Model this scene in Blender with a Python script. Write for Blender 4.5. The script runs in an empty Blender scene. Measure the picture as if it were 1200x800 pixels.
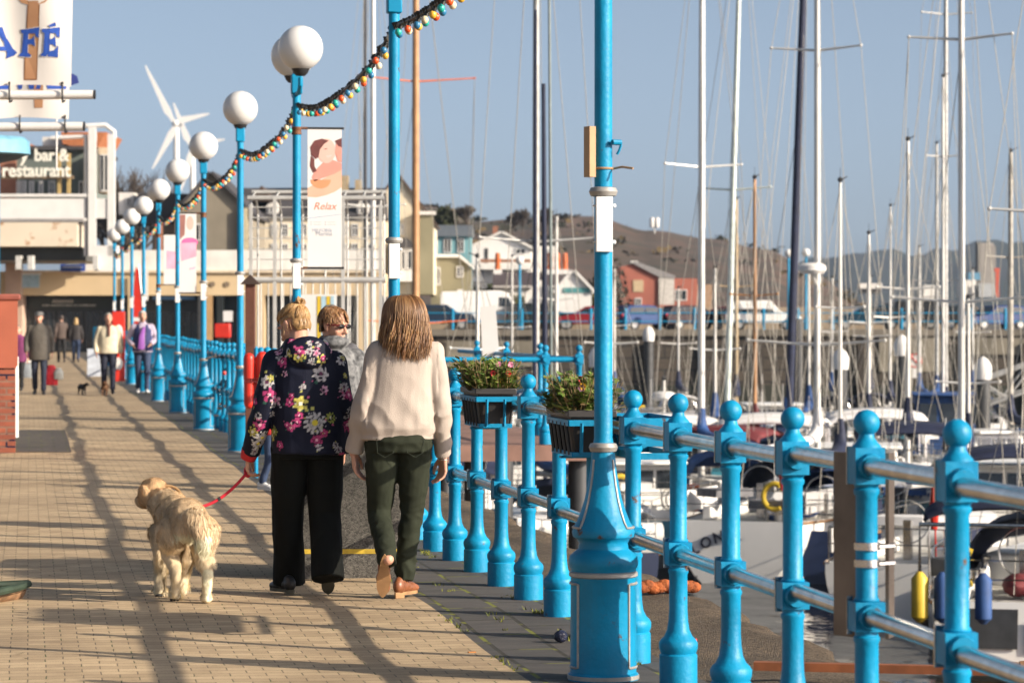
import bpy, bmesh, math, random
import numpy as np
from mathutils import Vector, Matrix, noise
R = random.Random(7)
sc = bpy.context.scene
col = sc.collection
FPX, CX, HY, EYE = 3700.0, 600.0, 375.0, 1.53
TH = math.atan(566.0 / FPX)
SN, CS = math.sin(TH), math.cos(TH)

def P(px, py, d):
    """world point seen at photo pixel (px, py) at distance d along the view"""
    a = (px - CX) / FPX * d
    return Vector((CS * a + SN * d, -SN * a + CS * d, EYE + (HY - py) / FPX * d))
def PX(px, d, z=0.0):
    v = P(px, HY, d); v.z = z; return v
def YatX(px, X):
    t = (px - CX) / FPX
    return X * (CS - t * SN) / (t * CS + SN)
def depth(x, y): return x * SN + y * CS
def gz(x, y):
    return 0.010 * math.sin(y * 0.806 + 0.5) + 0.007 * math.sin(y * 1.9 + x * 0.9) + 0.004 * math.sin(x * 2.3 + 1.0)

# ---------------------------------------------------------------- materials
def lin(c):
    return tuple(((u / 255.0) / 12.92 if u / 255.0 <= 0.04045 else ((u / 255.0 + 0.055) / 1.055) ** 2.4) for u in c)
MATS = {}
def pm(name, c, rough=0.6, metal=0.0, var=0.18, scale=6.0, bump=0.0, bscale=40.0, c2=None, attr=None, spec=0.5, stain=None, stain_amt=0.0, stain_scale=3.0, trans=0.0):
    if name in MATS: return MATS[name]
    m = bpy.data.materials.new(name); m.use_nodes = True
    nt = m.node_tree; N = nt.nodes; L = nt.links
    b = N['Principled BSDF']
    tc0 = N.new('ShaderNodeTexCoord'); oi = N.new('ShaderNodeObjectInfo'); sc_ = N.new('ShaderNodeVectorMath'); sc_.operation = 'SCALE'; sc_.inputs[0].default_value = (37.0, 53.0, 71.0)
    L.new(oi.outputs['Random'], sc_.inputs['Scale']); ad_ = N.new('ShaderNodeVectorMath'); ad_.operation = 'ADD'; L.new(tc0.outputs['Object'], ad_.inputs[0]); L.new(sc_.outputs['Vector'], ad_.inputs[1])
    class _O: pass
    tc = _O(); tc.outputs = {'Object': ad_.outputs['Vector']}
    nz = N.new('ShaderNodeTexNoise'); nz.inputs['Scale'].default_value = scale; nz.inputs['Detail'].default_value = 5
    L.new(tc.outputs['Object'], nz.inputs['Vector'])
    rp = N.new('ShaderNodeValToRGB')
    rp.color_ramp.elements[0].position = 0.32; rp.color_ramp.elements[1].position = 0.68
    lo = c2 if c2 else tuple(x * (1 - var) for x in c); hi = c if c2 else tuple(min(1, x * (1 + var * 0.5)) for x in c)
    rp.color_ramp.elements[0].color = (*lo, 1); rp.color_ramp.elements[1].color = (*hi, 1)
    L.new(nz.outputs['Fac'], rp.inputs['Fac'])
    out = rp.outputs['Color']
    if attr:
        at = N.new('ShaderNodeAttribute'); at.attribute_name = attr
        mx = N.new('ShaderNodeMix'); mx.data_type = 'RGBA'; mx.blend_type = 'MULTIPLY'; mx.inputs['Factor'].default_value = 1
        L.new(out, mx.inputs['A']); L.new(at.outputs['Color'], mx.inputs['B']); out = mx.outputs['Result']
    if stain:
        n2 = N.new('ShaderNodeTexNoise'); n2.inputs['Scale'].default_value = stain_scale; n2.inputs['Detail'].default_value = 8; n2.inputs['Roughness'].default_value = 0.7
        L.new(tc.outputs['Object'], n2.inputs['Vector'])
        r2 = N.new('ShaderNodeValToRGB'); r2.color_ramp.elements[0].position = 1 - stain_amt - 0.25; r2.color_ramp.elements[1].position = 1 - stain_amt - 0.2
        L.new(n2.outputs['Fac'], r2.inputs['Fac'])
        mx = N.new('ShaderNodeMix'); mx.data_type = 'RGBA'
        L.new(r2.outputs['Color'], mx.inputs['Factor']); L.new(out, mx.inputs['A']); mx.inputs['B'].default_value = (*stain, 1); out = mx.outputs['Result']
    L.new(out, b.inputs['Base Color'])
    b.inputs['Roughness'].default_value = rough; b.inputs['Metallic'].default_value = metal
    b.inputs['Specular IOR Level'].default_value = spec
    if trans: b.inputs['Transmission Weight'].default_value = trans
    if bump > 0:
        n3 = N.new('ShaderNodeTexNoise'); n3.inputs['Scale'].default_value = bscale; n3.inputs['Detail'].default_value = 6
        L.new(tc.outputs['Object'], n3.inputs['Vector'])
        bp = N.new('ShaderNodeBump'); bp.inputs['Strength'].default_value = bump; bp.inputs['Distance'].default_value = 0.02
        L.new(n3.outputs['Fac'], bp.inputs['Height']); L.new(bp.outputs['Normal'], b.inputs['Normal'])
    MATS[name] = m
    return m

BLUE = pm('blue_paint', (0.0015, 0.235, 0.44), 0.47, var=0.22, scale=5, bump=0.14, bscale=45, stain=(0.085, 0.04, 0.015), stain_amt=0.12, stain_scale=8, spec=0.32)
BLUEF = pm('blue_paint_plain', (0.0015, 0.235, 0.44), 0.48, var=0.16, scale=3, spec=0.3)
STEEL = pm('stainless_steel', (0.62, 0.60, 0.57), 0.24, 1.0, var=0.25, scale=12, bump=0.05, bscale=90)
SILVER = pm('silver_paint', (0.36, 0.35, 0.33), 0.45, 0.3, var=0.2, scale=15)
GALV = pm('galvanised_steel', (0.42, 0.42, 0.41), 0.5, 0.35, var=0.25, scale=8)
WHITE = pm('white_paint', (0.70, 0.69, 0.67), 0.4, var=0.06, scale=2)
WHITEW = pm('weathered_white', (0.72, 0.70, 0.66), 0.6, var=0.15, scale=1.2)
GEL = pm('white_gelcoat', (0.82, 0.81, 0.78), 0.3, var=0.06, scale=1.5, stain=(0.48, 0.44, 0.36), stain_amt=0.05, stain_scale=1.5)
BLACK = pm('black_rubber', (0.018, 0.018, 0.02), 0.6, var=0.3, scale=20)
DARK = pm('dark_grey', (0.045, 0.047, 0.05), 0.55, var=0.3, scale=5)
GLASS = pm('dark_glass', (0.02, 0.025, 0.03), 0.08, var=0.3, scale=1, spec=0.8)
GLOBE = pm('opal_globe', (0.66, 0.66, 0.65), 0.35, var=0.04, scale=3)
WOOD = pm('pale_wood', (0.40, 0.25, 0.13), 0.65, var=0.3, scale=4)
WOODD = pm('brown_wood', (0.115, 0.040, 0.022), 0.65, var=0.35, scale=6, bump=0.2, bscale=20)
REDP = pm('red_plastic', (0.56, 0.028, 0.014), 0.4, var=0.12, scale=4)
ORANGE = pm('orange_paint', (0.55, 0.13, 0.035), 0.5, var=0.15, scale=4)
YEL = pm('yellow_paint', (0.60, 0.42, 0.03), 0.5, var=0.15, scale=4)
NAVY = pm('navy_canvas', (0.012, 0.018, 0.05), 0.7, var=0.3, scale=5)
BLUEC = pm('blue_canvas', (0.02, 0.07, 0.22), 0.7, var=0.25, scale=4)
TEAL = pm('pale_blue_gelcoat', (0.25, 0.50, 0.58), 0.35, var=0.12, scale=2)
ALU = pm('mast_aluminium', (0.66, 0.65, 0.62), 0.38, 0.25, var=0.12, scale=2)
ROPE = pm('pale_rope', (0.36, 0.34, 0.30), 0.8, var=0.2, scale=20)
TEAK = pm('teak', (0.24, 0.13, 0.06), 0.6, var=0.3, scale=5)

# ---------------------------------------------------------------- mesh builder
class MB:
    def __init__(s): s.v = []; s.f = []; s.m = []
    def add(s, vs, fs, mi=0):
        o = len(s.v); s.v += [tuple(v) for v in vs]; s.f += [tuple(i + o for i in f) for f in fs]; s.m += [mi] * len(fs)
    def box(s, c, size, rz=0.0, mi=0, M=None):
        x, y, z = (u / 2 for u in size); vs = []
        Mx = M if M else Matrix.Rotation(rz, 3, 'Z')
        for dx, dy, dz in ((-x,-y,-z),(x,-y,-z),(x,y,-z),(-x,y,-z),(-x,-y,z),(x,-y,z),(x,y,z),(-x,y,z)):
            vs.append(Vector(c) + Mx @ Vector((dx, dy, dz)))
        s.add(vs, ((0,3,2,1),(4,5,6,7),(0,1,5,4),(1,2,6,5),(2,3,7,6),(3,0,4,7)), mi)
        return s
    def bb(s, x0, x1, y0, y1, z0, z1, mi=0):
        return s.box(((x0+x1)/2,(y0+y1)/2,(z0+z1)/2),(abs(x1-x0),abs(y1-y0),abs(z1-z0)),0,mi)
    def tube(s, pts, r, n=8, mi=0, caps=True, flat=1.0):
        pts = [Vector(p) for p in pts]; rs = r if isinstance(r, (list, tuple)) else [r] * len(pts)
        rings = []; up = None; k = len(pts)
        for i, p in enumerate(pts):
            t = (pts[min(i+1, k-1)] - pts[max(i-1, 0)])
            if t.length < 1e-9: t = Vector((0,0,1))
            t.normalize()
            if up is None:
                up = Vector((0,0,1)) if abs(t.z) < 0.9 else Vector((0,1,0))
            a = up - t * up.dot(t)
            if a.length < 1e-6: a = Vector((1,0,0)) - t * t.x
            a.normalize(); up = a; b = t.cross(a)
            rings.append([p + (a * math.cos(q) * flat + b * math.sin(q)) * rs[i] for q in (2*math.pi*j/n for j in range(n))])
        vs = [v for rg in rings for v in rg]; fs = []
        for i in range(k-1):
            for j in range(n):
                fs.append((i*n+j, i*n+(j+1)%n, (i+1)*n+(j+1)%n, (i+1)*n+j))
        if caps:
            fs.append(tuple(reversed(range(n)))); fs.append(tuple((k-1)*n+j for j in range(n)))
        s.add(vs, fs, mi); return s
    def cyl(s, p0, p1, r0, r1=None, n=12, mi=0): return s.tube([p0, p1], [r0, r0 if r1 is None else r1], n, mi)
    def lathe(s, prof, o=(0,0,0), n=20, mi=0, sq=None):
        vs = []; k = len(prof)
        for (r, z) in prof:
            for j in range(n):
                q = 2*math.pi*j/n; vs.append((o[0]+r*math.cos(q), o[1]+r*math.sin(q), o[2]+z))
        fs = []
        for i in range(k-1):
            for j in range(n): fs.append((i*n+j, i*n+(j+1)%n, (i+1)*n+(j+1)%n, (i+1)*n+j))
        fs.append(tuple(reversed(range(n)))); fs.append(tuple((k-1)*n+j for j in range(n)))
        s.add(vs, fs, mi); return s
    def sph(s, c, r, n=16, mi=0, sc=(1,1,1), M=None):
        h = n // 2; vs = []; fs = []
        for i in range(h+1):
            a = math.pi*i/h
            for j in range(n):
                q = 2*math.pi*j/n
                p = Vector((r*sc[0]*math.sin(a)*math.cos(q), r*sc[1]*math.sin(a)*math.sin(q), -r*sc[2]*math.cos(a)))
                if M: p = M @ p
                vs.append(Vector(c) + p)
        for i in range(h):
            for j in range(n):
                f = (i*n+j, i*n+(j+1)%n, (i+1)*n+(j+1)%n, (i+1)*n+j)
                if i == 0: f = (f[0], f[2], f[3])
                elif i == h-1: f = (f[0], f[1], f[2])
                fs.append(f)
        s.add(vs, fs, mi); return s
    def prism(s, poly, ext, mi=0):
        """poly: 3D points (planar), ext: extrusion vector"""
        e = Vector(ext); n = len(poly); vs = [Vector(p) for p in poly] + [Vector(p) + e for p in poly]
        nrm = Vector((0,0,0))
        for i in range(n):
            a = Vector(poly[i]); b = Vector(poly[(i+1)%n]); nrm += a.cross(b)
        A, B = tuple(range(n)), tuple(range(n, 2*n))
        if nrm.dot(e) > 0:
            fs = [tuple(reversed(A)), B] + [(i, (i+1)%n, n+(i+1)%n, n+i) for i in range(n)]
        else:
            fs = [A, tuple(reversed(B))] + [((i+1)%n, i, n+i, n+(i+1)%n) for i in range(n)]
        s.add(vs, fs, mi); return s
    def face(s, pts, mi=0): s.add(pts, [tuple(range(len(pts)))], mi); return s
    def mesh(s, name, mats, smooth=True, angle=40):
        me = bpy.data.meshes.new(name); me.from_pydata(s.v, [], s.f); me.update()
        for m in (mats if isinstance(mats, (list, tuple)) else [mats]): me.materials.append(m)
        me.polygons.foreach_set('material_index', s.m)
        if smooth:
            me.polygons.foreach_set('use_smooth', [True]*len(s.f))
            me.set_sharp_from_angle(angle=math.radians(angle))
        me.update(); return me
    def build(s, name, mats, parent=None, loc=(0,0,0), rz=0.0, smooth=True, bevel=0.0, angle=40):
        return link(name, s.mesh(name, mats, smooth, angle), parent, loc, rz, bevel)

def link(name, me, parent=None, loc=(0,0,0), rz=0.0, bevel=0.0):
    o = bpy.data.objects.new(name, me); col.objects.link(o)
    o.location = loc; o.rotation_euler = (0, 0, rz)
    if parent: o.parent = parent
    if bevel:
        b = o.modifiers.new('Bevel', 'BEVEL'); b.width = bevel; b.segments = 2; b.limit_method = 'ANGLE'; b.angle_limit = math.radians(40)
    return o
def tag(o, label, cat, group=None, kind=None):
    if label: o['label'] = label
    if cat: o['category'] = cat
    if group: o['group'] = group
    if kind: o['kind'] = kind
    return o
def thing(name, label, cat, loc=(0,0,0), rz=0.0, group=None):
    o = bpy.data.objects.new(name, None); col.objects.link(o); o.location = loc; o.rotation_euler = (0,0,rz)
    o.empty_display_size = 0.2
    return tag(o, label, cat, group)
def struct(o): o['kind'] = 'structure'; return o
def kids(o): return [c for c in bpy.data.objects if c.parent == o]
def dup(root, loc, rz=0.0, label=None, skip=()):
    def cp(o, par):
        c = o.copy(); col.objects.link(c)
        if par: c.parent = par
        for ch in KID.get(o.name, []):
            if ch.name.split('.')[0] not in skip: cp(ch, c)
        return c
    KID = {}
    for x in bpy.data.objects:
        if x.parent: KID.setdefault(x.parent.name, []).append(x)
    r = cp(root, None); r.location = loc; r.rotation_euler = (0,0,rz)
    if label: r['label'] = label
    return r
def text_mesh(s, size, mats, extrude=0.0, bold=0.0, align='CENTER', sx=1.0, shear=0.0, name='lettering'):
    cu = bpy.data.curves.new('t', 'FONT'); cu.body = s; cu.size = size; cu.extrude = extrude; cu.offset = bold
    cu.align_x = align; cu.align_y = 'CENTER'; cu.resolution_u = 3; cu.shear = shear
    o = bpy.data.objects.new('t', cu); col.objects.link(o)
    dg = bpy.context.evaluated_depsgraph_get(); dg.update()
    me = bpy.data.meshes.new_from_object(o.evaluated_get(dg)); me.name = name
    bpy.data.objects.remove(o); bpy.data.curves.remove(cu)
    me.materials.clear(); me.materials.append(mats)
    for v in me.vertices: v.co.x *= sx
    return me
def put_text(s, size, mat, parent, loc, rot=(math.pi/2, 0, 0), **k):
    o = link('lettering', text_mesh(s, size, mat, **k), parent, loc); o.rotation_euler = rot; return o
ORD = ['nearest','second nearest','third nearest','fourth nearest','fifth nearest','sixth nearest','seventh nearest','eighth nearest','ninth nearest','tenth nearest','eleventh nearest','twelfth nearest','thirteenth nearest','fourteenth nearest','fifteenth nearest','sixteenth nearest','seventeenth nearest']

# ---------------------------------------------------------------- camera, sun, sky
cam = bpy.data.cameras.new('camera'); co = bpy.data.objects.new('camera', cam); col.objects.link(co)
co.location = (0, 0, EYE); co.rotation_euler = (math.pi/2, 0, -TH)
cam.sensor_width = 36; cam.lens = FPX / 1200 * 36; cam.shift_y = -25.0 / 1200
cam.clip_start = 0.5; cam.clip_end = 20000
cam.dof.use_dof = True; cam.dof.focus_distance = 16.8; cam.dof.aperture_fstop = 6.0
sc.camera = co
EL, PHI = math.radians(22.6), math.radians(57)
SD = Vector((math.sin(PHI)*math.cos(EL), -math.cos(PHI)*math.cos(EL), math.sin(EL)))
sl = bpy.data.lights.new('sun', 'SUN'); so = bpy.data.objects.new('sun', sl); col.objects.link(so)
sl.energy = 5.0; sl.angle = math.radians(0.55); sl.color = (1.0, 0.87, 0.70)
so.rotation_euler = SD.to_track_quat('Z', 'Y').to_euler(); so.location = SD * 60
w = bpy.data.worlds.new('World'); sc.world = w; w.use_nodes = True
nt = w.node_tree; bg = nt.nodes['Background']
sky = nt.nodes.new('ShaderNodeTexSky'); sky.sky_type = 'NISHITA'; sky.sun_disc = False
sky.sun_elevation = EL; sky.sun_rotation = math.atan2(SD.x, SD.y)
sky.air_density = 0.27; sky.dust_density = 2.0; sky.ozone_density = 0.7; sky.altitude = 0
hs_ = nt.nodes.new('ShaderNodeHueSaturation'); hs_.inputs['Saturation'].default_value = 0.75; hs_.inputs['Hue'].default_value = 0.482
nt.links.new(sky.outputs['Color'], hs_.inputs['Color']); nt.links.new(hs_.outputs['Color'], bg.inputs['Color']); bg.inputs['Strength'].default_value = 0.127
sc.view_settings.view_transform = 'Standard'; sc.view_settings.look = 'None'; sc.view_settings.gamma = 1
sc.view_settings.exposure = 0.66
sc.render.engine = 'CYCLES'
sc.cycles.use_denoising = True
sc.cycles.max_bounces = 6; sc.cycles.diffuse_bounces = 3; sc.cycles.glossy_bounces = 3; sc.cycles.transmission_bounces = 3
sc.cycles.volume_bounces = 0; sc.cycles.caustics_reflective = False; sc.cycles.caustics_refractive = False
# ---------------------------------------------------------------- ground, quay, water, hills
def node_mat(name): 
    m = bpy.data.materials.new(name); m.use_nodes = True
    nt = m.node_tree
    return m, nt.nodes, nt.links, nt.nodes['Principled BSDF']
def paver_mat():
    m, N, L, b = node_mat('buff_pavers')
    tc = N.new('ShaderNodeTexCoord')
    br = N.new('ShaderNodeTexBrick'); br.offset = 0.5
    br.inputs['Scale'].default_value = 1; br.inputs['Brick Width'].default_value = 0.155; br.inputs['Row Height'].default_value = 0.105
    br.inputs['Mortar Size'].default_value = 0.0035; br.inputs['Mortar Smooth'].default_value = 0.3; br.inputs['Bias'].default_value = 0.0
    br.inputs['Color1'].default_value = (0.615, 0.475, 0.31, 1); br.inputs['Color2'].default_value = (0.465, 0.352, 0.228, 1); br.inputs['Mortar'].default_value = (0.20, 0.155, 0.105, 1)
    nd = N.new('ShaderNodeTexNoise'); nd.inputs['Scale'].default_value = 5; nd.inputs['Detail'].default_value = 3
    L.new(tc.outputs['Object'], nd.inputs['Vector'])
    mv = N.new('ShaderNodeMix'); mv.data_type = 'VECTOR'; mv.inputs['Factor'].default_value = 0.012
    L.new(tc.outputs['Object'], mv.inputs['A']); L.new(nd.outputs['Color'], mv.inputs['B'])
    L.new(mv.outputs['Result'], br.inputs['Vector'])
    nz = N.new('ShaderNodeTexNoise'); nz.inputs['Scale'].default_value = 0.55; nz.inputs['Detail'].default_value = 7; nz.inputs['Roughness'].default_value = 0.65
    L.new(tc.outputs['Object'], nz.inputs['Vector'])
    r = N.new('ShaderNodeValToRGB'); r.color_ramp.elements[0].position = 0.3; r.color_ramp.elements[1].position = 0.7
    r.color_ramp.elements[0].color = (0.62, 0.60, 0.57, 1); r.color_ramp.elements[1].color = (1.03, 1.02, 0.98, 1)
    L.new(nz.outputs['Fac'], r.inputs['Fac'])
    mx = N.new('ShaderNodeMix'); mx.data_type = 'RGBA'; mx.blend_type = 'MULTIPLY'; mx.inputs['Factor'].default_value = 1
    L.new(br.outputs['Color'], mx.inputs['A']); L.new(r.outputs['Color'], mx.inputs['B'])
    n2 = N.new('ShaderNodeTexNoise'); n2.inputs['Scale'].default_value = 160; n2.inputs['Detail'].default_value = 2
    L.new(tc.outputs['Object'], n2.inputs['Vector'])
    r2 = N.new('ShaderNodeValToRGB'); r2.color_ramp.elements[0].color = (0.8, 0.8, 0.8, 1); r2.color_ramp.elements[1].color = (1.1, 1.08, 1.05, 1)
    L.new(n2.outputs['Fac'], r2.inputs['Fac'])
    m2 = N.new('ShaderNodeMix'); m2.data_type = 'RGBA'; m2.blend_type = 'MULTIPLY'; m2.inputs['Factor'].default_value = 1
    L.new(mx.outputs['Result'], m2.inputs['A']); L.new(r2.outputs['Color'], m2.inputs['B'])
    vg = N.new('ShaderNodeTexVoronoi'); vg.inputs['Scale'].default_value = 2.3; L.new(tc.outputs['Object'], vg.inputs['Vector'])
    rg_ = N.new('ShaderNodeValToRGB'); rg_.color_ramp.elements[0].position = 0.05; rg_.color_ramp.elements[1].position = 0.075; rg_.color_ramp.elements[0].color = (0.62, 0.60, 0.58, 1); rg_.color_ramp.elements[1].color = (1, 1, 1, 1)
    L.new(vg.outputs['Distance'], rg_.inputs['Fac']); mg = N.new('ShaderNodeMix'); mg.data_type = 'RGBA'; mg.blend_type = 'MULTIPLY'; mg.inputs['Factor'].default_value = 1
    L.new(m2.outputs['Result'], mg.inputs['A']); L.new(rg_.outputs['Color'], mg.inputs['B']); m2 = mg
    # a second, coarser wash of grime
    n6 = N.new('ShaderNodeTexNoise'); n6.inputs['Scale'].default_value = 2.1; n6.inputs['Detail'].default_value = 9; n6.inputs['Roughness'].default_value = 0.75; L.new(tc.outputs['Object'], n6.inputs['Vector'])
    r6 = N.new('ShaderNodeValToRGB'); r6.color_ramp.elements[0].position = 0.35; r6.color_ramp.elements[1].position = 0.55; r6.color_ramp.elements[0].color = (0.80, 0.78, 0.76, 1); r6.color_ramp.elements[1].color = (1, 1, 1, 1)
    L.new(n6.outputs['Fac'], r6.inputs['Fac']); mh = N.new('ShaderNodeMix'); mh.data_type = 'RGBA'; mh.blend_type = 'MULTIPLY'; mh.inputs['Factor'].default_value = 1
    L.new(m2.outputs['Result'], mh.inputs['A']); L.new(r6.outputs['Color'], mh.inputs['B']); m2 = mh
    # moss in some of the joints
    n4 = N.new('ShaderNodeTexNoise'); n4.inputs['Scale'].default_value = 9; n4.inputs['Detail'].default_value = 4
    L.new(tc.outputs['Object'], n4.inputs['Vector'])
    r4 = N.new('ShaderNodeValToRGB'); r4.color_ramp.elements[0].position = 0.54; r4.color_ramp.elements[1].position = 0.6
    L.new(n4.outputs['Fac'], r4.inputs['Fac'])
    ml = N.new('ShaderNodeMath'); ml.operation = 'MULTIPLY'; L.new(br.outputs['Fac'], ml.inputs[0]); L.new(r4.outputs['Color'], ml.inputs[1])
    m3 = N.new('ShaderNodeMix'); m3.data_type = 'RGBA'; L.new(ml.outputs[0], m3.inputs['Factor']); L.new(m2.outputs['Result'], m3.inputs['A']); m3.inputs['B'].default_value = (0.07, 0.085, 0.025, 1)
    L.new(m3.outputs['Result'], b.inputs['Base Color']); b.inputs['Roughness'].default_value = 0.85
    sb = N.new('ShaderNodeMath'); sb.operation = 'SUBTRACT'; L.new(n2.outputs['Fac'], sb.inputs[0]); L.new(br.outputs['Fac'], sb.inputs[1])
    bp = N.new('ShaderNodeBump'); bp.inputs['Strength'].default_value = 0.4; bp.inputs['Distance'].default_value = 0.004
    L.new(sb.outputs[0], bp.inputs['Height']); L.new(bp.outputs['Normal'], b.inputs['Normal'])
    return m
def slab_mat(name, c1, c2, mort, bw, rh, ms, off=0.5, moss=0.5, rough=0.8, turn=False):
    m, N, L, b = node_mat(name)
    tc = N.new('ShaderNodeTexCoord')
    br = N.new('ShaderNodeTexBrick'); br.offset = off; br.inputs['Scale'].default_value = 1
    br.inputs['Brick Width'].default_value = bw; br.inputs['Row Height'].default_value = rh; br.inputs['Mortar Size'].default_value = ms
    br.inputs['Color1'].default_value = (*c1, 1); br.inputs['Color2'].default_value = (*c2, 1); br.inputs['Mortar'].default_value = (*mort, 1)
    if turn:
        mr_ = N.new('ShaderNodeMapping'); mr_.inputs['Rotation'].default_value = (0, 0, math.pi/2); L.new(tc.outputs['Object'], mr_.inputs['Vector']); L.new(mr_.outputs['Vector'], br.inputs['Vector'])
    else: L.new(tc.outputs['Object'], br.inputs['Vector'])
    nz = N.new('ShaderNodeTexNoise'); nz.inputs['Scale'].default_value = 3; nz.inputs['Detail'].default_value = 9; nz.inputs['Roughness'].default_value = 0.72
    mp = N.new('ShaderNodeMapping'); mp.inputs['Scale'].default_value = (1, 3.5, 1)
    L.new(tc.outputs['Object'], mp.inputs['Vector']); L.new(mp.outputs['Vector'], nz.inputs['Vector'])
    r = N.new('ShaderNodeValToRGB'); r.color_ramp.elements[0].position = 0.3; r.color_ramp.elements[1].position = 0.75
    r.color_ramp.elements[0].color = (0.6, 0.6, 0.62, 1); r.color_ramp.elements[1].color = (1.35, 1.3, 1.2, 1)
    L.new(nz.outputs['Fac'], r.inputs['Fac'])
    mx = N.new('ShaderNodeMix'); mx.data_type = 'RGBA'; mx.blend_type = 'MULTIPLY'; mx.inputs['Factor'].default_value = 1
    L.new(br.outputs['Color'], mx.inputs['A']); L.new(r.outputs['Color'], mx.inputs['B'])
    n4 = N.new('ShaderNodeTexNoise'); n4.inputs['Scale'].default_value = 4; n4.inputs['Detail'].default_value = 4
    L.new(tc.outputs['Object'], n4.inputs['Vector'])
    r4 = N.new('ShaderNodeValToRGB'); r4.color_ramp.elements[0].position = 0.52; r4.color_ramp.elements[1].position = 0.56
    L.new(n4.outputs['Fac'], r4.inputs['Fac'])
    ml = N.new('ShaderNodeMath'); ml.operation = 'MULTIPLY'; L.new(br.outputs['Fac'], ml.inputs[0]); L.new(r4.outputs['Color'], ml.inputs[1])
    m3 = N.new('ShaderNodeMix'); m3.data_type = 'RGBA'; L.new(ml.outputs[0], m3.inputs['Factor']); L.new(mx.outputs['Result'], m3.inputs['A']); m3.inputs['B'].default_value = (0.16*moss*2, 0.17*moss*2, 0.02, 1)
    L.new(m3.outputs['Result'], b.inputs['Base Color']); b.inputs['Roughness'].default_value = rough
    sb = N.new('ShaderNodeMath'); sb.operation = 'SUBTRACT'; L.new(nz.outputs['Fac'], sb.inputs[0]); L.new(br.outputs['Fac'], sb.inputs[1])
    bp = N.new('ShaderNodeBump'); bp.inputs['Strength'].default_value = 0.5; bp.inputs['Distance'].default_value = 0.015
    L.new(sb.outputs[0], bp.inputs['Height']); L.new(bp.outputs['Normal'], b.inputs['Normal'])
    return m
def gravel_mat(name, ca, cb, scale=60, bump=1.0):
    m, N, L, b = node_mat(name)
    tc = N.new('ShaderNodeTexCoord')
    vo = N.new('ShaderNodeTexVoronoi'); vo.inputs['Scale'].default_value = scale; L.new(tc.outputs['Object'], vo.inputs['Vector'])
    r = N.new('ShaderNodeValToRGB'); r.color_ramp.elements[0].color = (*ca, 1); r.color_ramp.elements[1].color = (*cb, 1)
    sx = N.new('ShaderNodeSeparateColor'); L.new(vo.outputs['Color'], sx.inputs['Color']); L.new(sx.outputs['Red'], r.inputs['Fac'])
    nz = N.new('ShaderNodeTexNoise'); nz.inputs['Scale'].default_value = 2.2; nz.inputs['Detail'].default_value = 8
    L.new(tc.outputs['Object'], nz.inputs['Vector'])
    r2 = N.new('ShaderNodeValToRGB'); r2.color_ramp.elements[0].position = 0.3; r2.color_ramp.elements[1].position = 0.7
    r2.color_ramp.elements[0].color = (0.5, 0.48, 0.42, 1); r2.color_ramp.elements[1].color = (1.15, 1.1, 1.0, 1)
    L.new(nz.outputs['Fac'], r2.inputs['Fac'])
    mx = N.new('ShaderNodeMix'); mx.data_type = 'RGBA'; mx.blend_type = 'MULTIPLY'; mx.inputs['Factor'].default_value = 1
    L.new(r.outputs['Color'], mx.inputs['A']); L.new(r2.outputs['Color'], mx.inputs['B'])
    L.new(mx.outputs['Result'], b.inputs['Base Color']); b.inputs['Roughness'].default_value = 0.9
    ad = N.new('ShaderNodeMath'); ad.operation = 'SUBTRACT'; L.new(nz.outputs['Fac'], ad.inputs[0]); L.new(vo.outputs['Distance'], ad.inputs[1])
    bp = N.new('ShaderNodeBump'); bp.inputs['Strength'].default_value = bump; bp.inputs['Distance'].default_value = 0.03
    L.new(ad.outputs[0], bp.inputs['Height']); L.new(bp.outputs['Normal'], b.inputs['Normal'])
    return m

def sheet(name, xs, ys, off, mat, edge=None):
    vs = []; fs = []; nx, ny = len(xs), len(ys)
    for j, y in enumerate(ys):
        for i, x in enumerate(xs):
            xx = x
            if edge and i == nx - 1: xx = x + edge(y)
            vs.append((xx, y, gz(xx, y) + off))
    for j in range(ny-1):
        for i in range(nx-1): fs.append((j*nx+i, j*nx+i+1, (j+1)*nx+i+1, (j+1)*nx+i))
    m = MB(); m.add(vs, fs); o = m.build(name, mat); return struct(o)
def rng(a, b, s): 
    n = max(2, int(round((b-a)/s))+1); return [a+(b-a)*i/(n-1) for i in range(n)]
YS = rng(-12, 60, 0.35) + rng(60.9, 178, 1.6)
sheet('path', rng(-9, 2.1, 0.37), YS, 0.004, paver_mat())
SLABM = slab_mat('slate_slabs', (0.085, 0.08, 0.078), (0.062, 0.06, 0.06), (0.035, 0.032, 0.025), 0.62, 0.27, 0.012, turn=True)
# paving beside the railing: slabs turned so their long joints run along the promenade
sheet('pavement', rng(2.1, 2.83, 0.12), YS, 0.004, SLABM)
GRAV = gravel_mat('rough_quay_concrete', (0.045, 0.036, 0.028), (0.33, 0.25, 0.175), 125, 1.0)
def chip(y): return 0.05*math.sin(y*3.1)+0.035*math.sin(y*7.7+1)+0.03*noise.noise(Vector((0, y*2.2, 3)))
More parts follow.
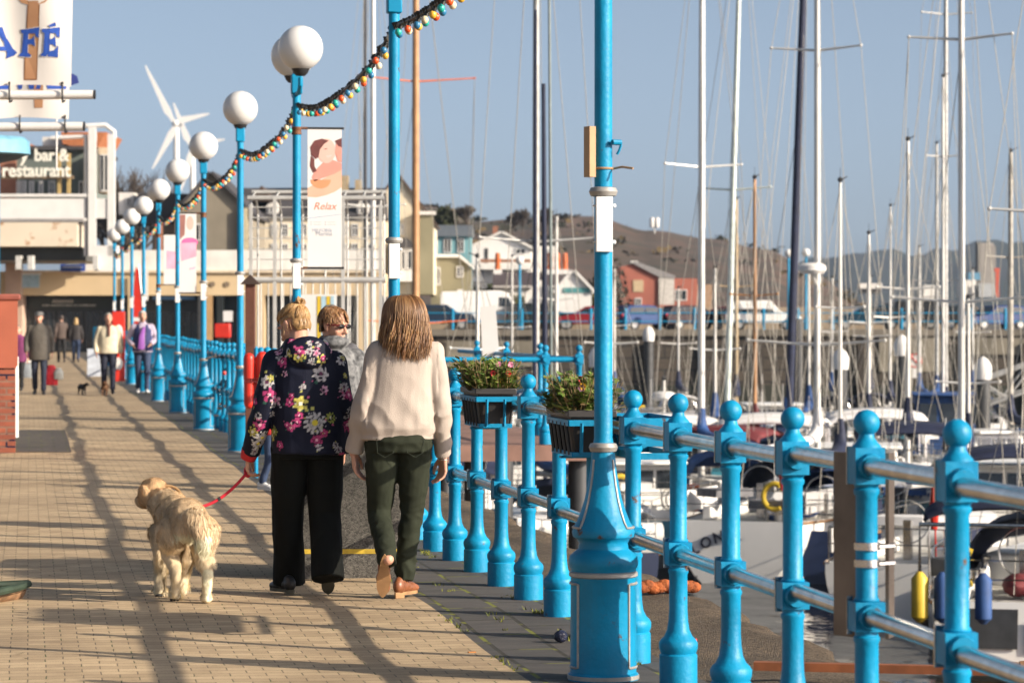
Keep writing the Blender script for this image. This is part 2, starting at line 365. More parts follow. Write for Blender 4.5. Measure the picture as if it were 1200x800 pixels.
# quay block: top sheet with a broken edge, then the face down to the water
xs = rng(2.83, 3.68, 0.06); vs = []; fs = []
ysq = rng(-12, 40, 0.12)+rng(40.5, 178, 1.0)
NX = len(xs)+6
for y in ysq:
    e = chip(y)
    for i, x in enumerate(xs):
        t = i/(len(xs)-1); xx = x + e*t
        vs.append((xx, y, gz(xx, y) + 0.012*noise.noise(Vector((x*5, y*5, 0))) + 0.002 - 0.03*max(0, t-0.8)/0.2))
    xe = xs[-1] + e
    for (dx, z) in ((0.04,-0.05),(0.06,-0.13),(0.05+0.03*math.sin(y*5),-0.4),(0.05,-1.1),(0.06,-2.4),(0.07,-4.6)):
        vs.append((xe+dx, y, z))
for j in range(len(ysq)-1):
    for i in range(NX-1): fs.append((j*NX+i, j*NX+i+1, (j+1)*NX+i+1, (j+1)*NX+i))
m = MB(); m.add(vs, fs); struct(m.build('quay', GRAV))
m = MB(); m.bb(-60, 2.84, -14, 186, -5, -0.06); struct(m.build('ground', pm('packed_earth', (0.16, 0.13, 0.10), 0.9)))
m = MB(); m.bb(2.84, 3.66, -14, 186, -5, -0.10); struct(m.build('quay_core', pm('packed_earth', (0.16, 0.13, 0.10), 0.9)))

# darker worn patch of blocks beside the brick pillar
def gpatch(name, pts, off, mat, n=8):
    vs = []; fs = []
    a, b, c, d = [Vector((p[0], p[1], 0)) for p in pts]
    for j in range(n+1):
        for i in range(n+1):
            p = (a*(1-i/n)+b*(i/n))*(1-j/n) + (d*(1-i/n)+c*(i/n))*(j/n)
            vs.append((p.x, p.y, gz(p.x, p.y)+off))
    for j in range(n):
        for i in range(n): fs.append((j*(n+1)+i, j*(n+1)+i+1, (j+1)*(n+1)+i+1, (j+1)*(n+1)+i))
    m = MB(); m.add(vs, fs); return struct(m.build(name, mat))
gpatch('paving_patch', [P(10,531,36.5)[:2], P(84,531,36.4)[:2], P(76,503,44)[:2], P(14,503,44)[:2]], 0.009, slab_mat('worn_blocks', (0.10,0.082,0.07),(0.075,0.062,0.055),(0.04,0.035,0.025),0.3,0.15,0.008))

# water
def water_mat():
    m, N, L, b = node_mat('harbour_water')
    tc = N.new('ShaderNodeTexCoord'); mp = N.new('ShaderNodeMapping'); mp.inputs['Scale'].default_value = (1.0, 0.55, 1)
    L.new(tc.outputs['Object'], mp.inputs['Vector'])
    nz = N.new('ShaderNodeTexNoise'); nz.inputs['Scale'].default_value = 0.9; nz.inputs['Detail'].default_value = 4; L.new(mp.outputs['Vector'], nz.inputs['Vector'])
    bp = N.new('ShaderNodeBump'); bp.inputs['Strength'].default_value = 0.5; bp.inputs['Distance'].default_value = 0.14
    L.new(nz.outputs['Fac'], bp.inputs['Height']); L.new(bp.outputs['Normal'], b.inputs['Normal'])
    b.inputs['Base Color'].default_value = (0.016, 0.017, 0.014, 1); b.inputs['Roughness'].default_value = 0.07
    b.inputs['IOR'].default_value = 1.2
    return m
WZ = -3.6
m = MB(); m.face([(-600,-50,WZ),(1350,-50,WZ),(1350,3600,WZ),(-600,3600,WZ)]); struct(m.build('water', water_mat()))

# land beyond the basin
LZ = 0.95
QD = 186.0
def rotpt(px, d, z): return PX(px, d, z)
ASPH = pm('far_asphalt', (0.085, 0.08, 0.075), 0.9, var=0.2, scale=0.3)
WALLM = slab_mat('dark_quay_stone', (0.15, 0.125, 0.10), (0.10, 0.085, 0.07), (0.045, 0.04, 0.035), 1.6, 0.6, 0.03, moss=0.15)
fr = lambda px, d, z: PX(px, d, z)
root = bpy.data.objects.new('quay_frame', None)
# local frame for the far quay: x along the picture, y into it
def frontal(px0, d, z=0.0):
    return PX(px0, d, z), -TH
o, rz = frontal(600, QD)
m = MB(); m.bb(-190, 160, 2.0, 130, -8, LZ); fq = m.build('far_quay', ASPH, None, o, rz); struct(fq)
# its wall: courses drawn in the x-z plane by a rotated copy of the slab material
def wallmat(name, *a, **k):
    m = slab_mat(name, *a, **k)
    for n in m.node_tree.nodes:
        if n.type == 'TEX_COORD':
            tc = n
    mp = m.node_tree.nodes.new('ShaderNodeMapping'); mp.vector_type = 'POINT'; mp.inputs['Rotation'].default_value = (math.radians(-90), 0, 0)
    ls = [l for l in m.node_tree.links if l.from_node == tc]
    tos = [l.to_socket for l in ls]
    for l in ls: m.node_tree.links.remove(l)
    m.node_tree.links.new(tc.outputs['Object'], mp.inputs['Vector'])
    for t in tos: m.node_tree.links.new(mp.outputs['Vector'], t)
    return m
QW = wallmat('far_quay_stone', (0.075, 0.06, 0.046), (0.045, 0.038, 0.03), (0.02, 0.018, 0.015), 1.8, 0.7, 0.05, moss=0.05)
m = MB(); m.bb(-190, 160, 0, 1.99, -8, LZ-0.35, 0); m.bb(-190, 160, -0.25, 2.0, LZ-0.346, LZ+0.02, 1)
m.bb(-190, 160, -0.04, 0, -8, WZ+1.3, 2)
x = -110
qw = m.build('quay_wall', [QW, pm('quay_coping', (0.17, 0.15, 0.12), 0.85, var=0.3, scale=0.4), pm('tide_weed', (0.022, 0.024, 0.016), 0.8, var=0.4, scale=0.5)], None, o, rz)
tag(qw, 'long dark stone quay wall across the far side of the basin', 'quay wall')
mm = MB()
for k in range(46):
    xx = -60 + k*3.1 + R.uniform(-.5,.5); mm.bb(xx-0.17, xx+0.17, -0.32, -0.05, -5, LZ-0.5-R.uniform(0,0.5))
mm.build('timber_fender', pm('old_timber', (0.055, 0.045, 0.036), 0.9, var=0.4, scale=1), qw)
for (pa, pb, za, zb) in ((520,640,-1.2,0.3),(1030,1110,-1.5,0.55),(1135,1230,-0.5,0.55)):
    s = 3700/QD
    m = MB(); m.bb((pa-600)/s, (pb-600)/s, -0.12, -0.045, za, zb)
    m.build('concrete_patch', pm('pale_concrete', (0.20, 0.18, 0.14), 0.9, var=0.3, scale=0.6), qw)

# hills: heightfield strips set far behind the town
def hill(name, d0, d1, prof, mats, wob=1.0, seed=0, base=0.5, nx=150, ny=16):
    """prof: (px, py) ridge line at distance d1"""
    vs = []; fs = []
    def ridge(px):
        for (a, b) in zip(prof, prof[1:]):
            if a[0] <= px <= b[0]:
                t = (px-a[0])/(b[0]-a[0]); t = t*t*(3-2*t); return a[1]*(1-t)+b[1]*t
        return prof[0][1] if px < prof[0][0] else prof[-1][1]
    pa, pb = prof[0][0], prof[-1][0]
    for j in range(ny+1):
        t = j/ny; d = d0+(d1-d0)*t
        for i in range(nx+1):
            px = pa+(pb-pa)*i/nx
            h = EYE+(HY-ridge(px))/FPX*d1
            p = PX(px, d, 0)
            s = math.sin(min(1, t*1.0)*math.pi/2)**1.3
            z = base+(h-base)*s + wob*noise.fractal(Vector((p.x*0.02, p.y*0.02, seed)), 0.8, 2.0, 5)*(0.3+0.7*t)
            vs.append((p.x, p.y, z))
    # far side falls away again
    for i in range(nx+1):
        px = pa+(pb-pa)*i/nx; p = PX(px, d1*1.35, base-5); vs.append(tuple(p))
    n = nx+1
    for j in range(ny+1):
        for i in range(nx): fs.append((j*n+i, j*n+i+1, (j+1)*n+i+1, (j+1)*n+i))
    m = MB(); m.add(vs, fs); return struct(m.build(name, mats))
def heath(name, cols, scale):
    m, N, L, b = node_mat(name)
    tc = N.new('ShaderNodeTexCoord'); mp = N.new('ShaderNodeMapping'); mp.inputs['Scale'].default_value = (1, 0.5, 2.5)
    L.new(tc.outputs['Object'], mp.inputs['Vector'])
    nz = N.new('ShaderNodeTexNoise'); nz.inputs['Scale'].default_value = scale; nz.inputs['Detail'].default_value = 9; nz.inputs['Roughness'].default_value = 0.62
    L.new(mp.outputs['Vector'], nz.inputs['Vector'])
    r = N.new('ShaderNodeValToRGB'); e = r.color_ramp.elements
    e[0].position = 0.3; e[0].color = (*cols[0], 1); e[1].position = 0.72; e[1].color = (*cols[-1], 1)
    for k, c in enumerate(cols[1:-1]):
        q = e.new(0.3+0.42*(k+1)/(len(cols)-1)); q.color = (*c, 1)
    L.new(nz.outputs['Fac'], r.inputs['Fac'])
    n2 = N.new('ShaderNodeTexNoise'); n2.inputs['Scale'].default_value = scale*0.45; n2.inputs['Detail'].default_value = 10; n2.inputs['Roughness'].default_value = 0.7; L.new(mp.outputs['Vector'], n2.inputs['Vector'])
    r2 = N.new('ShaderNodeValToRGB'); r2.color_ramp.elements[1].color = (0.5, 0.5, 0.5, 1); r2.color_ramp.elements[0].position = 0.50; r2.color_ramp.elements[1].position = 0.60; L.new(n2.outputs['Fac'], r2.inputs['Fac'])
    mx = N.new('ShaderNodeMix'); mx.data_type = 'RGBA'; L.new(r2.outputs['Color'], mx.inputs['Factor']); L.new(r.outputs['Color'], mx.inputs['A']); mx.inputs['B'].default_value = (cols[0][0]*1.1, cols[0][1]*1.2, cols[0][2], 1)
    L.new(mx.outputs['Result'], b.inputs['Base Color']); b.inputs['Roughness'].default_value = 0.95
    return m
HEATH = heath('heath', [(0.020,0.020,0.013),(0.055,0.044,0.034),(0.092,0.055,0.040),(0.036,0.034,0.021),(0.095,0.068,0.036)], 0.06)
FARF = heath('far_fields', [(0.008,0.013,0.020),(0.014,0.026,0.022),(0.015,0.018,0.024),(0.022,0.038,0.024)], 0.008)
hill('hills', 330, 620, [(150,300),(330,262),(440,235),(520,250),(560,268),(610,265),(650,259),(690,263),(760,279),(830,288),(900,300),(960,330),(1010,358),(1060,372),(1090,376)], HEATH, 1.3, 1, 0.5, 200, 22)
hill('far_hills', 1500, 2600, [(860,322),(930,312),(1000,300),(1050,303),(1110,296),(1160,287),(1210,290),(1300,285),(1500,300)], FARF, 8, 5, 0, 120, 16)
m = MB(); m.face([tuple(PX(px, d, 0.2)) for (px, d) in ((-1200,318),(2400,318),(1700,3000),(-300,3000))]); struct(m.build('terrain', heath('scrub_land', [(0.05,0.05,0.03),(0.10,0.085,0.05),(0.07,0.08,0.03)], 0.05)))

# scrub and small trees scattered over the near hill, too many and too far to count
me_ = bpy.data.objects['hills'].data; rr = random.Random(77); m = MB(); nv = 201*23
for i in range(420):
    v = me_.vertices[rr.randrange(201*6, nv)].co; p = Vector((v.x+rr.uniform(-3,3), v.y+rr.uniform(-6,6), v.z-0.3))
    if noise.noise(Vector((p.x*0.02, p.y*0.02, 5))) < -0.05: continue
    w_ = rr.uniform(0.8,3.0); h_ = rr.uniform(0.4,1.3); mi = rr.choice([0,0,1,2])
    for q in range(9):
        a = rr.uniform(0,6.28); c = p+Vector((math.cos(a)*w_*rr.random(), math.sin(a)*w_*rr.random(), h_*rr.random())); l = rr.uniform(0.35,0.8)
        e = Vector((rr.gauss(0,1),rr.gauss(0,1),rr.gauss(0,.6))).normalized()*l; f = Vector((rr.gauss(0,1),rr.gauss(0,1),rr.gauss(0,1))).normalized()*l*0.7
        m.add([c-e,c+f,c+e,c-f],[(0,1,2,3)],mi)
o = m.build('hill_scrub', [pm('scrub_dark',(0.030,0.030,0.018),0.95), pm('scrub_brown',(0.06,0.045,0.03),0.95), pm('scrub_ochre',(0.11,0.075,0.03),0.95)], smooth=False); tag(o, None, None, kind='stuff')
# ---------------------------------------------------------------- street furniture of the promenade
LX, RX = 2.42, 2.68
LAMPY = [YatX(707, LX) + 7.8*k for k in range(-1, 11)]
# profile of the cast lamp standard (metres)
BASE = [(0.150,0.0),(0.150,0.03),(0.141,0.035),(0.139,0.475),(0.146,0.485),(0.149,0.505),(0.144,0.53),(0.128,0.545),(0.108,0.56),(0.104,0.585),(0.112,0.60),(0.130,0.612),(0.134,0.632),(0.128,0.652),(0.114,0.675),(0.096,0.72),(0.080,0.77),(0.067,0.83),(0.057,0.89),(0.052,0.94),(0.050,0.97)]
def lamp(globes, first):
    t = thing('street_lamp', '', 'street lamp')
    MB().lathe(BASE, n=28).build('base', BLUE, t)
    MB().lathe([(0.142,0.0),(0.1535,0.004),(0.1535,0.02),(0.142,0.024)], (0,0,0.005), 28).build('foot_band', SILVER, t)
    MB().lathe([(0.139,0.0),(0.147,0.006),(0.147,0.02),(0.139,0.026)], (0,0,0.44), 28).build('drum_band', SILVER, t)
    for cen in (-math.radians(100)+math.pi/2, -math.radians(100)-math.pi/2):
        a, a2 = cen-0.70, cen+0.70
        arc = lambda r: [(math.cos(a+(a2-a)*i/12)*r, math.sin(a+(a2-a)*i/12)*r) for i in range(13)]
        m = MB(); p_ = arc(0.1405); m.tube([(*p_[0],0.06),(*p_[0],0.415)]+[(x,y,0.415) for x,y in p_[1:]]+[(*p_[-1],0.06)]+[(x,y,0.06) for x,y in reversed(p_[:-1])], 0.0062, 6)
        m.build('panel_moulding', SILVER, t)
        fl = [(math.cos(a)*r*1.01, math.sin(a)*r*1.01, z) for (r, z) in reversed(BASE[13:20])]; fr_ = [(math.cos(a2)*r*1.01, math.sin(a2)*r*1.01, z) for (r, z) in BASE[13:20]]
        bt = [(x, y, BASE[13][1]) for x, y in arc(BASE[13][0]*1.01)][1:-1]
        MB().tube(fl+bt+fr_, 0.0055, 6).build('flare_moulding', SILVER, t)
    MB().lathe([(0.048,0.965),(0.046,1.0),(0.0395,1.03),(0.0385,2.05),(0.0375,3.6),(0.035,3.86)], n=20).build('post', BLUE, t)
    m = MB()
    for z in (0.992, 2.08):
        MB().lathe([(0.04,-0.022),(0.055,-0.018),(0.062,0.0),(0.055,0.016),(0.04,0.020)], (0,0,z), 24).build('collar', SILVER, t)
    m = MB(); m.box((-0.005,-0.046,1.94),(0.072,0.018,0.235)); 
    pl = m.build('notice_plate', WHITE, t, bevel=0.003)
    for z in (1.865, 2.02):
        m = MB(); m.tube([(0.043*math.cos(a), 0.043*math.sin(a), z) for a in [i*math.pi/8-math.pi/2 for i in range(-7, 9)]], 0.004, 5); m.sph((0.045,-0.008,z),0.01,8)
        m.build('plate_clip', WHITE, t)
    m = MB(); m.bb(-0.05,0.05,-0.05,0.05,3.60,3.78); m.build('control_box', BLUEF, t, bevel=0.01)
    if globes == 2:
        MB().tube([(0,-0.42,3.72),(0,-0.42,3.66),(0,-0.3,3.6),(0,0.3,3.6),(0,0.42,3.66),(0,0.42,3.72)], 0.022, 10).build('arm', BLUEF, t)
        ys = (-0.42, 0.42)
    else: ys = (0.0,)
    for y in ys:
        MB().lathe([(0.04,3.735),(0.065,3.76),(0.082,3.80),(0.07,3.81)], (0,y,0), 20).build('gallery', BLACK, t)
        MB().sph((0,y,3.985), 0.203, 32).build('globe', GLOBE, t)
    return t
proto1 = lamp(1, True); proto2 = lamp(2, True)
LAMPPOS = []
used = set()
for k, y in enumerate(LAMPY[1:]):
    two = k in (2, 6)
    src = proto2 if two else proto1
    lab = 'blue cast iron lamp post with %s, %s to the viewer in the long row beside the railing' % ('a pair of white globes' if two else ('its head above the picture' if k < 2 else 'one white globe'), ORD[k])
    lab = '%s lamp post of the blue row, %s' % (ORD[k], 'carrying a pair of white globes' if two else ('its head above the picture' if k < 2 else 'with one white globe'))
    if k == 10: lab = 'farthest lamp post of the blue row, with one white globe'
    if id(src) in used: o = dup(src, (LX, y, gz(LX, y)), 0.0, lab)
    else: o = src; o.location = (LX, y, gz(LX, y)); o['label'] = lab; used.add(id(src))
    o['group'] = 'blue lamp posts along the promenade'
    LAMPPOS.append(y)
# things tied to the nearest post
y0 = LAMPPOS[0]
m = MB(); m.box((LX-0.062, y0-0.02, 2.245),(0.030,0.05,0.215),0.35); b = m.build('wooden_batten', WOOD); tag(b, 'short wooden batten strapped upright to the nearest blue lamp post', 'batten')
m = MB(); m.tube([(LX+0.041*math.cos(a), y0+0.041*math.sin(a), 2.175) for a in [i*math.pi/9 for i in range(19)]]+[(LX+0.07,y0-0.06,2.18),(LX+0.11,y0-0.10,2.172)], 0.005, 6)
b = m.build('cable_tie', WOOD); tag(b, 'tan cable tie with a loose end round the nearest lamp post', 'cable tie')
m = MB(); m.tube([(LX+0.03,y0-0.05,2.285),(LX+0.07,y0-0.03,2.285)],0.012,8); m.tube([(LX+0.072,y0-0.03,2.275),(LX+0.062,y0-0.035,2.25),(LX+0.054,y0-0.03,2.235)],0.006,6)
b = m.build('bracket_stub', BLUE); tag(b, 'small blue bracket stub with a hanging wire on the nearest lamp post', 'bracket')

# vertical fabric banners on lamp posts
def banner(lampy, z0, z1, w, label, kind, side=1):
    t = thing('banner', label, 'banner', (LX, lampy, 0))
    for z in (z0, z1):
        m = MB(); m.tube([(0.03,0,z),(0.10,0,z)], 0.012, 8)
        m.lathe([(0.039,-0.062),(0.046,-0.058),(0.046,-0.045),(0.042,-0.04),(0.042,-0.015),(0.046,-0.01),(0.046,0.01),(0.039,0.012)],(0,0,z),16)
        m.build('bracket', pm('rusty_steel',(0.16,0.07,0.035),0.7,0.3,var=0.4,scale=20), t)
    m = MB(); m.bb(0.10,0.10+w,-0.004,0.004,z0,z1); m.build('cloth', pm('banner_white',(0.62,0.61,0.60),0.6,var=0.04,scale=2), t)
    for z in (z0, z1): MB().tube([(0.09,0,z),(0.12+w,0,z)],0.011,8).build('rod', BLACK, t)
    return t
def poly(mb, pts, y, mi=0): mb.face([(x, y, z) for x, z in pts], mi)
# the big one on the third post: a smiling woman, peach circle, words
s3 = (343-34)/LX
z1 = EYE+(375-151)/s3; z0 = EYE+(375-314)/s3; bw = 40/s3
t = banner(LAMPPOS[2], z0, z1, bw, 'white vertical banner showing a smiling woman, on the third lamp post', 'r')
H = z1-z0; X0 = 0.10
u = lambda a, b: (X0+bw*a, z1-H*b)
m = MB()
skin = pm('print_skin',(0.58,0.25,0.20),0.6,var=0.08,scale=10); skin2 = pm('print_pale',(0.64,0.40,0.34),0.6,var=0.05); hairp = pm('print_hair',(0.12,0.03,0.028),0.6,var=0.2,scale=20)
peach = pm('print_peach',(0.62,0.36,0.26),0.6,var=0.05); peach2 = pm('print_peach_deep',(0.62,0.25,0.12),0.6,var=0.08); pblue = pm('print_blue',(0.25,0.36,0.55),0.6); pgrey = pm('print_grey',(0.32,0.34,0.40),0.6); prose = pm('print_rose',(0.80,0.50,0.46),0.6)
def ellp(cx, cz, rx, rz_, n=28, a0=0, a1=2*math.pi): return [(cx+rx*math.cos(a0+(a1-a0)*i/n), cz+rz_*math.sin(a0+(a1-a0)*i/n)) for i in range(n+(0 if a1-a0>6.28 else 1))]
ar = H/bw
def E(cx, cy, rx, ry, **k):  # in banner units (x 0..1, y 0..H/bw)
    c = u(cx, cy/ar); return ellp(c[0], c[1], rx*bw, ry*bw, **k)
yb = -0.0052
poly(m, [u(a,b/ar) for a,b in ((0.0,1.75),(0.0,2.0),(0.25,2.02),(0.55,1.95),(0.8,1.85),(1,1.72),(1,1.15),(0.75,1.3),(0.5,1.45),(0.25,1.6))], yb, 3)
poly(m, E(0.38,1.50,0.30,0.26,a0=math.pi,a1=2*math.pi), yb-0.0006, 4)
poly(m, [u(a,b/ar) for a,b in ((0.2,1.25),(0.12,1.45),(0.2,1.55),(0.8,1.32),(1,1.2),(1,1.02),(0.75,0.92),(0.5,0.95))], yb-0.0006, 0)
poly(m, E(0.55,0.66,0.27,0.36), yb-0.0012, 1)
poly(m, [u(a,b/ar) for a,b in ((0.1,0.78),(0.08,0.55),(0.2,0.36),(0.42,0.30),(0.62,0.36),(0.48,0.46),(0.36,0.62),(0.32,0.85),(0.24,0.9))], yb-0.0018, 2)
poly(m, [u(a,b/ar) for a,b in ((0.1,0.8),(0.2,0.9),(0.2,1.1),(0.27,1.25),(0.16,1.3),(0.07,1.1))], yb-0.0018, 2)
poly(m, [u(a,b/ar) for a,b in ((0.84,0.42),(1,0.3),(1,1.0),(0.88,0.95),(0.8,0.7))], yb-0.0018, 0)
poly(m, [u(a,b/ar) for a,b in ((0.8,0.36),(1,0.28),(1,0.55),(0.9,0.52))], yb-0.0024, 2)
poly(m, [u(a,b/ar) for a,b in ((0.52,0.80),(0.72,0.77),(0.66,0.85),(0.58,0.86))], yb-0.0024, 5)
poly(m, [u(a,b/ar) for a,b in ((0.48,0.60),(0.58,0.585),(0.58,0.605),(0.48,0.62))], yb-0.0024, 2)
poly(m, [u(a,b/ar) for a,b in ((0.02,2.62),(0.98,2.50),(0.98,2.515),(0.02,2.64))], yb, 6)
for r0 in (2.74, 2.81):
    for cx in (0.1, 0.52):
        poly(m, E(cx, r0, 0.02, 0.02, n=10), yb, 7); poly(m, [u(cx+0.06,(r0-0.006)/ar),u(cx+0.3,(r0-0.006)/ar),u(cx+0.3,(r0+0.006)/ar),u(cx+0.06,(r0+0.006)/ar)], yb, 7)
poly(m, E(0.68, 3.0, 0.03, 0.03, n=10), yb, 7)
m.build('print', [skin, skin2, hairp, peach, peach2, prose, pblue, pgrey], t, smooth=False)
put_text('Relax', bw*0.30, pm('print_word',(0.62,0.20,0.12),0.6), t, (X0+bw*0.5, yb-0.001, z1-H*2.28/ar), shear=0.3)
put_text('MILFORD', bw*0.14, pm('print_light',(0.40,0.44,0.54),0.6), t, (X0+bw*0.42, yb-0.001, z1-H*2.98/ar))
put_text('Marina', bw*0.18, pgrey, t, (X0+bw*0.48, yb-0.001, z1-H*3.08/ar))
# the pink one further along
s5 = (231-34)/LX
z1 = EYE+(375-253)/s5; z0 = EYE+(375-344)/s5; bw = 19/s5
yl = LAMPPOS[4]
t = banner(yl, z0, z1, bw, 'narrow banner with a pink dress figure on the fifth lamp post', 'p'); H = z1-z0; ar = H/bw
t.location.x = LX - 0.10*2 - bw - 0.0
for c in kids(t):
    if c.name.split('.')[0] == 'bracket': c.location.x = 0.2 + bw; c.rotation_euler.z = math.pi; c.location.x = 0.20+bw
m = MB()
poly(m, E(0.62,0.6,0.22,0.42), yb, 0); poly(m, E(0.6,1.75,0.5,0.28), yb-0.0006, 1); poly(m, [u(a,b/ar) for a,b in ((0.05,1.8),(1,1.75),(1,2.6),(0.1,2.9))], yb-0.001, 2); poly(m,[u(a,b/ar) for a,b in ((0,0.1),(0.35,0.1),(0.3,1.3),(0,1.6))], yb-0.0003, 3); poly(m,[u(a,b/ar) for a,b in ((0.55,3.3),(0.95,3.2),(0.9,3.35),(0.6,3.4))], yb-0.0003, 2)
m.build('print', [skin2, pm('print_magenta',(0.70,0.12,0.32),0.6), pm('print_pink',(0.80,0.36,0.48),0.6), pm('print_brick',(0.30,0.13,0.11),0.6)], t, smooth=False)
for (k, pxw, lab) in ((6, 10, 'small white banner on the seventh lamp post'),):
    s7 = (LX*FPX/depth(LX, LAMPPOS[k]))/LX
    t = banner(LAMPPOS[k], 2.2, 3.15, 0.4, lab, 'w')
    m = MB(); poly(m,[(0.15,2.5),(0.45,2.5),(0.45,2.8),(0.15,2.85)],yb,0); m.build('print',[pm('print_pink',(0.80,0.36,0.48),0.6)],t,smooth=False)

# strings of coloured lights between the posts
BCOL = [pm('bulb_'+n, c, 0.35, var=0.08) for n, c in (('yellow',(0.75,0.42,0.05)),('red',(0.70,0.09,0.02)),('cream',(0.72,0.60,0.40)),('teal',(0.02,0.36,0.30)),('blue',(0.03,0.17,0.33)))]
CAB = pm('black_cable',(0.016,0.018,0.017),0.55,var=0.4,scale=30)
FZ = 3.50
def festoon(ya, yb2, label, detail, sag=0.20, seed=0):
    rr = random.Random(seed)
    t = thing('light_string', label, 'string lights', (LX, ya, FZ), 0, 'strings of coloured lights between the lamp posts')
    Lh = yb2-ya
    def pt(u): return Vector((0.0+0.015*math.sin(u*9), Lh*u, -sag*4*u*(1-u)))
    n = 34
    m = MB(); m.tube([pt(i/60) for i in range(61)], 0.0145, 7)
    for i in range(61*3):
        u = (i+0.5)/(61*3); p = pt(u)
        a = rr.uniform(-0.9,0.9)
        m.tube([p+Vector((0,0,0.008)), p+Vector((0.025*math.sin(a), 0.018, 0.018)), p+Vector((0.02*math.sin(a)+0.012, 0.02, -0.024))], [0.012,0.013,0.005], 5)
    lst = []; sk = m
    for i in range(n):
        u = (i+0.5)/n; p = pt(u); a = (0.5 if i % 2 else -0.5)+rr.uniform(-.25,.25)
        d = Vector((math.sin(a)*0.7, rr.uniform(-.15,.15), -1)).normalized()
        sk.cyl(p, p+d*0.045, 0.012, 0.014, 8); lst.append((p+d*0.062, i))
    m.build('cable', CAB, t)
    for (c, i) in lst:
        o = link('bulb', BULB[(i+seed) % 5], t, c)
    return t
BULB = []
for mt in BCOL:
    BULB.append(MB().sph((0,0,0), 0.0235, 12, sc=(1,1,1.12)).mesh('bulb', mt))
allY = [LAMPY[0]] + LAMPPOS
names = ['from above the picture to the nearest lamp post'] + ['between the %s and %s lamp posts' % (ORD[i].replace(' nearest','') , ORD[i+1].replace(' nearest','')) for i in range(12)]
for i in range(0, len(allY)-1):
    lab = 'string of small coloured bulbs on black cable ' + names[i]
    if i == 0: continue
    festoon(allY[i], allY[i+1], lab, i < 6, sag=0.09 if i == 1 else 0.20, seed=i)

# ---------------------------------------------------------------- railing
PROF = [(0.080,0.0),(0.080,0.135),(0.074,0.142),(0.077,0.15),(0.082,0.165),(0.082,0.185),(0.075,0.198),(0.060,0.212),(0.047,0.24),(0.041,0.28),(0.0385,0.33),(0.0385,0.47),(0.043,0.478),(0.043,0.49),(0.038,0.495),(0.038,0.515)]
PROF2 = [(0.038,0.60),(0.043,0.61),(0.036,0.62),(0.0355,0.945),(0.042,0.955),(0.042,0.967),(0.037,0.972),(0.043,0.985),(0.047,0.99)]
PROF3 = [(0.050,1.098),(0.047,1.108),(0.034,1.122),(0.026,1.134),(0.0245,1.146)]
def post_mesh(n=18):
    m = MB(); m.lathe(PROF, n=n)
    m.lathe(PROF2, n=n); m.lathe(PROF3, n=n)
    for (za, zb) in ((0.51,0.605),(0.985,1.103)):
        m.bb(-0.049,0.049,-0.049,0.049,za,zb)
        m.tube([(0,-0.075,(za+zb)/2),(0,-0.05,(za+zb)/2)],[0.038,0.043],14); m.tube([(0,0.05,(za+zb)/2),(0,0.066,(za+zb)/2)],[0.043,0.040],14)
    return m.mesh('post', BLUE)
PM = post_mesh(); 
BALL = MB().sph((0,0,0), 0.0435, 20).mesh('ball_finial', BLUE)
FLM = MB().bb(-0.053,0.053,0.0495,0.0595,-0.062,0.062).mesh('flange', STEEL)
rail = thing('railing', 'long blue promenade railing of ball topped posts with two steel rails', 'railing', (RX, 0, 0))
RY0 = YatX(1121, RX)
PYS = [RY0 + k*1.0 for k in range(-6, 125)]
bayT = MB().tube([(0,0.07,0),(0,0.93,0)], 0.031, 16).mesh('top_rail', STEEL)
bayL = MB().tube([(0,0.07,0),(0,0.93,0)], 0.029, 16).mesh('lower_rail', STEEL)
near = [k for k, y in enumerate(PYS) if k < 92]
for k in near:
    y = PYS[k]; z = gz(RX, y)
    p = link('post', PM, rail, (0, y, z)); p.rotation_euler.x = R.uniform(-.006,.006)
    link('ball_finial', BALL, p, (0,0,1.182)); [link('flange', FLM, p, (0,0,zz)) for zz in (0.557, 1.043)]
    if k < 60:
        link('top_rail', bayT, rail, (0,y,z+1.043)); link('lower_rail', bayL, rail, (0,y,z+0.557))
m = MB()
for k in range(92, len(PYS)):
    y = PYS[k]; m.tube([(0,y,0),(0,y,0.18),(0,y,0.24),(0,y,1.15)],[0.08,0.08,0.045,0.04],8); m.sph((0,y,1.2),0.05,8)
o = m.build('far_posts', BLUEF, rail); o['kind'] = 'stuff'
m = MB()
for z in (0.557,1.06): m.tube([(0,PYS[60],z),(0,PYS[-1],z)],0.03,8)
m.build('far_rails', BLUEF, rail)

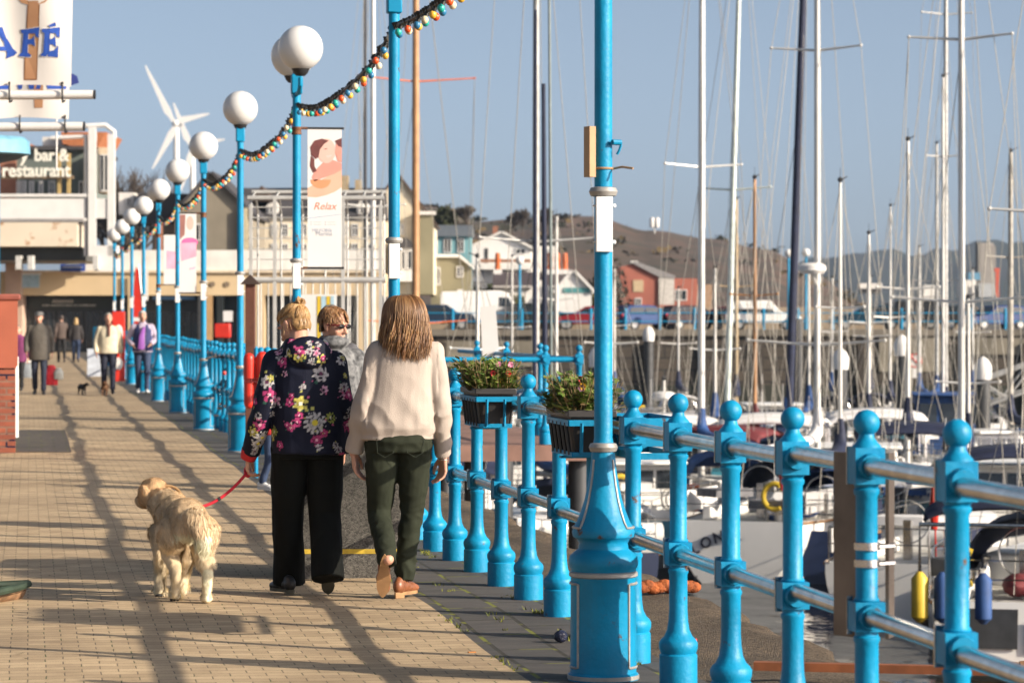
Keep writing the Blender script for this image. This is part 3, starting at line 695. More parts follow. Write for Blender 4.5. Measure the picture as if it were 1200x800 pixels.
# ---------------------------------------------------------------- flower troughs on the railing
LEAFG = pm('leaf_green',(0.15,0.24,0.035),0.55,c2=(0.07,0.13,0.022),scale=9); LEAFY = pm('leaf_yellow',(0.24,0.29,0.06),0.6,c2=(0.12,0.17,0.03),scale=9); DRY = pm('dry_stem',(0.24,0.16,0.07),0.7,var=0.4,scale=12)
PETY = pm('petal_yellow',(0.75,0.40,0.02),0.5); PETR = pm('petal_red',(0.55,0.02,0.02),0.5); PETW = pm('petal_pink',(0.62,0.22,0.35),0.5); PETP = pm('petal_purple',(0.10,0.02,0.06),0.5)
def trough(x, y, L, label, seed, fl, dz=0.0):
    rr = random.Random(seed); W = 0.20; zt, zb = 1.09, 0.90
    t = thing('flower_trough', label, 'planter', (x, y, dz))
    m = MB()
    a, b = W/2, L/2; a2, b2 = W/2-0.025, L/2-0.03
    ps = [(-a2,-b2,zb+0.012),(a2,-b2,zb+0.012),(a2,b2,zb+0.012),(-a2,b2,zb+0.012)]; pt = [(-a,-b,zt),(a,-b,zt),(a,b,zt),(-a,b,zt)]
    m.add(ps+pt, [(3,2,1,0),(0,1,5,4),(1,2,6,5),(2,3,7,6),(3,0,4,7)])
    k = 0.016
    for (x0,x1,y0,y1) in ((-a-k,a+k,-b-k,-b+0.004),(-a-k,a+k,b-0.004,b+k),(-a-k,-a+0.004,-b+0.0045,b-0.0045),(a-0.004,a+k,-b+0.0045,b-0.0045)): m.bb(x0,x1,y0,y1,zt-0.004,zt+0.03)
    m.build('tub', pm('black_plastic',(0.028,0.026,0.025),0.45,var=0.3,scale=8), t, bevel=0.004)
    m = MB(); m.bb(-a+0.006,a-0.006,-b+0.006,b-0.006,zt-0.03,zt-0.012); m.build('soil', pm('soil',(0.035,0.022,0.013),0.95,var=0.5,scale=30), t)
    m = MB()
    def ring(z, g, h):
        aa, bb_ = a+g, b+g
        for (x0,x1,y0,y1) in ((-aa,aa,-bb_-0.006,-bb_),(-aa,aa,bb_,bb_+0.006),(-aa-0.006,-aa,-bb_,bb_),(aa,aa+0.006,-bb_,bb_)): m.bb(x0,x1,y0,y1,z-h/2,z+h/2)
    ring(zt-0.03, 0.010, 0.028); ring(zb+0.012, -0.012, 0.022)
    for sg in (-1,1): 
        for xx in (-a*0.5,a*0.5): m.tube([(xx,sg*(b+0.013),zt-0.03),(xx,sg*(b-0.008),zb+0.01)],0.009,6)
    m.bb(-a,a,-0.03,0.03,zb-0.016,zb-0.004)
    m.build('cradle', BLUE, t)
    for sg in (-1,1):
        for yy in (-b*0.75, -b*0.38, 0, b*0.38, b*0.75): MB().tube([(sg*(a+0.012),yy,zt-0.03),(sg*(a-0.008),yy,zb+0.01)],0.010,6).build('side_bar', DARK, t)  # blue ribs in shade: that shade is put into the dark grey colour
    m = MB(); sg = 1 if x < RX else -1
    for yy in (-b*0.55, b*0.55): m.bb(sg*(a+0.018), sg*(a+0.04), yy-0.015, yy+0.015, zt-0.10, zt-0.02)
    m.build('hook', BLUE, t)
    # foliage
    m = MB()
    for i in range(620):
        bx, by = rr.uniform(-a*0.95,a*0.95), rr.uniform(-b*0.95,b*0.95); z = zt-0.01
        kind = rr.random(); ang = rr.uniform(0, 2*math.pi)
        if kind < 0.34:   # blade
            ln = rr.uniform(0.10,0.27); lean = rr.uniform(0.15,0.9); wd = rr.uniform(0.004,0.008); pts = []
            for q in range(5):
                u2 = q/4; pts.append(Vector((bx+math.cos(ang)*lean*ln*u2*u2, by+math.sin(ang)*lean*ln*u2*u2, z+ln*u2*(1-0.35*lean*u2))))
            sd = Vector((-math.sin(ang), math.cos(ang), 0)); mi = 0 if rr.random() < 0.6 else 1; vs = []
            for q, p in enumerate(pts): ww = wd*(1-(q/4)**2*0.95); vs += [p-sd*ww, p+sd*ww]
            m.add(vs, [(2*q,2*q+1,2*q+3,2*q+2) for q in range(4)], mi)
        else:             # leafy stalk
            ln = rr.uniform(0.05,0.21); tip = Vector((bx*1.45+rr.uniform(-.06,.06), by+rr.uniform(-.06,.06), z+ln))
            m.tube([(bx,by,z), tip], 0.0018, 4, 2)
            for q in range(7):
                u2 = rr.uniform(0.25,1); c = Vector((bx,by,z)).lerp(tip,u2); an = rr.uniform(0,6.28); l = rr.uniform(0.026,0.056); e = Vector((math.cos(an),math.sin(an),rr.uniform(-.2,.7))).normalized()
                sd = e.cross(Vector((0,0,1))).normalized()*l*0.36; m.add([c, c+e*l*0.5+sd, c+e*l, c+e*l*0.5-sd], [(0,1,2,3)], 1 if rr.random() < 0.45 else (0 if rr.random() < 0.85 else 2))
    m.build('foliage', [LEAFG, LEAFY, DRY], t, smooth=False)
    for i in range(fl):
        c = Vector((rr.uniform(-a,a), rr.uniform(-b,b), zt+rr.uniform(0.06,0.17))); m = MB(); pm_ = rr.choice([PETY,PETY,PETR,PETW,PETP])
        for q in range(6):
            an = q*1.047; e = Vector((math.cos(an), -0.4+0.3*math.sin(an), math.sin(an)))*0.019; s2 = e.cross(Vector((0,1,0))).normalized()*0.009
            m.add([c, c+e*0.6+s2, c+e, c+e*0.6-s2], [(0,1,2,3)], 0)
        m.tube([c, (c.x*0.9, c.y*0.9, zt)], 0.002, 4, 1)
        m.build('flower', [pm_, LEAFG], t, smooth=False)
    return t
def ynear(px, X): return YatX(px, X)
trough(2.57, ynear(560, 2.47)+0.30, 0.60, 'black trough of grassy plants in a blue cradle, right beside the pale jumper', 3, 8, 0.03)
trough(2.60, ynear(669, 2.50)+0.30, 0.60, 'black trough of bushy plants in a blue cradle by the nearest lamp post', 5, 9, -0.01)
def cradle(x, y, L, label):
    t = thing('empty_cradle', label, 'planter bracket', (x, y, 0))
    m = MB(); a, b = 0.11, L/2
    for (z, h) in ((1.055,0.05),(0.905,0.03)):
        for (x0,x1,y0,y1) in ((-a,a,-b-0.006,-b),(-a,a,b,b+0.006),(-a-0.006,-a,-b,b),(a,a+0.006,-b,b)): m.bb(x0,x1,y0,y1,z-h/2,z+h/2)
    for yy in (-b*0.6,0,b*0.6): m.bb(-a-0.012,-a-0.0065,yy-0.02,yy+0.02,0.89,1.08)
    m.build('frame', BLUE, t)
    m = MB(); m.bb(-a+0.01,a-0.01,-b+0.01,b-0.01,0.95,1.06); m.build('liner', BLUEF, t)
cradle(2.86, YatX(757, 2.86)+0.1, 0.8, 'empty blue planter cradle hung on the water side of the railing')

# sign seen from behind, its two steel wings gripping a post
yS = PYS[7]
t = thing('sign_panel', 'pair of steel sign backs clamped to the second nearest railing post', 'sign', (RX, yS, 0))
m = MB(); m.box((-0.045,0.085,0.80),(0.012,0.11,0.60),0.5); m.build('panel', pm('aged_steel',(0.17,0.13,0.10),0.4,0.55,var=0.35,scale=5), t)
m = MB(); m.box((0.085,0.03,0.80),(0.012,0.10,0.60),-0.45); m.build('panel', pm('aged_steel',(0.17,0.13,0.10),0.4,0.55,var=0.35,scale=5), t)
m = MB()
for z in (0.80,0.745): m.lathe([(0.036,-0.013),(0.043,-0.012),(0.043,0.012),(0.036,0.013)],(0,0,z),18); m.tube([(0.03,-0.03,z),(0.09,0.0,z)],0.008,6)
m.build('clamp', STEEL, t)

# small things lying on the quay strip
def gpos(px, py, z=0.0):
    d = FPX*(EYE-z)/(py-HY); return PX(px, d, z)
m = MB(); a = gpos(752, 688, 0.05); b = gpos(812, 686, 0.05)
for i in range(10):
    p = a.lerp(b, i/9); m.sph(p+Vector((0,0,0.01*math.sin(i*2))), 0.045, 10, sc=(1.1,0.8,0.75))
m.tube([a, b], 0.03, 8)
tag(m.build('rusty_bar', pm('orange_rust',(0.30,0.075,0.015),0.85,var=0.5,scale=25,bump=0.5,bscale=60)), 'rusty orange mooring bar on the edge of the quay', 'mooring bar')
m = MB(); a = gpos(884, 785, 0.05); b = gpos(1215, 781, 0.09); dv = (b-a); m.box((a+b)/2, (dv.length, 0.06, 0.035), math.atan2(dv.y, dv.x))
tag(m.build('rusty_plank', pm('rust_flat',(0.24,0.075,0.025),0.8,var=0.5,scale=6)), 'long rust coloured plank lying behind the railing posts', 'plank')
c = gpos(657, 745, 0.03); m = MB(); m.sph(c, 0.034, 12, sc=(1.0,0.9,0.9)); o = m.build('crumpled_bag', pm('navy_plastic',(0.01,0.014,0.04),0.35,var=0.4,scale=30,bump=0.8,bscale=50))
tag(o, 'small crumpled dark blue bag on the slabs by the lamp base', 'litter')
c = gpos(812, 750, 0.012); m = MB(); m.box(c,(0.035,0.02,0.018),0.4); tag(m.build('red_scrap', REDP), 'tiny red scrap on the rough quay concrete', 'litter')
c = gpos(1195, 782, 0.03); m = MB(); m.tube([c, c+Vector((1.2,-0.2,0))],[0.03,0.09],10); tag(m.build('coiled_hose', pm('tan_rust',(0.30,0.16,0.08),0.8,var=0.4,scale=20)), 'rusty pipe end lying at the quay edge in the corner', 'pipe')
# moss and weeds along the slab joints
m = MB()
for i in range(900):
    if R.random() < 0.55: x = R.choice([2.1, 2.34, 2.58])+R.gauss(0,0.012); y = R.uniform(11, 26)
    else: x = R.gauss(2.62,0.05); y = R.choice(PYS[8:20])+R.gauss(0,0.10)
    cl = noise.noise(Vector((x*3,y*1.1,0)))
    if cl < 0.05: continue
    z = gz(x,y)+0.004; h = R.uniform(0.006,0.022)*(1+cl)
    for q in range(4):
        an = R.uniform(0,6.28); e = Vector((math.cos(an)*h*0.8, math.sin(an)*h*0.8, h)); sd = Vector((-math.sin(an),math.cos(an),0))*0.004
        p = Vector((x+R.gauss(0,0.012), y+R.gauss(0,0.012), z)); m.add([p-sd,p+sd,p+e],[(0,1,2)],0)
o = m.build('weeds', pm('moss',(0.22,0.22,0.03),0.9,c2=(0.09,0.11,0.02),scale=14), smooth=False); tag(o, None, None, kind='stuff')
m = MB()
for i in range(14):
    x = R.uniform(-1,2.3); y = R.uniform(10,20); z = gz(x,y)+0.009; a = R.uniform(0,3.1); l = R.uniform(0.012,0.028)
    m.add([Vector((x,y,z))+Vector((math.cos(a+q)*l*(1 if k%2 else .5), math.sin(a+q)*l*(1 if k%2 else .5), 0.004*(k%2))) for k, q in enumerate((0,1.57,3.14,4.7))],[(0,1,2,3)])
o = m.build('fallen_leaves', pm('leaf_litter',(0.10,0.09,0.03),0.9,var=0.5), smooth=False); tag(o, None, None, kind='stuff')
m = MB(); c = gpos(553, 764.5, 0.004+gz(1.9,14.6)); m.box(c+Vector((0,0,0.004)),(0.035,0.02,0.004),0.2); tag(m.build('orange_scrap', pm('dry_orange',(0.5,0.2,0.05),0.8)), 'tiny orange scrap on the edge of the buff paving', 'litter')

# grey granite block with yellow lines
gp = gpos(432, 661); 
t = thing('granite_block', 'speckled grey stone block with yellow lines, between the two walking women', 'stone block', (gpos(405,676).x, gpos(405,676).y+0.25, 0), -0.12)
GRAN = gravel_mat('granite', (0.035,0.035,0.036), (0.15,0.148,0.145), 130, 0.2)
m = MB(); m.bb(-0.34,0.37,-0.32,0.32,-0.02,0.86); m.build('body', GRAN, t, bevel=0.015)
m = MB(); 
for z in (0.145, 0.80): m.bb(-0.343,0.373,-0.323,0.323,z,z+0.028)
m.build('yellow_line', pm('yellow_line',(0.55,0.38,0.04),0.6,var=0.3,scale=20), t)

# dark bow of a small planter boat, bottom left
gp = gpos(0, 708)
t = thing('boat_planter', 'pointed bow of a small wooden boat with a green rim, lower left corner', 'boat planter', gpos(33, 705), math.radians(-50))
# local: +x... bow at origin pointing +y turned; hull runs back
def pb(k, s):  # k 0 bow..1
    return Vector((s*0.34*(1-(1-k)**2)*0.9, 0, 0))
m = MB(); g = MB(); L = 1.5; n = 12
rows = []
for i in range(n+1):
    k = i/n; y = -L*k; wv = 0.36*math.sin(min(1,k*1.25)*math.pi/2)**0.8; zt = 0.095-0.04*k*(1.3-k); 
    rows.append([(-wv,y,zt),(-wv*0.86,y*0.985-0.02,zt*0.5),(-wv*0.55,y*0.97-0.05,0.012),(wv*0.55,y*0.97-0.05,0.012),(wv*0.86,y*0.985-0.02,zt*0.5),(wv,y,zt)])
vs = [p for r_ in rows for p in r_]; fs = []
for i in range(n):
    for j in range(5): fs.append((i*6+j,i*6+j+1,(i+1)*6+j+1,(i+1)*6+j))
m.add(vs, fs); m.build('hull', pm('worn_planks',(0.27,0.155,0.08),0.85,var=0.4,scale=14,bump=0.3,bscale=50), t)
for sgn in (0, 5): g.tube([Vector(rows[i][sgn])+Vector((0,0,0.004)) for i in range(n+1)], 0.022, 8)
g.build('gunwale', pm('green_gunwale',(0.025,0.045,0.028),0.7,var=0.5,scale=12), t)
m = MB(); m.face([Vector(rows[i][0])-Vector((0,0,0.025)) for i in range(n+1)]+[Vector(rows[i][5])-Vector((0,0,0.025)) for i in range(n,0,-1)]); m.build('soil', pm('soil',(0.035,0.022,0.013),0.95), t)

# brick pillar and white pole at the left edge
BRICKM = wallmat('red_brick', (0.30,0.085,0.045), (0.22,0.06,0.035), (0.20,0.11,0.08), 0.225, 0.075, 0.012, moss=0.0)
gp = gpos(18, 531); t = thing('brick_pillar', 'red brick pillar with a smooth red painted upper half, left edge', 'pillar', (gp.x-0.55, gp.y+0.3, 0))
m = MB(); m.bb(-0.6,0.55,-0.28,0.3,0,1.0); m.build('brickwork', BRICKM, t)
m = MB(); m.bb(-0.62,0.575,-0.30,0.32,1.0,1.76); m.bb(-0.62,0.56,-0.305,0.32,0.98,1.004); m.build('render', pm('red_render',(0.36,0.095,0.05),0.7,var=0.12,scale=3), t)
m = MB(); m.bb(-0.62,0.61,-0.33,0.35,1.76,1.83); m.build('coping', pm('red_coping',(0.23,0.06,0.04),0.7), t, bevel=0.02)
gp = gpos(18, 514); m = MB(); m.cyl((0,0,0),(0,0,1.05),0.042,n=14); m.sph((0,0,1.05),0.042,12,sc=(1,1,.4))
tag(m.build('white_bollard', WHITE, None, (gp.x, gp.y, 0)), 'slim white post standing beside the brick pillar', 'post')

# cafe banners on white arms, upper left
def cafe_banner(d, pole_py, pole_px, bot_py, right_px, label, show, zoff):
    s = FPX/d; root = PX(0, d, EYE+(HY-pole_py)/s)
    t = thing('cafe_banner', label, 'banner', root, -TH)
    rp = 5.4/s*100/100
    m = MB(); m.tube([(-1.6,0,0),(pole_px/s,0,0.02)], 5.3/s, 14); m.build('arm', WHITE, t)
    m = MB(); m.tube([(pole_px/s-0.002,0,0.02),(pole_px/s+0.018,0,0.02)], 5.5/s, 14); m.build('end_cap', BLACK, t)
    zb = (pole_py-bot_py)/s; zt = zb+2.2; x1 = right_px/s
    # cloth: gently rippled sheet with real thickness
    def cz(x, z): return 0.035*math.sin(x*7+z*0.8)*min(1,0.4+(z-zb))
    nx, nz = 40, 24; vs = []; fs = []
    for side in (0, 1):
        for j in range(nz+1):
            for i in range(nx+1):
                x = -1.3+(x1+1.3)*i/nx+0.03*(j/nz)*(i/nx); z = zb+(zt-zb)*j/nz + 0.012*math.sin(x*5)*(1-j/nz); vs.append((x, cz(x,z)-0.05+0.004*side, z))
    n1 = (nx+1)*(nz+1)
    for j in range(nz):
        for i in range(nx):
            q = (j*(nx+1)+i, j*(nx+1)+i+1, (j+1)*(nx+1)+i+1, (j+1)*(nx+1)+i); fs += [q, tuple(reversed([a+n1 for a in q]))]
    m = MB(); m.add(vs, fs); m.build('cloth', pm('banner_cream',(0.70,0.67,0.63),0.7,var=0.04,scale=1.5), t)
    m = MB()
    for px in show['ties']:
        x = px/s; m.tube([(x,-0.065,zb+0.03),(x,-0.075,0),(x,-0.04,-0.07),(x+0.01,0.05,-0.05)], 0.012, 6); m.sph((x,-0.065,zb+0.03),0.016,8)
    m.build('tie', BLACK, t)
    def plate(mb, pts, off, mi, bow=True):  # polygons laid on the cloth, split finely so they follow it
        vs = [(x/s, cz(x/s, (pole_py-y)/s)-0.05-off, (pole_py-y)/s) for x, y in pts]; mb.face(vs, mi)
    return t, s, plate
def band(mb, plate, pts_l, pts_r, off, mi):
    for i in range(len(pts_l)-1):
        plate(mb, [pts_l[i], pts_r[i], pts_r[i+1], pts_l[i+1]], off, mi)
ink = pm('banner_blue',(0.022,0.085,0.42),0.6,var=0.12,scale=8); outl = pm('banner_outline',(0.02,0.03,0.10),0.6); spn = pm('banner_spoon',(0.50,0.27,0.14),0.6,c2=(0.40,0.20,0.10),scale=2); spo = pm('banner_spoon_edge',(0.26,0.12,0.05),0.6)
tie_w = pm('banner_white2',(0.82,0.80,0.77),0.7)
def letters(mb, plate, ox, oy, k, gl, off, mi, grow=0.0):
    for pts in gl:
        cx = sum(p[0] for p in pts)/len(pts); cy = sum(p[1] for p in pts)/len(pts)
        plate(mb, [(ox+(cx+(x-cx)*(1+grow/max(6,abs(x-cx)+1e-6) if abs(x-cx)>0.1 else 1))*k, oy+(cy+(y-cy)*(1+grow/max(6,abs(y-cy)+1e-6) if abs(y-cy)>0.1 else 1))*k) for x, y in pts], off, mi)
# glyphs in photo pixels (taken from the sign's own proportions)
GA = [[(-12,67),(-3,34),(3,32),(9,48),(5,50),(0,42),(-6,62)],[(5,48),(9,46),(16,58),(20.5,62),(17,65.5),(8,69),(9,63),(6,55)],[(-8,55),(8,55),(9,60),(-9,60)]]
GF = [[(25,35.5),(34,35),(33,62),(37,65),(36,67.5),(23,66.5),(23,64.5),(26,62),(28,40),(25.5,39)],[(33.5,35),(47.5,33),(46.5,45),(43.5,44),(42,40),(34,40)],[(33.5,47),(38,46.5),(41,43),(42,55),(38,52.5),(33.5,52.5)]]
GE = [[(50.5,35),(60,34.5),(59,62),(55,67),(49,66.5),(49,64.5),(52,62),(53.5,40),(50.5,38.5)],[(59.5,34.5),(71.5,33),(71,45),(68,44),(66,40),(59.5,40)],[(59.3,47),(63,46.5),(66,43.5),(67,56),(63,53),(59,53)],[(58.5,61),(65,60),(69.5,54),(69,68),(57,67)],[(58,31),(66,27),(67,31.5),(60,33)]]
t, s, pl = cafe_banner(36.5, 113, 110, 101, 84, 'white banner with blue lettering AFÉ and a wooden spoon, the nearer of two', {'ties':(12,74)}, 0)
m = MB()
band(m, pl, [(35,2),(33.5,20),(32.5,40),(30.5,60),(30,93)], [(46,2),(46,20),(45.5,40),(44,60),(43,93)], 0.004, 1)
band(m, pl, [(20,-6),(22,0),(26,4),(34,6.5)], [(60,-6),(58,0),(54,4),(46,6.5)], 0.0045, 1)
band(m, pl, [(33,6.5),(32,20),(31,40),(29,60),(28.5,94.5)], [(48,6.5),(47.3,20),(47,40),(45.5,60),(44.3,94.5)], 0.003, 2)
for gl in (GA, GF, GE):
    letters(m, pl, 0, 0, 1, gl, 0.006, 3, 0.9); letters(m, pl, 0, 0, 1, gl, 0.0075, 4, 0.28); letters(m, pl, 0, 0, 1, gl, 0.009, 0)
m.build('print', [ink, spn, spo, tie_w, outl], t, smooth=False)
t, s, pl = cafe_banner(42.5, 150, 98, 139, 81, 'second white cafe banner partly hidden behind the front one', {'ties':(24,77)}, 0)
m = MB(); band(m, pl, [(41,90),(41,127)], [(52,90),(51,127)], 0.004, 1)
for (a,b) in ((-2,12),(20,28),(33,50),(55,80)): pl(m, [(a,97),(b,97),(b-2,105),(a+2,105)], 0.006, 0)
m.build('print', [ink, spn], t, smooth=False)
# blue round canopy drum and the blue flag tip
d = 47.0; s = FPX/d; c = PX(-28, d, EYE+(HY-176)/s)
t = thing('round_canopy', 'weathered light blue round canopy edge below the cafe banners', 'canopy', c)
m = MB(); m.lathe([(0.05,0.22),(0.72,0.19),(0.79,0.13),(0.80,-0.06),(0.74,-0.08)], n=40); m.build('rim', pm('faded_blue',(0.16,0.38,0.52),0.6,var=0.3,scale=4,stain=(0.20,0.22,0.06),stain_amt=0.12,stain_scale=4), t)
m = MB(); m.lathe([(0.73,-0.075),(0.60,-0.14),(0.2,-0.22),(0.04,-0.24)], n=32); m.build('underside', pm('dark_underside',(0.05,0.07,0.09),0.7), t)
m = MB(); m.cyl((0.30,-0.25,-c.z),(0.30,-0.25,-0.05),0.05,n=12); m.build('post', BLUEF, t)
d = 52.0; s = FPX/d; c = P(84, 93, d)
t = thing('blue_pennant', 'tip of a small blue flag poking out behind the cafe banner', 'flag', c, -TH)
m = MB(); m.prism([(-0.25,0,0.12),(0.02,0,0.09),(0.09,0,0.05),(0.12,0,-0.06),(0.0,0,-0.10),(-0.25,0,-0.12)],(0,0.01,0)); m.build('cloth', pm('flag_blue',(0.03,0.05,0.24),0.7), t)
m = MB(); m.tube([(-0.25,0.005,-1.5),(-0.25,0.005,0.2)],0.015,8); m.build('staff', WHITE, t)
# ---------------------------------------------------------------- people and animals
class Blob(MB):
    def ell(s, c, r, M=None): s.sph(c, 1.0, 20, 0, r, M); return s
    def cap(s, p0, r0, p1, r1, n=14):
        p0, p1 = Vector(p0), Vector(p1); t = (p1-p0)
        if t.length < 1e-6: return s
        t.normalize(); pts = []; rs = []
        for a in (-88,-60,-30,0): q = math.radians(a); pts.append(p0 + t*r0*math.sin(q)); rs.append(max(0.001, r0*math.cos(q)))
        for a in (0,30,60,88): q = math.radians(a); pts.append(p1 + t*r1*math.sin(q)); rs.append(max(0.001, r1*math.cos(q)))
        s.tube(pts, rs, n); return s
    def chain(s, pts, rs):
        for i in range(len(pts)-1): s.cap(pts[i], rs[i], pts[i+1], rs[i+1])
        return s
    def rings(s, rg, n=28):
        """rg: (z, cx, cy, rx, ry) horizontal rings, flat ends"""
        vs = []; k = len(rg)
        for (z, cx, cy, rx, ry) in rg:
            for j in range(n):
                q = 2*math.pi*j/n; c_, s_ = math.cos(q), math.sin(q)
                e = 0.85
                vs.append((cx+rx*abs(c_)**e*(1 if c_ > 0 else -1), cy+ry*abs(s_)**e*(1 if s_ > 0 else -1), z))
        fs = []
        for i in range(k-1):
            for j in range(n): fs.append((i*n+j, i*n+(j+1)%n, (i+1)*n+(j+1)%n, (i+1)*n+j))
        fs.append(tuple(reversed(range(n)))); fs.append(tuple((k-1)*n+j for j in range(n)))
        s.add(vs, fs); return s
def smoothpath(pts, rs, n=5):
    """Catmull-Rom through pts"""
    P_ = [Vector(p) for p in pts]; out = []; ro = []
    for i in range(len(P_)-1):
        a, b, c, d = P_[max(i-1,0)], P_[i], P_[i+1], P_[min(i+2,len(P_)-1)]
        for k in range(n):
            t = k/n
            out.append(0.5*((2*b)+(c-a)*t+(2*a-5*b+4*c-d)*t*t+(3*b-a-3*c+d)*t**3)); ro.append(rs[i]*(1-t)+rs[i+1]*t)
    out.append(P_[-1]); ro.append(rs[-1]); return out, ro
def remesh(blob, vox, smooth=4, disp=None, drop=None):
    me = bpy.data.meshes.new('b'); me.from_pydata(blob.v, [], blob.f); me.update()
    o = bpy.data.objects.new('b', me); col.objects.link(o)
    r = o.modifiers.new('r', 'REMESH'); r.mode = 'VOXEL'; r.voxel_size = vox; r.use_smooth_shade = True
    if smooth: q = o.modifiers.new('s', 'SMOOTH'); q.factor = 0.5; q.iterations = smooth
    dg = bpy.context.evaluated_depsgraph_get(); dg.update()
    m2 = bpy.data.meshes.new_from_object(o.evaluated_get(dg))
    bpy.data.objects.remove(o); bpy.data.meshes.remove(me)
    if disp:
        nv = len(m2.vertices); co_ = np.empty(nv*3, np.float32); m2.vertices.foreach_get('co', co_)
        no = np.empty(nv*3, np.float32); m2.vertex_normals.foreach_get('vector', no)
        co_ = co_.reshape(-1,3); no = no.reshape(-1,3)
        co_ = disp(co_, no); m2.vertices.foreach_set('co', np.ascontiguousarray(co_, np.float32).ravel()); m2.update()
    if drop:
        bm = bmesh.new(); bm.from_mesh(m2)
        bmesh.ops.delete(bm, geom=[v for v in bm.verts if drop(v.co)], context='VERTS'); bm.to_mesh(m2); bm.free()
    m2.polygons.foreach_set('use_smooth', [True]*len(m2.polygons)); m2.update()
    return m2
def fin(name, me, mat, parent):
    me.materials.clear(); me.materials.append(mat); me.name = name
    return link(name, me, parent)
def setcol(me, arr):
    a = me.color_attributes.new('Col', 'FLOAT_COLOR', 'POINT'); a.data.foreach_set('color', np.ascontiguousarray(arr, np.float32).ravel())
def folds(amp, fx=9, fz=16, seed=0, extra=None):
    def f(co_, no):
        out = co_.copy()
        for i in range(len(co_)):
            x, y, z = co_[i]
            v = noise.noise(Vector((x*fx, y*fx, z*fz+seed*7.3)))*0.65 + noise.noise(Vector((x*fx*2.3+5, y*fx*2.3, z*fz*1.7+seed)))*0.35
            a = amp
            if extra: a = amp*extra(x, y, z)
            v = (1-abs(v)*2.2)-0.45
            out[i] += no[i]*v*a
        return out
    return f
SKIN = pm('skin', (0.56, 0.31, 0.215), 0.5, var=0.12, scale=18, c2=(0.50,0.25,0.17))
HAIRM = pm('hair_strands', (1,1,1), 0.42, var=0.15, scale=60, attr='Col', spec=0.5)
EYEW = pm('eye_white',(0.7,0.68,0.64),0.3); EYED = pm('eye_iris',(0.05,0.035,0.02),0.2)
def headM(c, yaw=0, pitch=0, roll=0, hs=1.0):
    return Matrix.Translation(Vector(c)) @ Matrix.Rotation(yaw,4,'Z') @ Matrix.Rotation(-pitch,4,'X') @ Matrix.Rotation(roll,4,'Y') @ Matrix.Scale(hs,4)
def head_prims(b, M):
    R3 = M.to_3x3(); hs = M.median_scale; Rn = R3.normalized()
    def E(c, r): b.sph(M @ Vector(c), hs, 20, 0, r, Rn)
    E((0,-0.012,0.038),(0.073,0.092,0.082)); E((0,0.028,-0.02),(0.060,0.066,0.085)); E((0,0.042,-0.078),(0.045,0.046,0.038)); E((0,0.062,-0.098),(0.02,0.02,0.018))
    E((0.038,0.05,-0.03),(0.026,0.030,0.030)); E((-0.038,0.05,-0.03),(0.026,0.030,0.030))
    b.cap(M @ Vector((0,0.090,0.005)), 0.0085*hs, M @ Vector((0,0.112,-0.034)), 0.0125*hs)
    E((0.010,0.098,-0.038),(0.010,0.010,0.008)); E((-0.010,0.098,-0.038),(0.010,0.010,0.008))
    E((0.03,0.078,0.024),(0.026,0.012,0.009)); E((-0.03,0.078,0.024),(0.026,0.012,0.009))
    E((0,0.086,-0.062),(0.022,0.010,0.006)); E((0,0.084,-0.073),(0.019,0.010,0.007))
    for sgn in (-1,1):
        E((sgn*0.077,-0.008,-0.004),(0.009,0.020,0.031)); E((sgn*0.083,-0.014,0.008),(0.006,0.014,0.020)); E((sgn*0.076,0.0,-0.03),(0.007,0.010,0.011))
def hand_prims(b, wr, down, spread, nrm, k=1.0, curl=0.5, fan=0.03):
    """down: unit vector wrist->fingers; spread: towards the thumb side; nrm: palm side"""
    wr, D, S, N_ = Vector(wr), Vector(down).normalized(), Vector(spread).normalized(), Vector(nrm).normalized()
    pt = lambda n, s_, d: wr + N_*n*k + S*s_*k + D*d*k
    b.cap(pt(0,0,-0.03),0.024*k,pt(0,0,0.01),0.024*k)
    for s_ in (-0.024,-0.008,0.008,0.024): b.cap(pt(0,s_*0.6,0.012),0.0145*k,pt(0,s_*1.05,0.082),0.0118*k)
    for i, (s_, l) in enumerate(((-0.030,0.060),(-0.0105,0.074),(0.0095,0.080),(0.029,0.072))):
        p = pt(0.0,s_,0.084); a = 0.15+curl*0.3
        L_ = (0.44,0.32,0.26)
        for q in range(3):
            e = (D*math.cos(a) + N_*math.sin(a) + S*(s_*fan*12)).normalized(); p2 = p + e*l*L_[q]*k*1.12
            b.cap(p, (0.0092-0.001*q)*k, p2, (0.0084-0.001*q)*k); p = p2; a += curl*(0.62 if q == 0 else 0.5)
    p0, p1, p2, p3 = pt(0.004,0.022,0.018), pt(0.012,0.048,0.046), pt(0.018,0.056,0.074), pt(0.022,0.052,0.098)
    b.cap(p0,0.016*k,p1,0.0115*k); b.cap(p1,0.0112*k,p2,0.0098*k); b.cap(p2,0.0096*k,p3,0.0082*k)
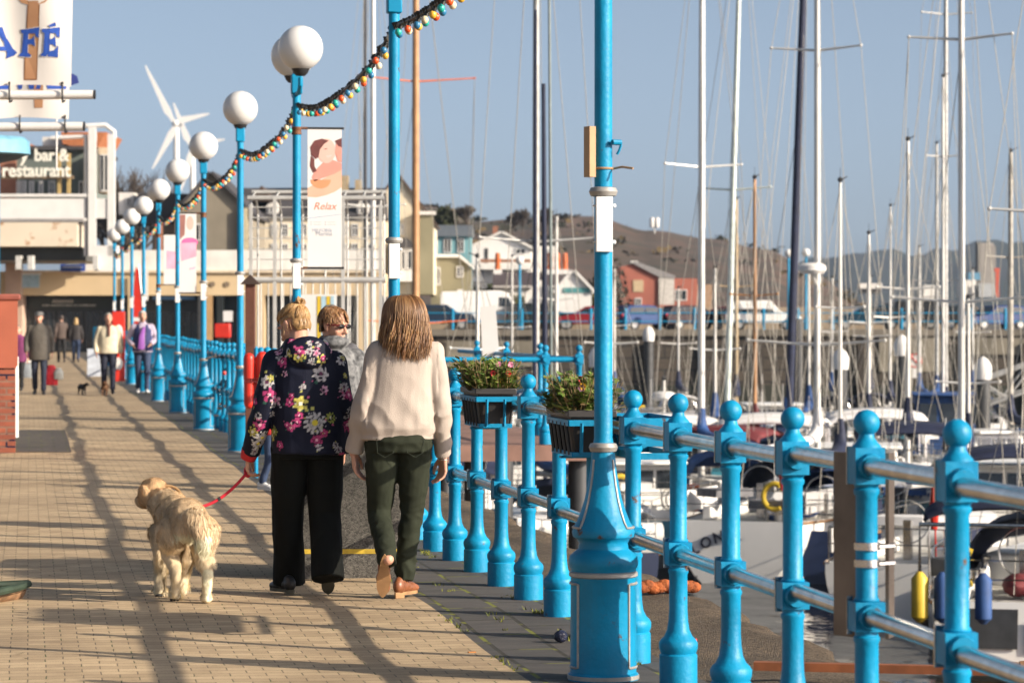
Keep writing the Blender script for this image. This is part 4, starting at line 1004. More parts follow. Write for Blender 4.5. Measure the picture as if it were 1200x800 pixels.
def shoe(parent, M, up, sole, k=1.0, name='shoe', heel=0.0, trim=None):
    b = Blob(); T = lambda p: M @ Vector(p)
    Rn = M.to_3x3().normalized()
    E = lambda c, r: b.sph(T(c), k, 18, 0, r, Rn)
    E((0,-0.055,0.050),(0.034,0.046,0.048)); E((0,0.0,0.047),(0.037,0.07,0.042)); E((0,0.07,0.036),(0.043,0.07,0.034)); E((0.002,0.115,0.030),(0.040,0.05,0.026)); E((0,-0.04,0.078),(0.030,0.042,0.03))
    o = fin(name, remesh(b, 0.006*k, 3), up, parent)
    m = MB(); n = 26; ol = []
    for i in range(n):
        q = 2*math.pi*i/n; y = 0.032+0.138*math.sin(q); wv = 0.036+0.011*math.sin(q)-0.009*max(0,math.sin(q))**6*2 - 0.006*math.exp(-((y+0.01)/0.04)**2)
        ol.append(Vector((wv*math.cos(q)*1.03, y, 0)))
    m.prism([T(p+Vector((0,0,-0.001))) for p in ol], Rn @ Vector((0,0,0.019*k)))
    hl = [p for p in ol if p.y < -0.025]; hl.sort(key=lambda p: math.atan2(p.y+0.05,p.x))
    if heel: m.prism([T(p*0.98+Vector((0,0,-0.0005-heel))) for p in hl], Rn @ Vector((0,0,heel*k)))
    s_ = m.build('sole', sole, o); 
    return o
def hair_locks(paths, cols, rad, seed=0, n=6, flat=0.5):
    rr = random.Random(seed); m = MB(); cs = []
    for p in paths:
        pts, rs = smoothpath(p, [rad*0.7]+[rad]*(len(p)-2)+[rad*0.15], 4)
        k0 = len(m.v); m.tube(pts, rs, n, flat=flat); c = rr.choice(cols); f = rr.uniform(0.8,1.2)
        nn = len(m.v)-k0
        for i in range(nn):
            t = i/nn; g = f*(0.85+0.3*t); cs.append((c[0]*g, c[1]*g, c[2]*g, 1))
    me = m.mesh('hair', HAIRM, True, 180); setcol(me, np.array(cs)); return me
def cap_mesh(M, colr, vox, r=(0.083,0.100,0.088), c=(0,-0.018,0.044), front=0.052, low=-0.055, rough=0.006, seed=0, extra=()):
    b = Blob(); hs = M.median_scale; Rn = M.to_3x3().normalized(); Mi = M.inverted()
    b.sph(M @ Vector(c), hs, 24, 0, r, Rn); b.sph(M @ Vector((0,-0.045,-0.01)), hs, 20, 0, (0.076,0.068,0.075), Rn)
    for (cc, rr_) in extra: b.sph(M @ Vector(cc), hs, 16, 0, rr_, Rn)
    def d(co_, no):
        out = co_.copy()
        for i in range(len(co_)):
            q = Mi @ Vector(co_[i]); v = noise.noise(Vector((q.x*45, q.y*22, q.z*30+seed)))+0.5*noise.noise(Vector((q.x*110, q.y*40, q.z*60)))
            out[i] += no[i]*v*rough
        return out
    def drop(v):
        q = Mi @ v
        if q.z < low: return True
        if q.y > 0.045+0.02*math.sin(q.x*60) and q.z < 0.085 and abs(q.x) < 0.072: return True
        if q.y > -0.052 and q.z < 0.022: return True
        return False
    me = remesh(b, vox, 2, d, drop)
    n = len(me.vertices); a = np.ones((n,4), np.float32)
    for i, v in enumerate(me.vertices):
        f = 0.85+0.5*noise.noise(Vector(v.co)*70); a[i,:3] = np.array(colr)*f
    setcol(me, a); return me

def figure(name, label, loc, rz, S):
    """one clothed figure. Local frame: faces +y, x to its right, z up"""
    t = thing(name, label, 'person', loc, rz, S.get('group'))
    v = S['vox']; J = S['J']; M = headM(J['head'], *S.get('turn',(0,0,0)), hs=S.get('hs',0.97))
    hk = S.get('hk', 0.92)
    b = Blob(); head_prims(b, M)
    bk = S.get('bk',1.0); b.cap(M @ Vector((0,-0.022,-0.055)), 0.054*S.get('hs',0.97), J['neck'], 0.060*bk)
    nk = Vector(J['neck'])
    for s_ in 'LR':
        b.cap(nk+Vector((0,0,-0.03*bk)),0.05*bk,J['sh'+s_],0.045*bk); b.chain([J['sh'+s_],J['el'+s_],J['wr'+s_]],[0.044*bk,0.036*bk,0.025*bk])
        b.chain([J['hip'+s_],J['kn'+s_],J['an'+s_]],[0.075*bk,0.050*bk,0.034*bk])
        sg = -1 if s_ == 'L' else 1
        h = S.get('hand'+s_, {})
        dn = h.get('down', Vector(J['wr'+s_])-Vector(J['el'+s_])); hand_prims(b, J['wr'+s_], dn, h.get('spread',(0,1,0)), h.get('nrm',(-sg,0,0)), hk, h.get('curl',0.5))
    b.cap(J['pelvis'],0.10*bk,nk+Vector((0,0,-0.12*bk)),0.10*bk)
    body = fin('body', remesh(b, v*0.7 if v < 0.01 else v, 2), S.get('skin', SKIN), t)
    eyes = MB()
    for sg in (-1,1):
        eyes.sph(M @ Vector((sg*0.030,0.072,0.006)), 0.0125*M.median_scale, 12, 0); eyes.sph(M @ Vector((sg*0.030,0.080,0.006)), 0.006*M.median_scale, 8, 1)
    eyes.build('eyes', [EYEW, EYED], body)
    # top
    b = Blob(); b.rings(S['torso'])
    for c, r in S.get('topx', []): b.ell(c, r)
    sr = S['sleeve']
    for s_ in 'LR':
        sh, el, wr = (Vector(J[k+s_]) for k in ('sh','el','wr')); dv = (wr-el).normalized()
        pts, rs = smoothpath([sh, el, wr-dv*S.get('cuff',0.0)], sr, 6)
        pts0 = [nk+Vector((0,0,-0.07)), sh]; b.cap(pts0[0], sr[0]*0.8, pts0[1], sr[0]*0.98); b.sph(sh, sr[0]*0.99, 16)
        b.tube(pts, rs, 18)
    me = remesh(b, v, S.get('tsm',5), S.get('topfold'))
    top = fin(S.get('topname','jacket'), me, S['topmat'], t)
    if S.get('topcol'): S['topcol'](me)
    # trousers
    b = Blob(); b.rings(S['hips'])
    lr = S['leg']
    for s_ in 'LR':
        h, k, a = (Vector(J[q+s_]) for q in ('hip','kn','an')); hm = Vector(S.get('hem'+s_, a))
        pts, rs = smoothpath([h+Vector((0,0,0.02)), h.lerp(k,0.5), k, k.lerp(hm,0.5), hm], lr, 5); b.tube(pts, rs, 20)
    fin('trousers', remesh(b, v, S.get('lsm',4), S.get('legfold')), S['legmat'], t)
    # shoes
    for s_ in 'LR':
        yaw, pitch, roll, pos = S['foot'+s_]
        Mf = Matrix.Translation(Vector(pos)) @ Matrix.Rotation(yaw,4,'Z') @ Matrix.Rotation(pitch,4,'X') @ Matrix.Rotation(roll,4,'Y') @ Matrix.Scale(S.get('shk',0.93),4)
        shoe(t, Mf, S['shoemat'], S['solemat'], S.get('shk',0.93), heel=S.get('heel',0.012))
    return t, M, body, top

# --- woman in the flowered jacket
gp = gpos(356, 700); W1 = Vector((gp.x, gp.y, gz(gp.x, gp.y)+0.004)); sL = FPX/depth(W1.x, W1.y)
vang = math.atan2(W1.x, W1.y)
fx = lambda px, py: ((px-356)/sL, 0, EYE-W1.z-(py-HY)/sL)
def W1p(px, py, y=0.0): a = fx(px, py); return Vector((a[0], y, a[2]))
flw = [ # px, py, radius, petals, petal colour, centre colour
 ('w',375,438,.055),('w',354,453,.024),('y',351,472,.050),('p',338,470,.030),('p',342,462,.022),('W',368,494,.075),('g',386,489,.036),('p',346,494,.034),('p',350,486,.030),('p',340,499,.028),('p',336,497,.022),('p',370,514,.040),('p',378,507,.028),('w',371,523,.024),('p',327,521,.032),('w',396,526,.030),('w',392,520,.020),('q',379,455,.026),('p',330,423,.036),('w',327,419,.022),('w',312,447,.046),('y',316,443,.026),('p',316,462,.048),('q',322,468,.034),('p',304,497,.046),('w',302,487,.024),('W',309,515,.062),('y',316,510,.044),('g',321,505,.034),('W',304,521,.045),('w',400,422,.036),('y',403,418,.022),('p',408,462,.040),('w',403,452,.034),('q',400,460,.026),('p',407,497,.044),('w',405,488,.022),('y',404,440,.020),('p',352,412,.024),('y',348,418,.036),('p',350,411,.036),('w',362,412,.030),('q',370,413,.026),('g',384,404,.044),('w',386,400,.036),('y',376,421,.036),('w',364,424,.024),('p',378,419,.022),('w',362,402,.020),('w',372,403,.022),('p',341,399,.028),('w',394,398,.026),('w',336,412,.030),('y',338,414,.026),('w',320,474,.018),('q',326,411,.030),('w',410,480,.026),('p',399,534,.03),('q',333,437,.02),('w',318,485,.02),('w',411,520,.03),('p',298,470,.03),('y',296,505,.035),('w',300,530,.03)]
FC = {'w':((.62,.60,.62),(.10,.03,.07)),'W':((.68,.67,.68),(.72,.60,.06)),'y':((.66,.60,.14),(.72,.70,.60)),'g':((.42,.47,.10),(.7,.68,.5)),'p':((.62,.07,.24),(.80,.45,.55)),'q':((.75,.42,.58),(.60,.08,.22))}
def paint_jacket(me):
    n = len(me.vertices); co_ = np.empty(n*3, np.float32); me.vertices.foreach_get('co', co_); co_ = co_.reshape(-1,3)
    no = np.empty(n*3, np.float32); me.vertex_normals.foreach_get('vector', no); no = no.reshape(-1,3)
    base = np.array((0.0055,0.0075,0.021)); A = np.empty((n,4), np.float32); A[:,:3] = base; A[:,3] = 1
    BN = np.array([noise.noise(Vector(q)*62)+0.35*noise.noise(Vector(q)*130) for q in co_])
    rr = random.Random(12)
    def stamp(c, nrm, kind, r):
        d = co_-c; N_ = np.array(nrm); h = d@N_
        up = np.array((0,0,1.0)); u = np.cross(up, N_); l = np.linalg.norm(u); u = u/l if l > 1e-4 else np.array((1.0,0,0)); w_ = np.cross(N_, u)
        a = d@u; b_ = d@w_; rad = np.hypot(a, b_); th = np.arctan2(b_, a) + rr.uniform(0,6)
        np_ = {'W':13,'w':7,'y':6,'g':9,'p':5,'q':5}[kind]; pet, cen = FC[kind]
        ed = r*(0.55+0.45*np.abs(np.cos(th*np_/2))**0.7)
        wob = np.array([noise.noise(Vector(q)*55) for q in (co_[(rad < r*1.5)])]) if (rad < r*1.5).any() else None
        sel = (rad < ed) & (np.abs(h) < 0.06) & (no@N_ > 0.15) & (BN > -0.30)
        k = rr.uniform(0.85,1.1); g = np.clip(0.62+0.5*rad/r, 0, 1.1)[:,None]
        streak = (0.70+0.18*np.cos(th*np_*2)+0.22*BN)[:,None]
        A[sel,:3] = (np.array(pet)*k*g*streak)[sel]
        s2 = (rad < r*0.27) & sel; A[s2,:3] = np.array(cen)*k
        for q in range(3):   # small leaves and specks around it
            an = rr.uniform(0,6.28); cc = c + (u*math.cos(an)+w_*math.sin(an))*r*rr.uniform(1.05,1.5); dd = np.linalg.norm(co_-cc, axis=1)
            cl = rr.choice([(.03,.10,.075),(.55,.12,.25),(.6,.55,.5),(.42,.42,.12)]); s3 = dd < r*rr.uniform(0.12,0.26); A[s3,:3] = cl
    back = np.where(no[:,1] < -0.05)[0]
    for kind, px, py, r in flw:
        x, _, z = fx(px, py); d2 = (co_[back,0]-x)**2+(co_[back,2]-z)**2 + 0.02*np.clip(co_[back,1]+0.05,0,1)
        i = back[np.argmin(d2)]; stamp(co_[i], no[i], kind, r*0.86)
    front = np.where(no[:,1] > 0.1)[0]
    for q in range(26):
        i = front[rr.randrange(len(front))]; stamp(co_[i], no[i], rr.choice('wWygpq'), rr.uniform(.025,.06))
    setcol(me, A)
JM = pm('flowered_cloth', (1,1,1), 0.7, spec=0.2, var=0.10, scale=20, attr='Col', bump=0.15, bscale=180)
S1 = dict(vox=0.0065, hk=0.94, hs=0.93, turn=(0.80,0.46,0.06),
 J=dict(head=W1p(345,382,0.085), neck=W1p(350,412,0.01), pelvis=(0.03,0,0.86),
  shL=W1p(323,426,0.0), elL=W1p(308,482,-0.035), wrL=W1p(292,534,0.07), shR=W1p(391,427,0.0), elR=W1p(402,480,-0.03), wrR=W1p(403,528,0.10),
  hipL=(-0.075,0,0.80), knL=(-0.085,0.10,0.46), anL=(-0.075,0.16,0.09), hipR=(0.115,0,0.80), knR=(0.118,0.03,0.45), anR=(0.125,-0.14,0.15)),
 handL=dict(down=(-0.05,0.25,-1), spread=(0.2,1,0), nrm=(1,0,0), curl=1.25),
 torso=[(0.785,0.035,0,0.215,0.165),(0.84,0.034,0,0.212,0.165),(0.98,0.028,0,0.205,0.162),(1.12,0.018,0,0.197,0.155),(1.24,0.010,0,0.188,0.145),(1.31,0.004,0.005,0.168,0.125),(1.37,-0.004,0.012,0.120,0.10),(1.415,-0.01,0.02,0.088,0.088)],
 topx=[((0.025,-0.105,1.345),(0.125,0.060,0.085)),((0.025,-0.135,1.315),(0.105,0.040,0.062)),((-0.07,-0.05,1.375),(0.045,0.06,0.045)),((0.09,-0.05,1.375),(0.045,0.06,0.045)),((0.02,0.07,1.37),(0.08,0.05,0.05))],
 sleeve=[0.078,0.066,0.053], cuff=0.02, topmat=JM, topcol=paint_jacket, topfold=folds(0.009,6,5,1), tsm=4,
 hips=[(0.76,0.03,0,0.19,0.14),(0.85,0.03,0,0.19,0.14),(0.95,0.03,0,0.17,0.13)], leg=[0.108,0.102,0.088,0.086,0.090],
 hemL=(-0.075,0.15,0.055), hemR=(0.128,-0.115,0.10), legmat=pm('black_trousers',(0.0045,0.0055,0.005),0.8,var=0.3,scale=6,spec=0.15), legfold=folds(0.006,8,4,4), lsm=3,
 footL=(0.5,0.0,0,(-0.10,0.10,0.016)), footR=(-0.06,-0.62,0,(0.128,-0.085,0.095)), shoemat=pm('black_shoe',(0.012,0.012,0.013),0.45), solemat=pm('grey_sole',(0.10,0.098,0.075),0.8,var=0.3,scale=14), shk=0.92)
t, M, body, top = figure('person', 'woman in a navy flowered jacket and wide black trousers holding a red dog lead', W1, -vang*0.6, S1)
b = MB(); e = Vector(S1['J']['elL']); wv = Vector(S1['J']['wrL']); dv = (wv-e).normalized()
b.tube([wv-dv*0.035, wv-dv*0.005, wv+dv*0.018],[0.051,0.047,0.043],18); b.build('cuff', pm('red_cuff',(0.50,0.012,0.02),0.7), top)
# pinned-up fair hair
fair = [(0.42,0.25,0.10),(0.50,0.31,0.13),(0.30,0.16,0.06),(0.36,0.20,0.08),(0.56,0.38,0.19)]
hc = cap_mesh(M, (0.36,0.21,0.085), 0.006, low=-0.065, rough=0.003); hb = fin('hair', hc, HAIRM, body)
rr = random.Random(5); paths = []
bun = Vector((0.005,-0.085,0.098))
for i in range(1000):
    az = rr.uniform(-2.75,2.75); el0 = rr.uniform(-0.75,-0.3) if abs(az) < 0.9 else rr.uniform(0.12,0.35)
    # az measured from the back
    a2 = math.pi-az if True else az
    def sp(az_, el_, k=1.0): return Vector((0.0855*math.sin(az_)*math.cos(el_)*k, -0.015-0.103*math.cos(az_)*math.cos(el_)*k, 0.040+0.092*math.sin(el_)*k))
    p0 = sp(az, el0); p3 = bun+Vector((rr.uniform(-.03,.03), rr.uniform(-.01,.015), rr.uniform(-.025,.02)))
    dq = p0.lerp(p3, 0.35); q = p0.lerp(p3, 0.7); 
    def out(p): 
        d_ = p-Vector((0,-0.015,0.04)); e_ = Vector((d_.x/0.0855, d_.y/0.103, d_.z/0.092)); l = e_.length; k = max(1.0, rr.uniform(1.0,1.06)/l) if l < 1.05 else 1; return Vector((0,-0.015,0.04))+d_*k
    paths.append([M @ p for p in (p0, out(dq), out(q), p3)])
for i in range(110):   # the knot
    a = rr.uniform(0,6.28); r_ = rr.uniform(0.012,0.034); ax = [rr.uniform(-.4,.4), rr.uniform(-.4,.4)]; pts = []
    for q in range(7):
        an = a+q*0.75; pts.append(M @ (bun+Vector((math.cos(an)*r_+ax[0]*0.01, -0.012+0.016*math.sin(an*1.3+a)+rr.uniform(-.004,.004), 0.018+math.sin(an)*r_*0.9))))
    paths.append(pts)
for i in range(14):   # loose wisps at the temples and nape
    az = rr.choice([-1,1])*rr.uniform(1.2,2.5) if i < 8 else rr.uniform(-.6,.6); p0 = sp(az, -0.35); p1 = p0+Vector((p0.x*0.1, 0, -0.03)); p2 = p1+Vector((rr.uniform(-.01,.01),rr.uniform(-.01,.01),-0.035))
    paths.append([M @ p for p in (p0,p1,p2)])
fin('strands', hair_locks(paths, fair, 0.0021, 3, n=4), HAIRM, hb)
LEADHAND = (t, Vector(S1['J']['wrL'])+Vector((-0.005,0.03,-0.09)))

# --- woman in the pale jumper
gp = gpos(471, 704); W2 = Vector((gp.x, gp.y, gz(gp.x, gp.y)+0.004)); sR = FPX/depth(W2.x, W2.y); vang2 = math.atan2(W2.x, W2.y)
def W2p(px, py, y=0.0): return Vector(((px-471)/sR, y, EYE-W2.z-(py-HY)/sR))
def thighfold(x, y, z): return 0.6+1.2*math.exp(-((z-0.78)/0.08)**2)+1.0*math.exp(-((z-0.42)/0.12)**2)+1.6*math.exp(-((z-0.16)/0.10)**2)
def swfold(x, y, z): return 0.5+1.3*math.exp(-((z-0.97)/0.10)**2)+(1.2 if abs(x) > 0.19 else 0)
S2 = dict(vox=0.0065, hk=0.97, hs=0.95, turn=(0.85,0.06,0.0),
 J=dict(head=W2p(471,373,0.03), neck=W2p(474,402,0.0), pelvis=(0,0,0.9),
  shL=W2p(444,413,0.0), elL=W2p(426,474,-0.045), wrL=W2p(415,530,0.03), shR=W2p(506,414,0.0), elR=W2p(515,474,-0.03), wrR=W2p(520,535,0.05),
  hipL=(-0.105,0,0.83), knL=(-0.118,0.055,0.46), anL=(-0.088,-0.26,0.235), hipR=(0.075,0,0.83), knR=(0.055,0.05,0.47), anR=(0.005,0.06,0.10)),
 handL=dict(down=(0.12,0.15,-1), spread=(0.35,1,0.1), nrm=(1,-0.4,0), curl=0.5), handR=dict(down=(-0.02,0.1,-1), spread=(-0.5,0.8,0), nrm=(-1,-0.5,0), curl=0.7),
 torso=[(0.868,-0.030,0,0.205,0.135),(0.89,-0.030,0,0.202,0.132),(0.93,-0.028,-0.004,0.212,0.142),(1.02,-0.020,-0.004,0.200,0.136),(1.15,-0.006,0,0.186,0.128),(1.28,0.006,0,0.178,0.120),(1.36,0.012,0,0.155,0.105),(1.415,0.012,0.005,0.095,0.08),(1.45,0.012,0.01,0.066,0.066)],
 sleeve=[0.068,0.055,0.043], cuff=0.005, topname='jumper', topmat=pm('pale_knit',(0.43,0.365,0.315),0.85,var=0.09,scale=5,bump=0.25,bscale=260), topfold=folds(0.009,6,6,9,swfold), tsm=4,
 hips=[(0.80,-0.015,0,0.178,0.125),(0.86,-0.015,-0.008,0.180,0.138),(0.93,-0.015,0,0.168,0.12),(1.0,-0.015,0,0.155,0.11)], leg=[0.098,0.084,0.064,0.058,0.050],
 hemL=(-0.089,-0.262,0.222), hemR=(0.012,0.055,0.10), legmat=pm('olive_trousers',(0.024,0.029,0.018),0.85,spec=0.2,var=0.2,scale=7,bump=0.1,bscale=200), legfold=folds(0.0065,9,13,2,thighfold), lsm=3,
 footL=(0.10,-1.22,0.16,(-0.108,-0.245,0.175)), footR=(-0.5,0,0,(0.010,0.06,0.019)), shoemat=pm('tan_leather',(0.24,0.085,0.035),0.42,var=0.3,scale=14), solemat=pm('tan_sole',(0.34,0.19,0.085),0.75,var=0.25,scale=12), shk=0.95, heel=0.016)
t2, M2, body2, top2 = figure('person', 'woman in a pale pink jumper and green trousers with loose shoulder length hair', W2, -vang2*0.6, S2)
# seams of the trousers: back pockets
b = MB()
for sg in (-1,1):
    cx = -0.015+sg*0.078
    b.tube([(cx-sg*0.045,-0.128,0.865),(cx+sg*0.05,-0.122,0.875)],0.0022,5)
    b.tube([(cx-sg*0.045,-0.128,0.865),(cx-sg*0.04,-0.132,0.80),(cx+sg*0.005,-0.132,0.775),(cx+sg*0.045,-0.118,0.80),(cx+sg*0.05,-0.122,0.875)],0.0018,5)
b.build('pocket_seam', pm('dark_seam',(0.022,0.03,0.018),0.8), t2)
# hem rib of the jumper
hair_cols = [(0.22,0.105,0.038),(0.15,0.066,0.025),(0.30,0.16,0.065),(0.09,0.04,0.017),(0.36,0.21,0.09),(0.19,0.085,0.03)]
hb2 = fin('hair', cap_mesh(M2, (0.20,0.095,0.038), 0.006, low=-0.09, rough=0.003), HAIRM, body2)
rr = random.Random(9); paths = []
inv = M2.inverted()
for i in range(3000):
    az = rr.uniform(-2.2,2.2); k = rr.uniform(1.08,1.30)
    sg = 1 if az > 0 else -1
    top_ = Vector((0.012*sg*rr.uniform(0.2,1), rr.uniform(-.06,.05), 0.128))
    def sp2(el_, az_, k_): return Vector((0.086*math.sin(az_)*math.cos(el_)*k_, -0.016-0.104*math.cos(az_)*math.cos(el_)*k_, 0.042+0.090*math.sin(el_)*k_))
    p = [top_, sp2(1.0, az, 1+(k-1)*0.5), sp2(0.5, az, k), sp2(0.0, az, k*1.06)]
    end = -0.19 - 0.045*math.cos(az)*rr.uniform(0.4,1.2)+rr.uniform(-.045,.05)
    fl = rr.uniform(1.0,1.5); w_ = rr.uniform(0.006,0.020); ph = rr.uniform(0,6.28); q = p[-1]
    for j in range(1,5):
        z = 0.042+(end-0.042)*j/4; kx = 1+(fl-1)*(j/4)
        p.append(Vector((q.x*kx+w_*math.sin(ph+j*1.7)*(j/4)*1.6, q.y*(1+0.03*j)+w_*math.cos(ph+j*1.5)*(j/4), z)))
    paths.append([M2 @ a for a in p])
fin('strands', hair_locks(paths, hair_cols, 0.0020, 4, n=4, flat=0.7), HAIRM, hb2)
def glasses(M, parent, frame, tall=0.016, wide=0.028):
    m = MB(); Rn = M.to_3x3().normalized()
    for sg in (-1,1):
        m.sph(M @ Vector((sg*0.034,0.098,0.006)), M.median_scale, 16, 0, (wide,0.007,tall), Rn)
    m.build('sunglasses', pm('dark_lens',(0.012,0.010,0.010),0.25,spec=0.35), parent)
    m = MB(); m.tube([M @ Vector((-0.012,0.102,0.010)), M @ Vector((0.012,0.102,0.010))],0.003,6)
    for sg in (-1,1): m.tube([M @ Vector((sg*0.062,0.094,0.012)), M @ Vector((sg*0.078,0.06,0.012)), M @ Vector((sg*0.083,-0.01,0.008))],0.0042,6)
    m.build('glasses_frame', frame, parent)
glasses(M2, body2, BLACK, 0.021, 0.031)
m = MB(); wr = Vector(S2['J']['wrR']); m.tube([wr+Vector((0.028*math.cos(a),0.026*math.sin(a),-0.018)) for a in [i*math.pi/8 for i in range(17)]],0.003,6); m.build('bracelet', STEEL, t2)

# --- others in the crowd: a common pose, own clothes
def spec(h=1.68, walk=0.1, build=1.0, arm=None, coat=0.0, **k):
    f = h/1.68; w_ = walk; B = build
    q = lambda x, y, z: Vector((x*f, y*f, z*f))
    J = dict(head=q(0,0.035,1.555), neck=q(0,0,1.415), pelvis=q(0,0,0.92), shL=q(-.155*B,0,1.345), shR=q(.155*B,0,1.345),
      elL=q(-.225*B,-.03-w_*.4,1.09), elR=q(.225*B,-.03+w_*.4,1.09), wrL=q(-.225*B,.03-w_*.4,.85), wrR=q(.225*B,.05+w_*.8,.86),
      hipL=q(-.085,0,.86), hipR=q(.085,0,.86), knL=q(-.09,.03+w_,.48), knR=q(.09,.03-w_*.5,.48), anL=q(-.085,-.02+w_*1.3,.09), anR=q(.085,-.03-w_*1.6,.11+abs(w_)*.25))
    if arm: J.update({a: q(*b) for a, b in arm.items()})
    hem = (0.84-coat)*f
    T = [(hem,0,0,.185*B*f,.135*B*f),(1.0*f,0,0,.175*B*f,.13*B*f),(1.15*f,0,0,.17*B*f,.125*B*f),(1.28*f,0,0,.175*B*f,.12*f),(1.36*f,0,0,.15*B*f,.105*f),(1.42*f,0,.005,.085*f,.08*f),(1.455*f,0,.01,.066*f,.066*f)]
    d = dict(bk=f*0.95, vox=0.013, J=J, torso=T, sleeve=[.062*B*f,.054*f,.043*f], cuff=.0, hips=[(.80*f,0,0,.165*B*f,.12*f),(.9*f,0,0,.165*B*f,.12*f),(1.0*f,0,0,.15*B*f,.11*f)], leg=[.095*f,.08*f,.062*f,.056*f,.055*f],
      footL=(0.08,0,0,(J['anL'].x,J['anL'].y+.02,.018)), footR=(-.08,-abs(w_)*1.5,0,(J['anR'].x,J['anR'].y+.02,.018+abs(w_)*.12)), shk=.95*f, hs=.97*f, shoemat=BLACK, solemat=DARK,
      topfold=folds(.006,6,6,R.random()*9), legfold=folds(.006,8,9,R.random()*9))
    d.update(k); return d
def clothmat(n, c): return pm('cloth_'+n, c, 0.8, var=0.2, scale=6)
def bystander(label, px, py, face, colr_hair, S, hairkw=None, hat=None):
    g = gpos(px, py); g.z = gz(g.x, g.y)+0.004
    t, M, body, top = figure('person', label, g, face, S)
    if hat is None:
        fin('hair', cap_mesh(M, colr_hair, 0.011, **(hairkw or {})), HAIRM, body)
    return t, M, body, top, S
JEANS = clothmat('jeans',(0.025,0.045,0.10)); DKJ = clothmat('dark_jeans',(0.016,0.022,0.045))
# sunglasses woman facing us behind the pair
d3 = 20.6; p3 = PX(391, d3, 0); p3.z = gz(p3.x,p3.y)
S3 = spec(1.625, 0.05, 1.0, turn=(0.80,0.10,0.0), vox=0.0085, topmat=pm('grey_pattern',(0.20,0.205,0.21),0.8,c2=(0.03,0.032,0.036),scale=28), legmat=DKJ, topname='jacket', topx=[((0,0.05,1.40),(0.10,0.085,0.05)),((0,-0.03,1.41),(0.10,0.08,0.05))])
t3, M3, b3, top3 = figure('person', 'short haired woman in dark red rimmed sunglasses walking towards us between the two women', p3, math.pi, S3)
hb = fin('hair', cap_mesh(M3, (0.24,0.12,0.05), 0.006, rough=0.010, seed=3, r=(0.088,0.104,0.094)), HAIRM, b3)
rr = random.Random(21); paths = []
for i in range(420):
    az = rr.uniform(-2.9,2.9); e0 = rr.uniform(0.1,1.3); p0 = sp(az, e0, 1.02); p1 = sp(az+rr.uniform(-.25,.25), e0-0.35, 1.12); p2 = sp(az+rr.uniform(-.3,.3), e0-0.6, 1.14)
    paths.append([M3 @ p for p in (p0,p1,p2)])
fin('strands', hair_locks(paths, [(0.28,0.14,0.055),(0.20,0.09,0.035),(0.36,0.20,0.085)], 0.0034, 8, n=5), HAIRM, hb)
glasses(M3, b3, pm('dark_red_frame',(0.20,0.01,0.02),0.3), 0.017, 0.029)
d4 = 22.4; p4 = PX(386, d4, 0); p4.z = gz(p4.x,p4.y)
S4 = spec(1.64, 0.05, turn=(-0.5,0.1,0), topmat=clothmat('grey_coat',(0.09,0.09,0.10)), legmat=DKJ)
t4, M4, b4, _ = figure('person', 'grey haired person just showing behind the woman in sunglasses', p4, math.pi, S4); fin('hair', cap_mesh(M4,(0.22,0.20,0.18),0.009), HAIRM, b4)
# child in jeans and white trainers hidden by the flowered jacket
g = gpos(319, 574); g.z = gz(g.x,g.y)
S5 = spec(1.02, 0.06, 1.0, arm=dict(elL=(-.19,.10,1.10),wrL=(-.10,.26,1.18),elR=(.19,.10,1.10),wrR=(.10,.26,1.18)), topmat=clothmat('red_top',(0.40,0.02,0.02)), legmat=JEANS, shoemat=pm('white_trainer',(0.72,0.72,0.72),0.5), solemat=WHITE, hk=0.6, shk=0.72)
t5, M5, b5, _ = figure('person', 'child in blue jeans and white trainers showing beside the flowered jacket', g, math.pi+0.9, S5); fin('hair', cap_mesh(M5,(0.12,0.06,0.03),0.009), HAIRM, b5)

# far walkers
def hang(top, c, mat, parent, w_=0.16, h=0.30, name='bag'):
    b = Blob(); b.rings([(c[2]-h,c[0],c[1],w_*.9,.05),(c[2]-h*.5,c[0],c[1],w_,.07),(c[2]-0.03,c[0],c[1],w_*.45,.03)],16); o = fin(name, remesh(b,0.012,3,folds(0.008,10,10,2)), mat, parent); return o
t, M, body, top, S = bystander('man in a grey coat and flat cap carrying a red bag', 46, 463, math.pi, (0.3,0.3,0.3), spec(1.70, 0.07, 1.14, coat=0.14, topmat=clothmat('grey_brown_coat',(0.085,0.075,0.062)), legmat=DKJ, topname='coat', turn=(-0.2,0.12,0)), hat=1)
b = Blob(); b.sph(M @ Vector((0,-0.01,0.075)),1,18,0,(0.095,0.115,0.055)); b.sph(M @ Vector((0,0.10,0.06)),1,16,0,(0.075,0.06,0.014)); fin('flat_cap', remesh(b,0.01,2), clothmat('cap',(0.15,0.145,0.14)), body)
hand_ = S['J']['wrL']; o = hang(top, (hand_.x+0.02, hand_.y+0.04, 0.64), pm('red_bag',(0.60,0.02,0.03),0.6,var=0.15), t, 0.15, 0.44); 
hang(top, (hand_.x-0.13, hand_.y+0.10, 0.58), pm('pale_bag',(0.55,0.55,0.48),0.6), t, 0.10, 0.26)
t, M, body, top, S = bystander('grey haired person in a cream jacket walking a small brown dog', 127, 462, math.pi, (0.36,0.33,0.29), spec(1.68, 0.05, 1.12, topmat=clothmat('cream',(0.62,0.55,0.40)), legmat=clothmat('navy_trousers',(0.012,0.016,0.035)), turn=(0.1,0.05,0)))
b = MB(); b.tube([M @ Vector((-0.05,0.03,-0.12)), M @ Vector((0,0.085,-0.16)), M @ Vector((0.05,0.03,-0.12))],0.03,8); b.tube([M @ Vector((0,0.085,-0.16)), M @ Vector((0.0,0.15,-0.36))],[0.03,0.02],8); b.build('scarf', clothmat('brown_scarf',(0.16,0.06,0.045)), t)
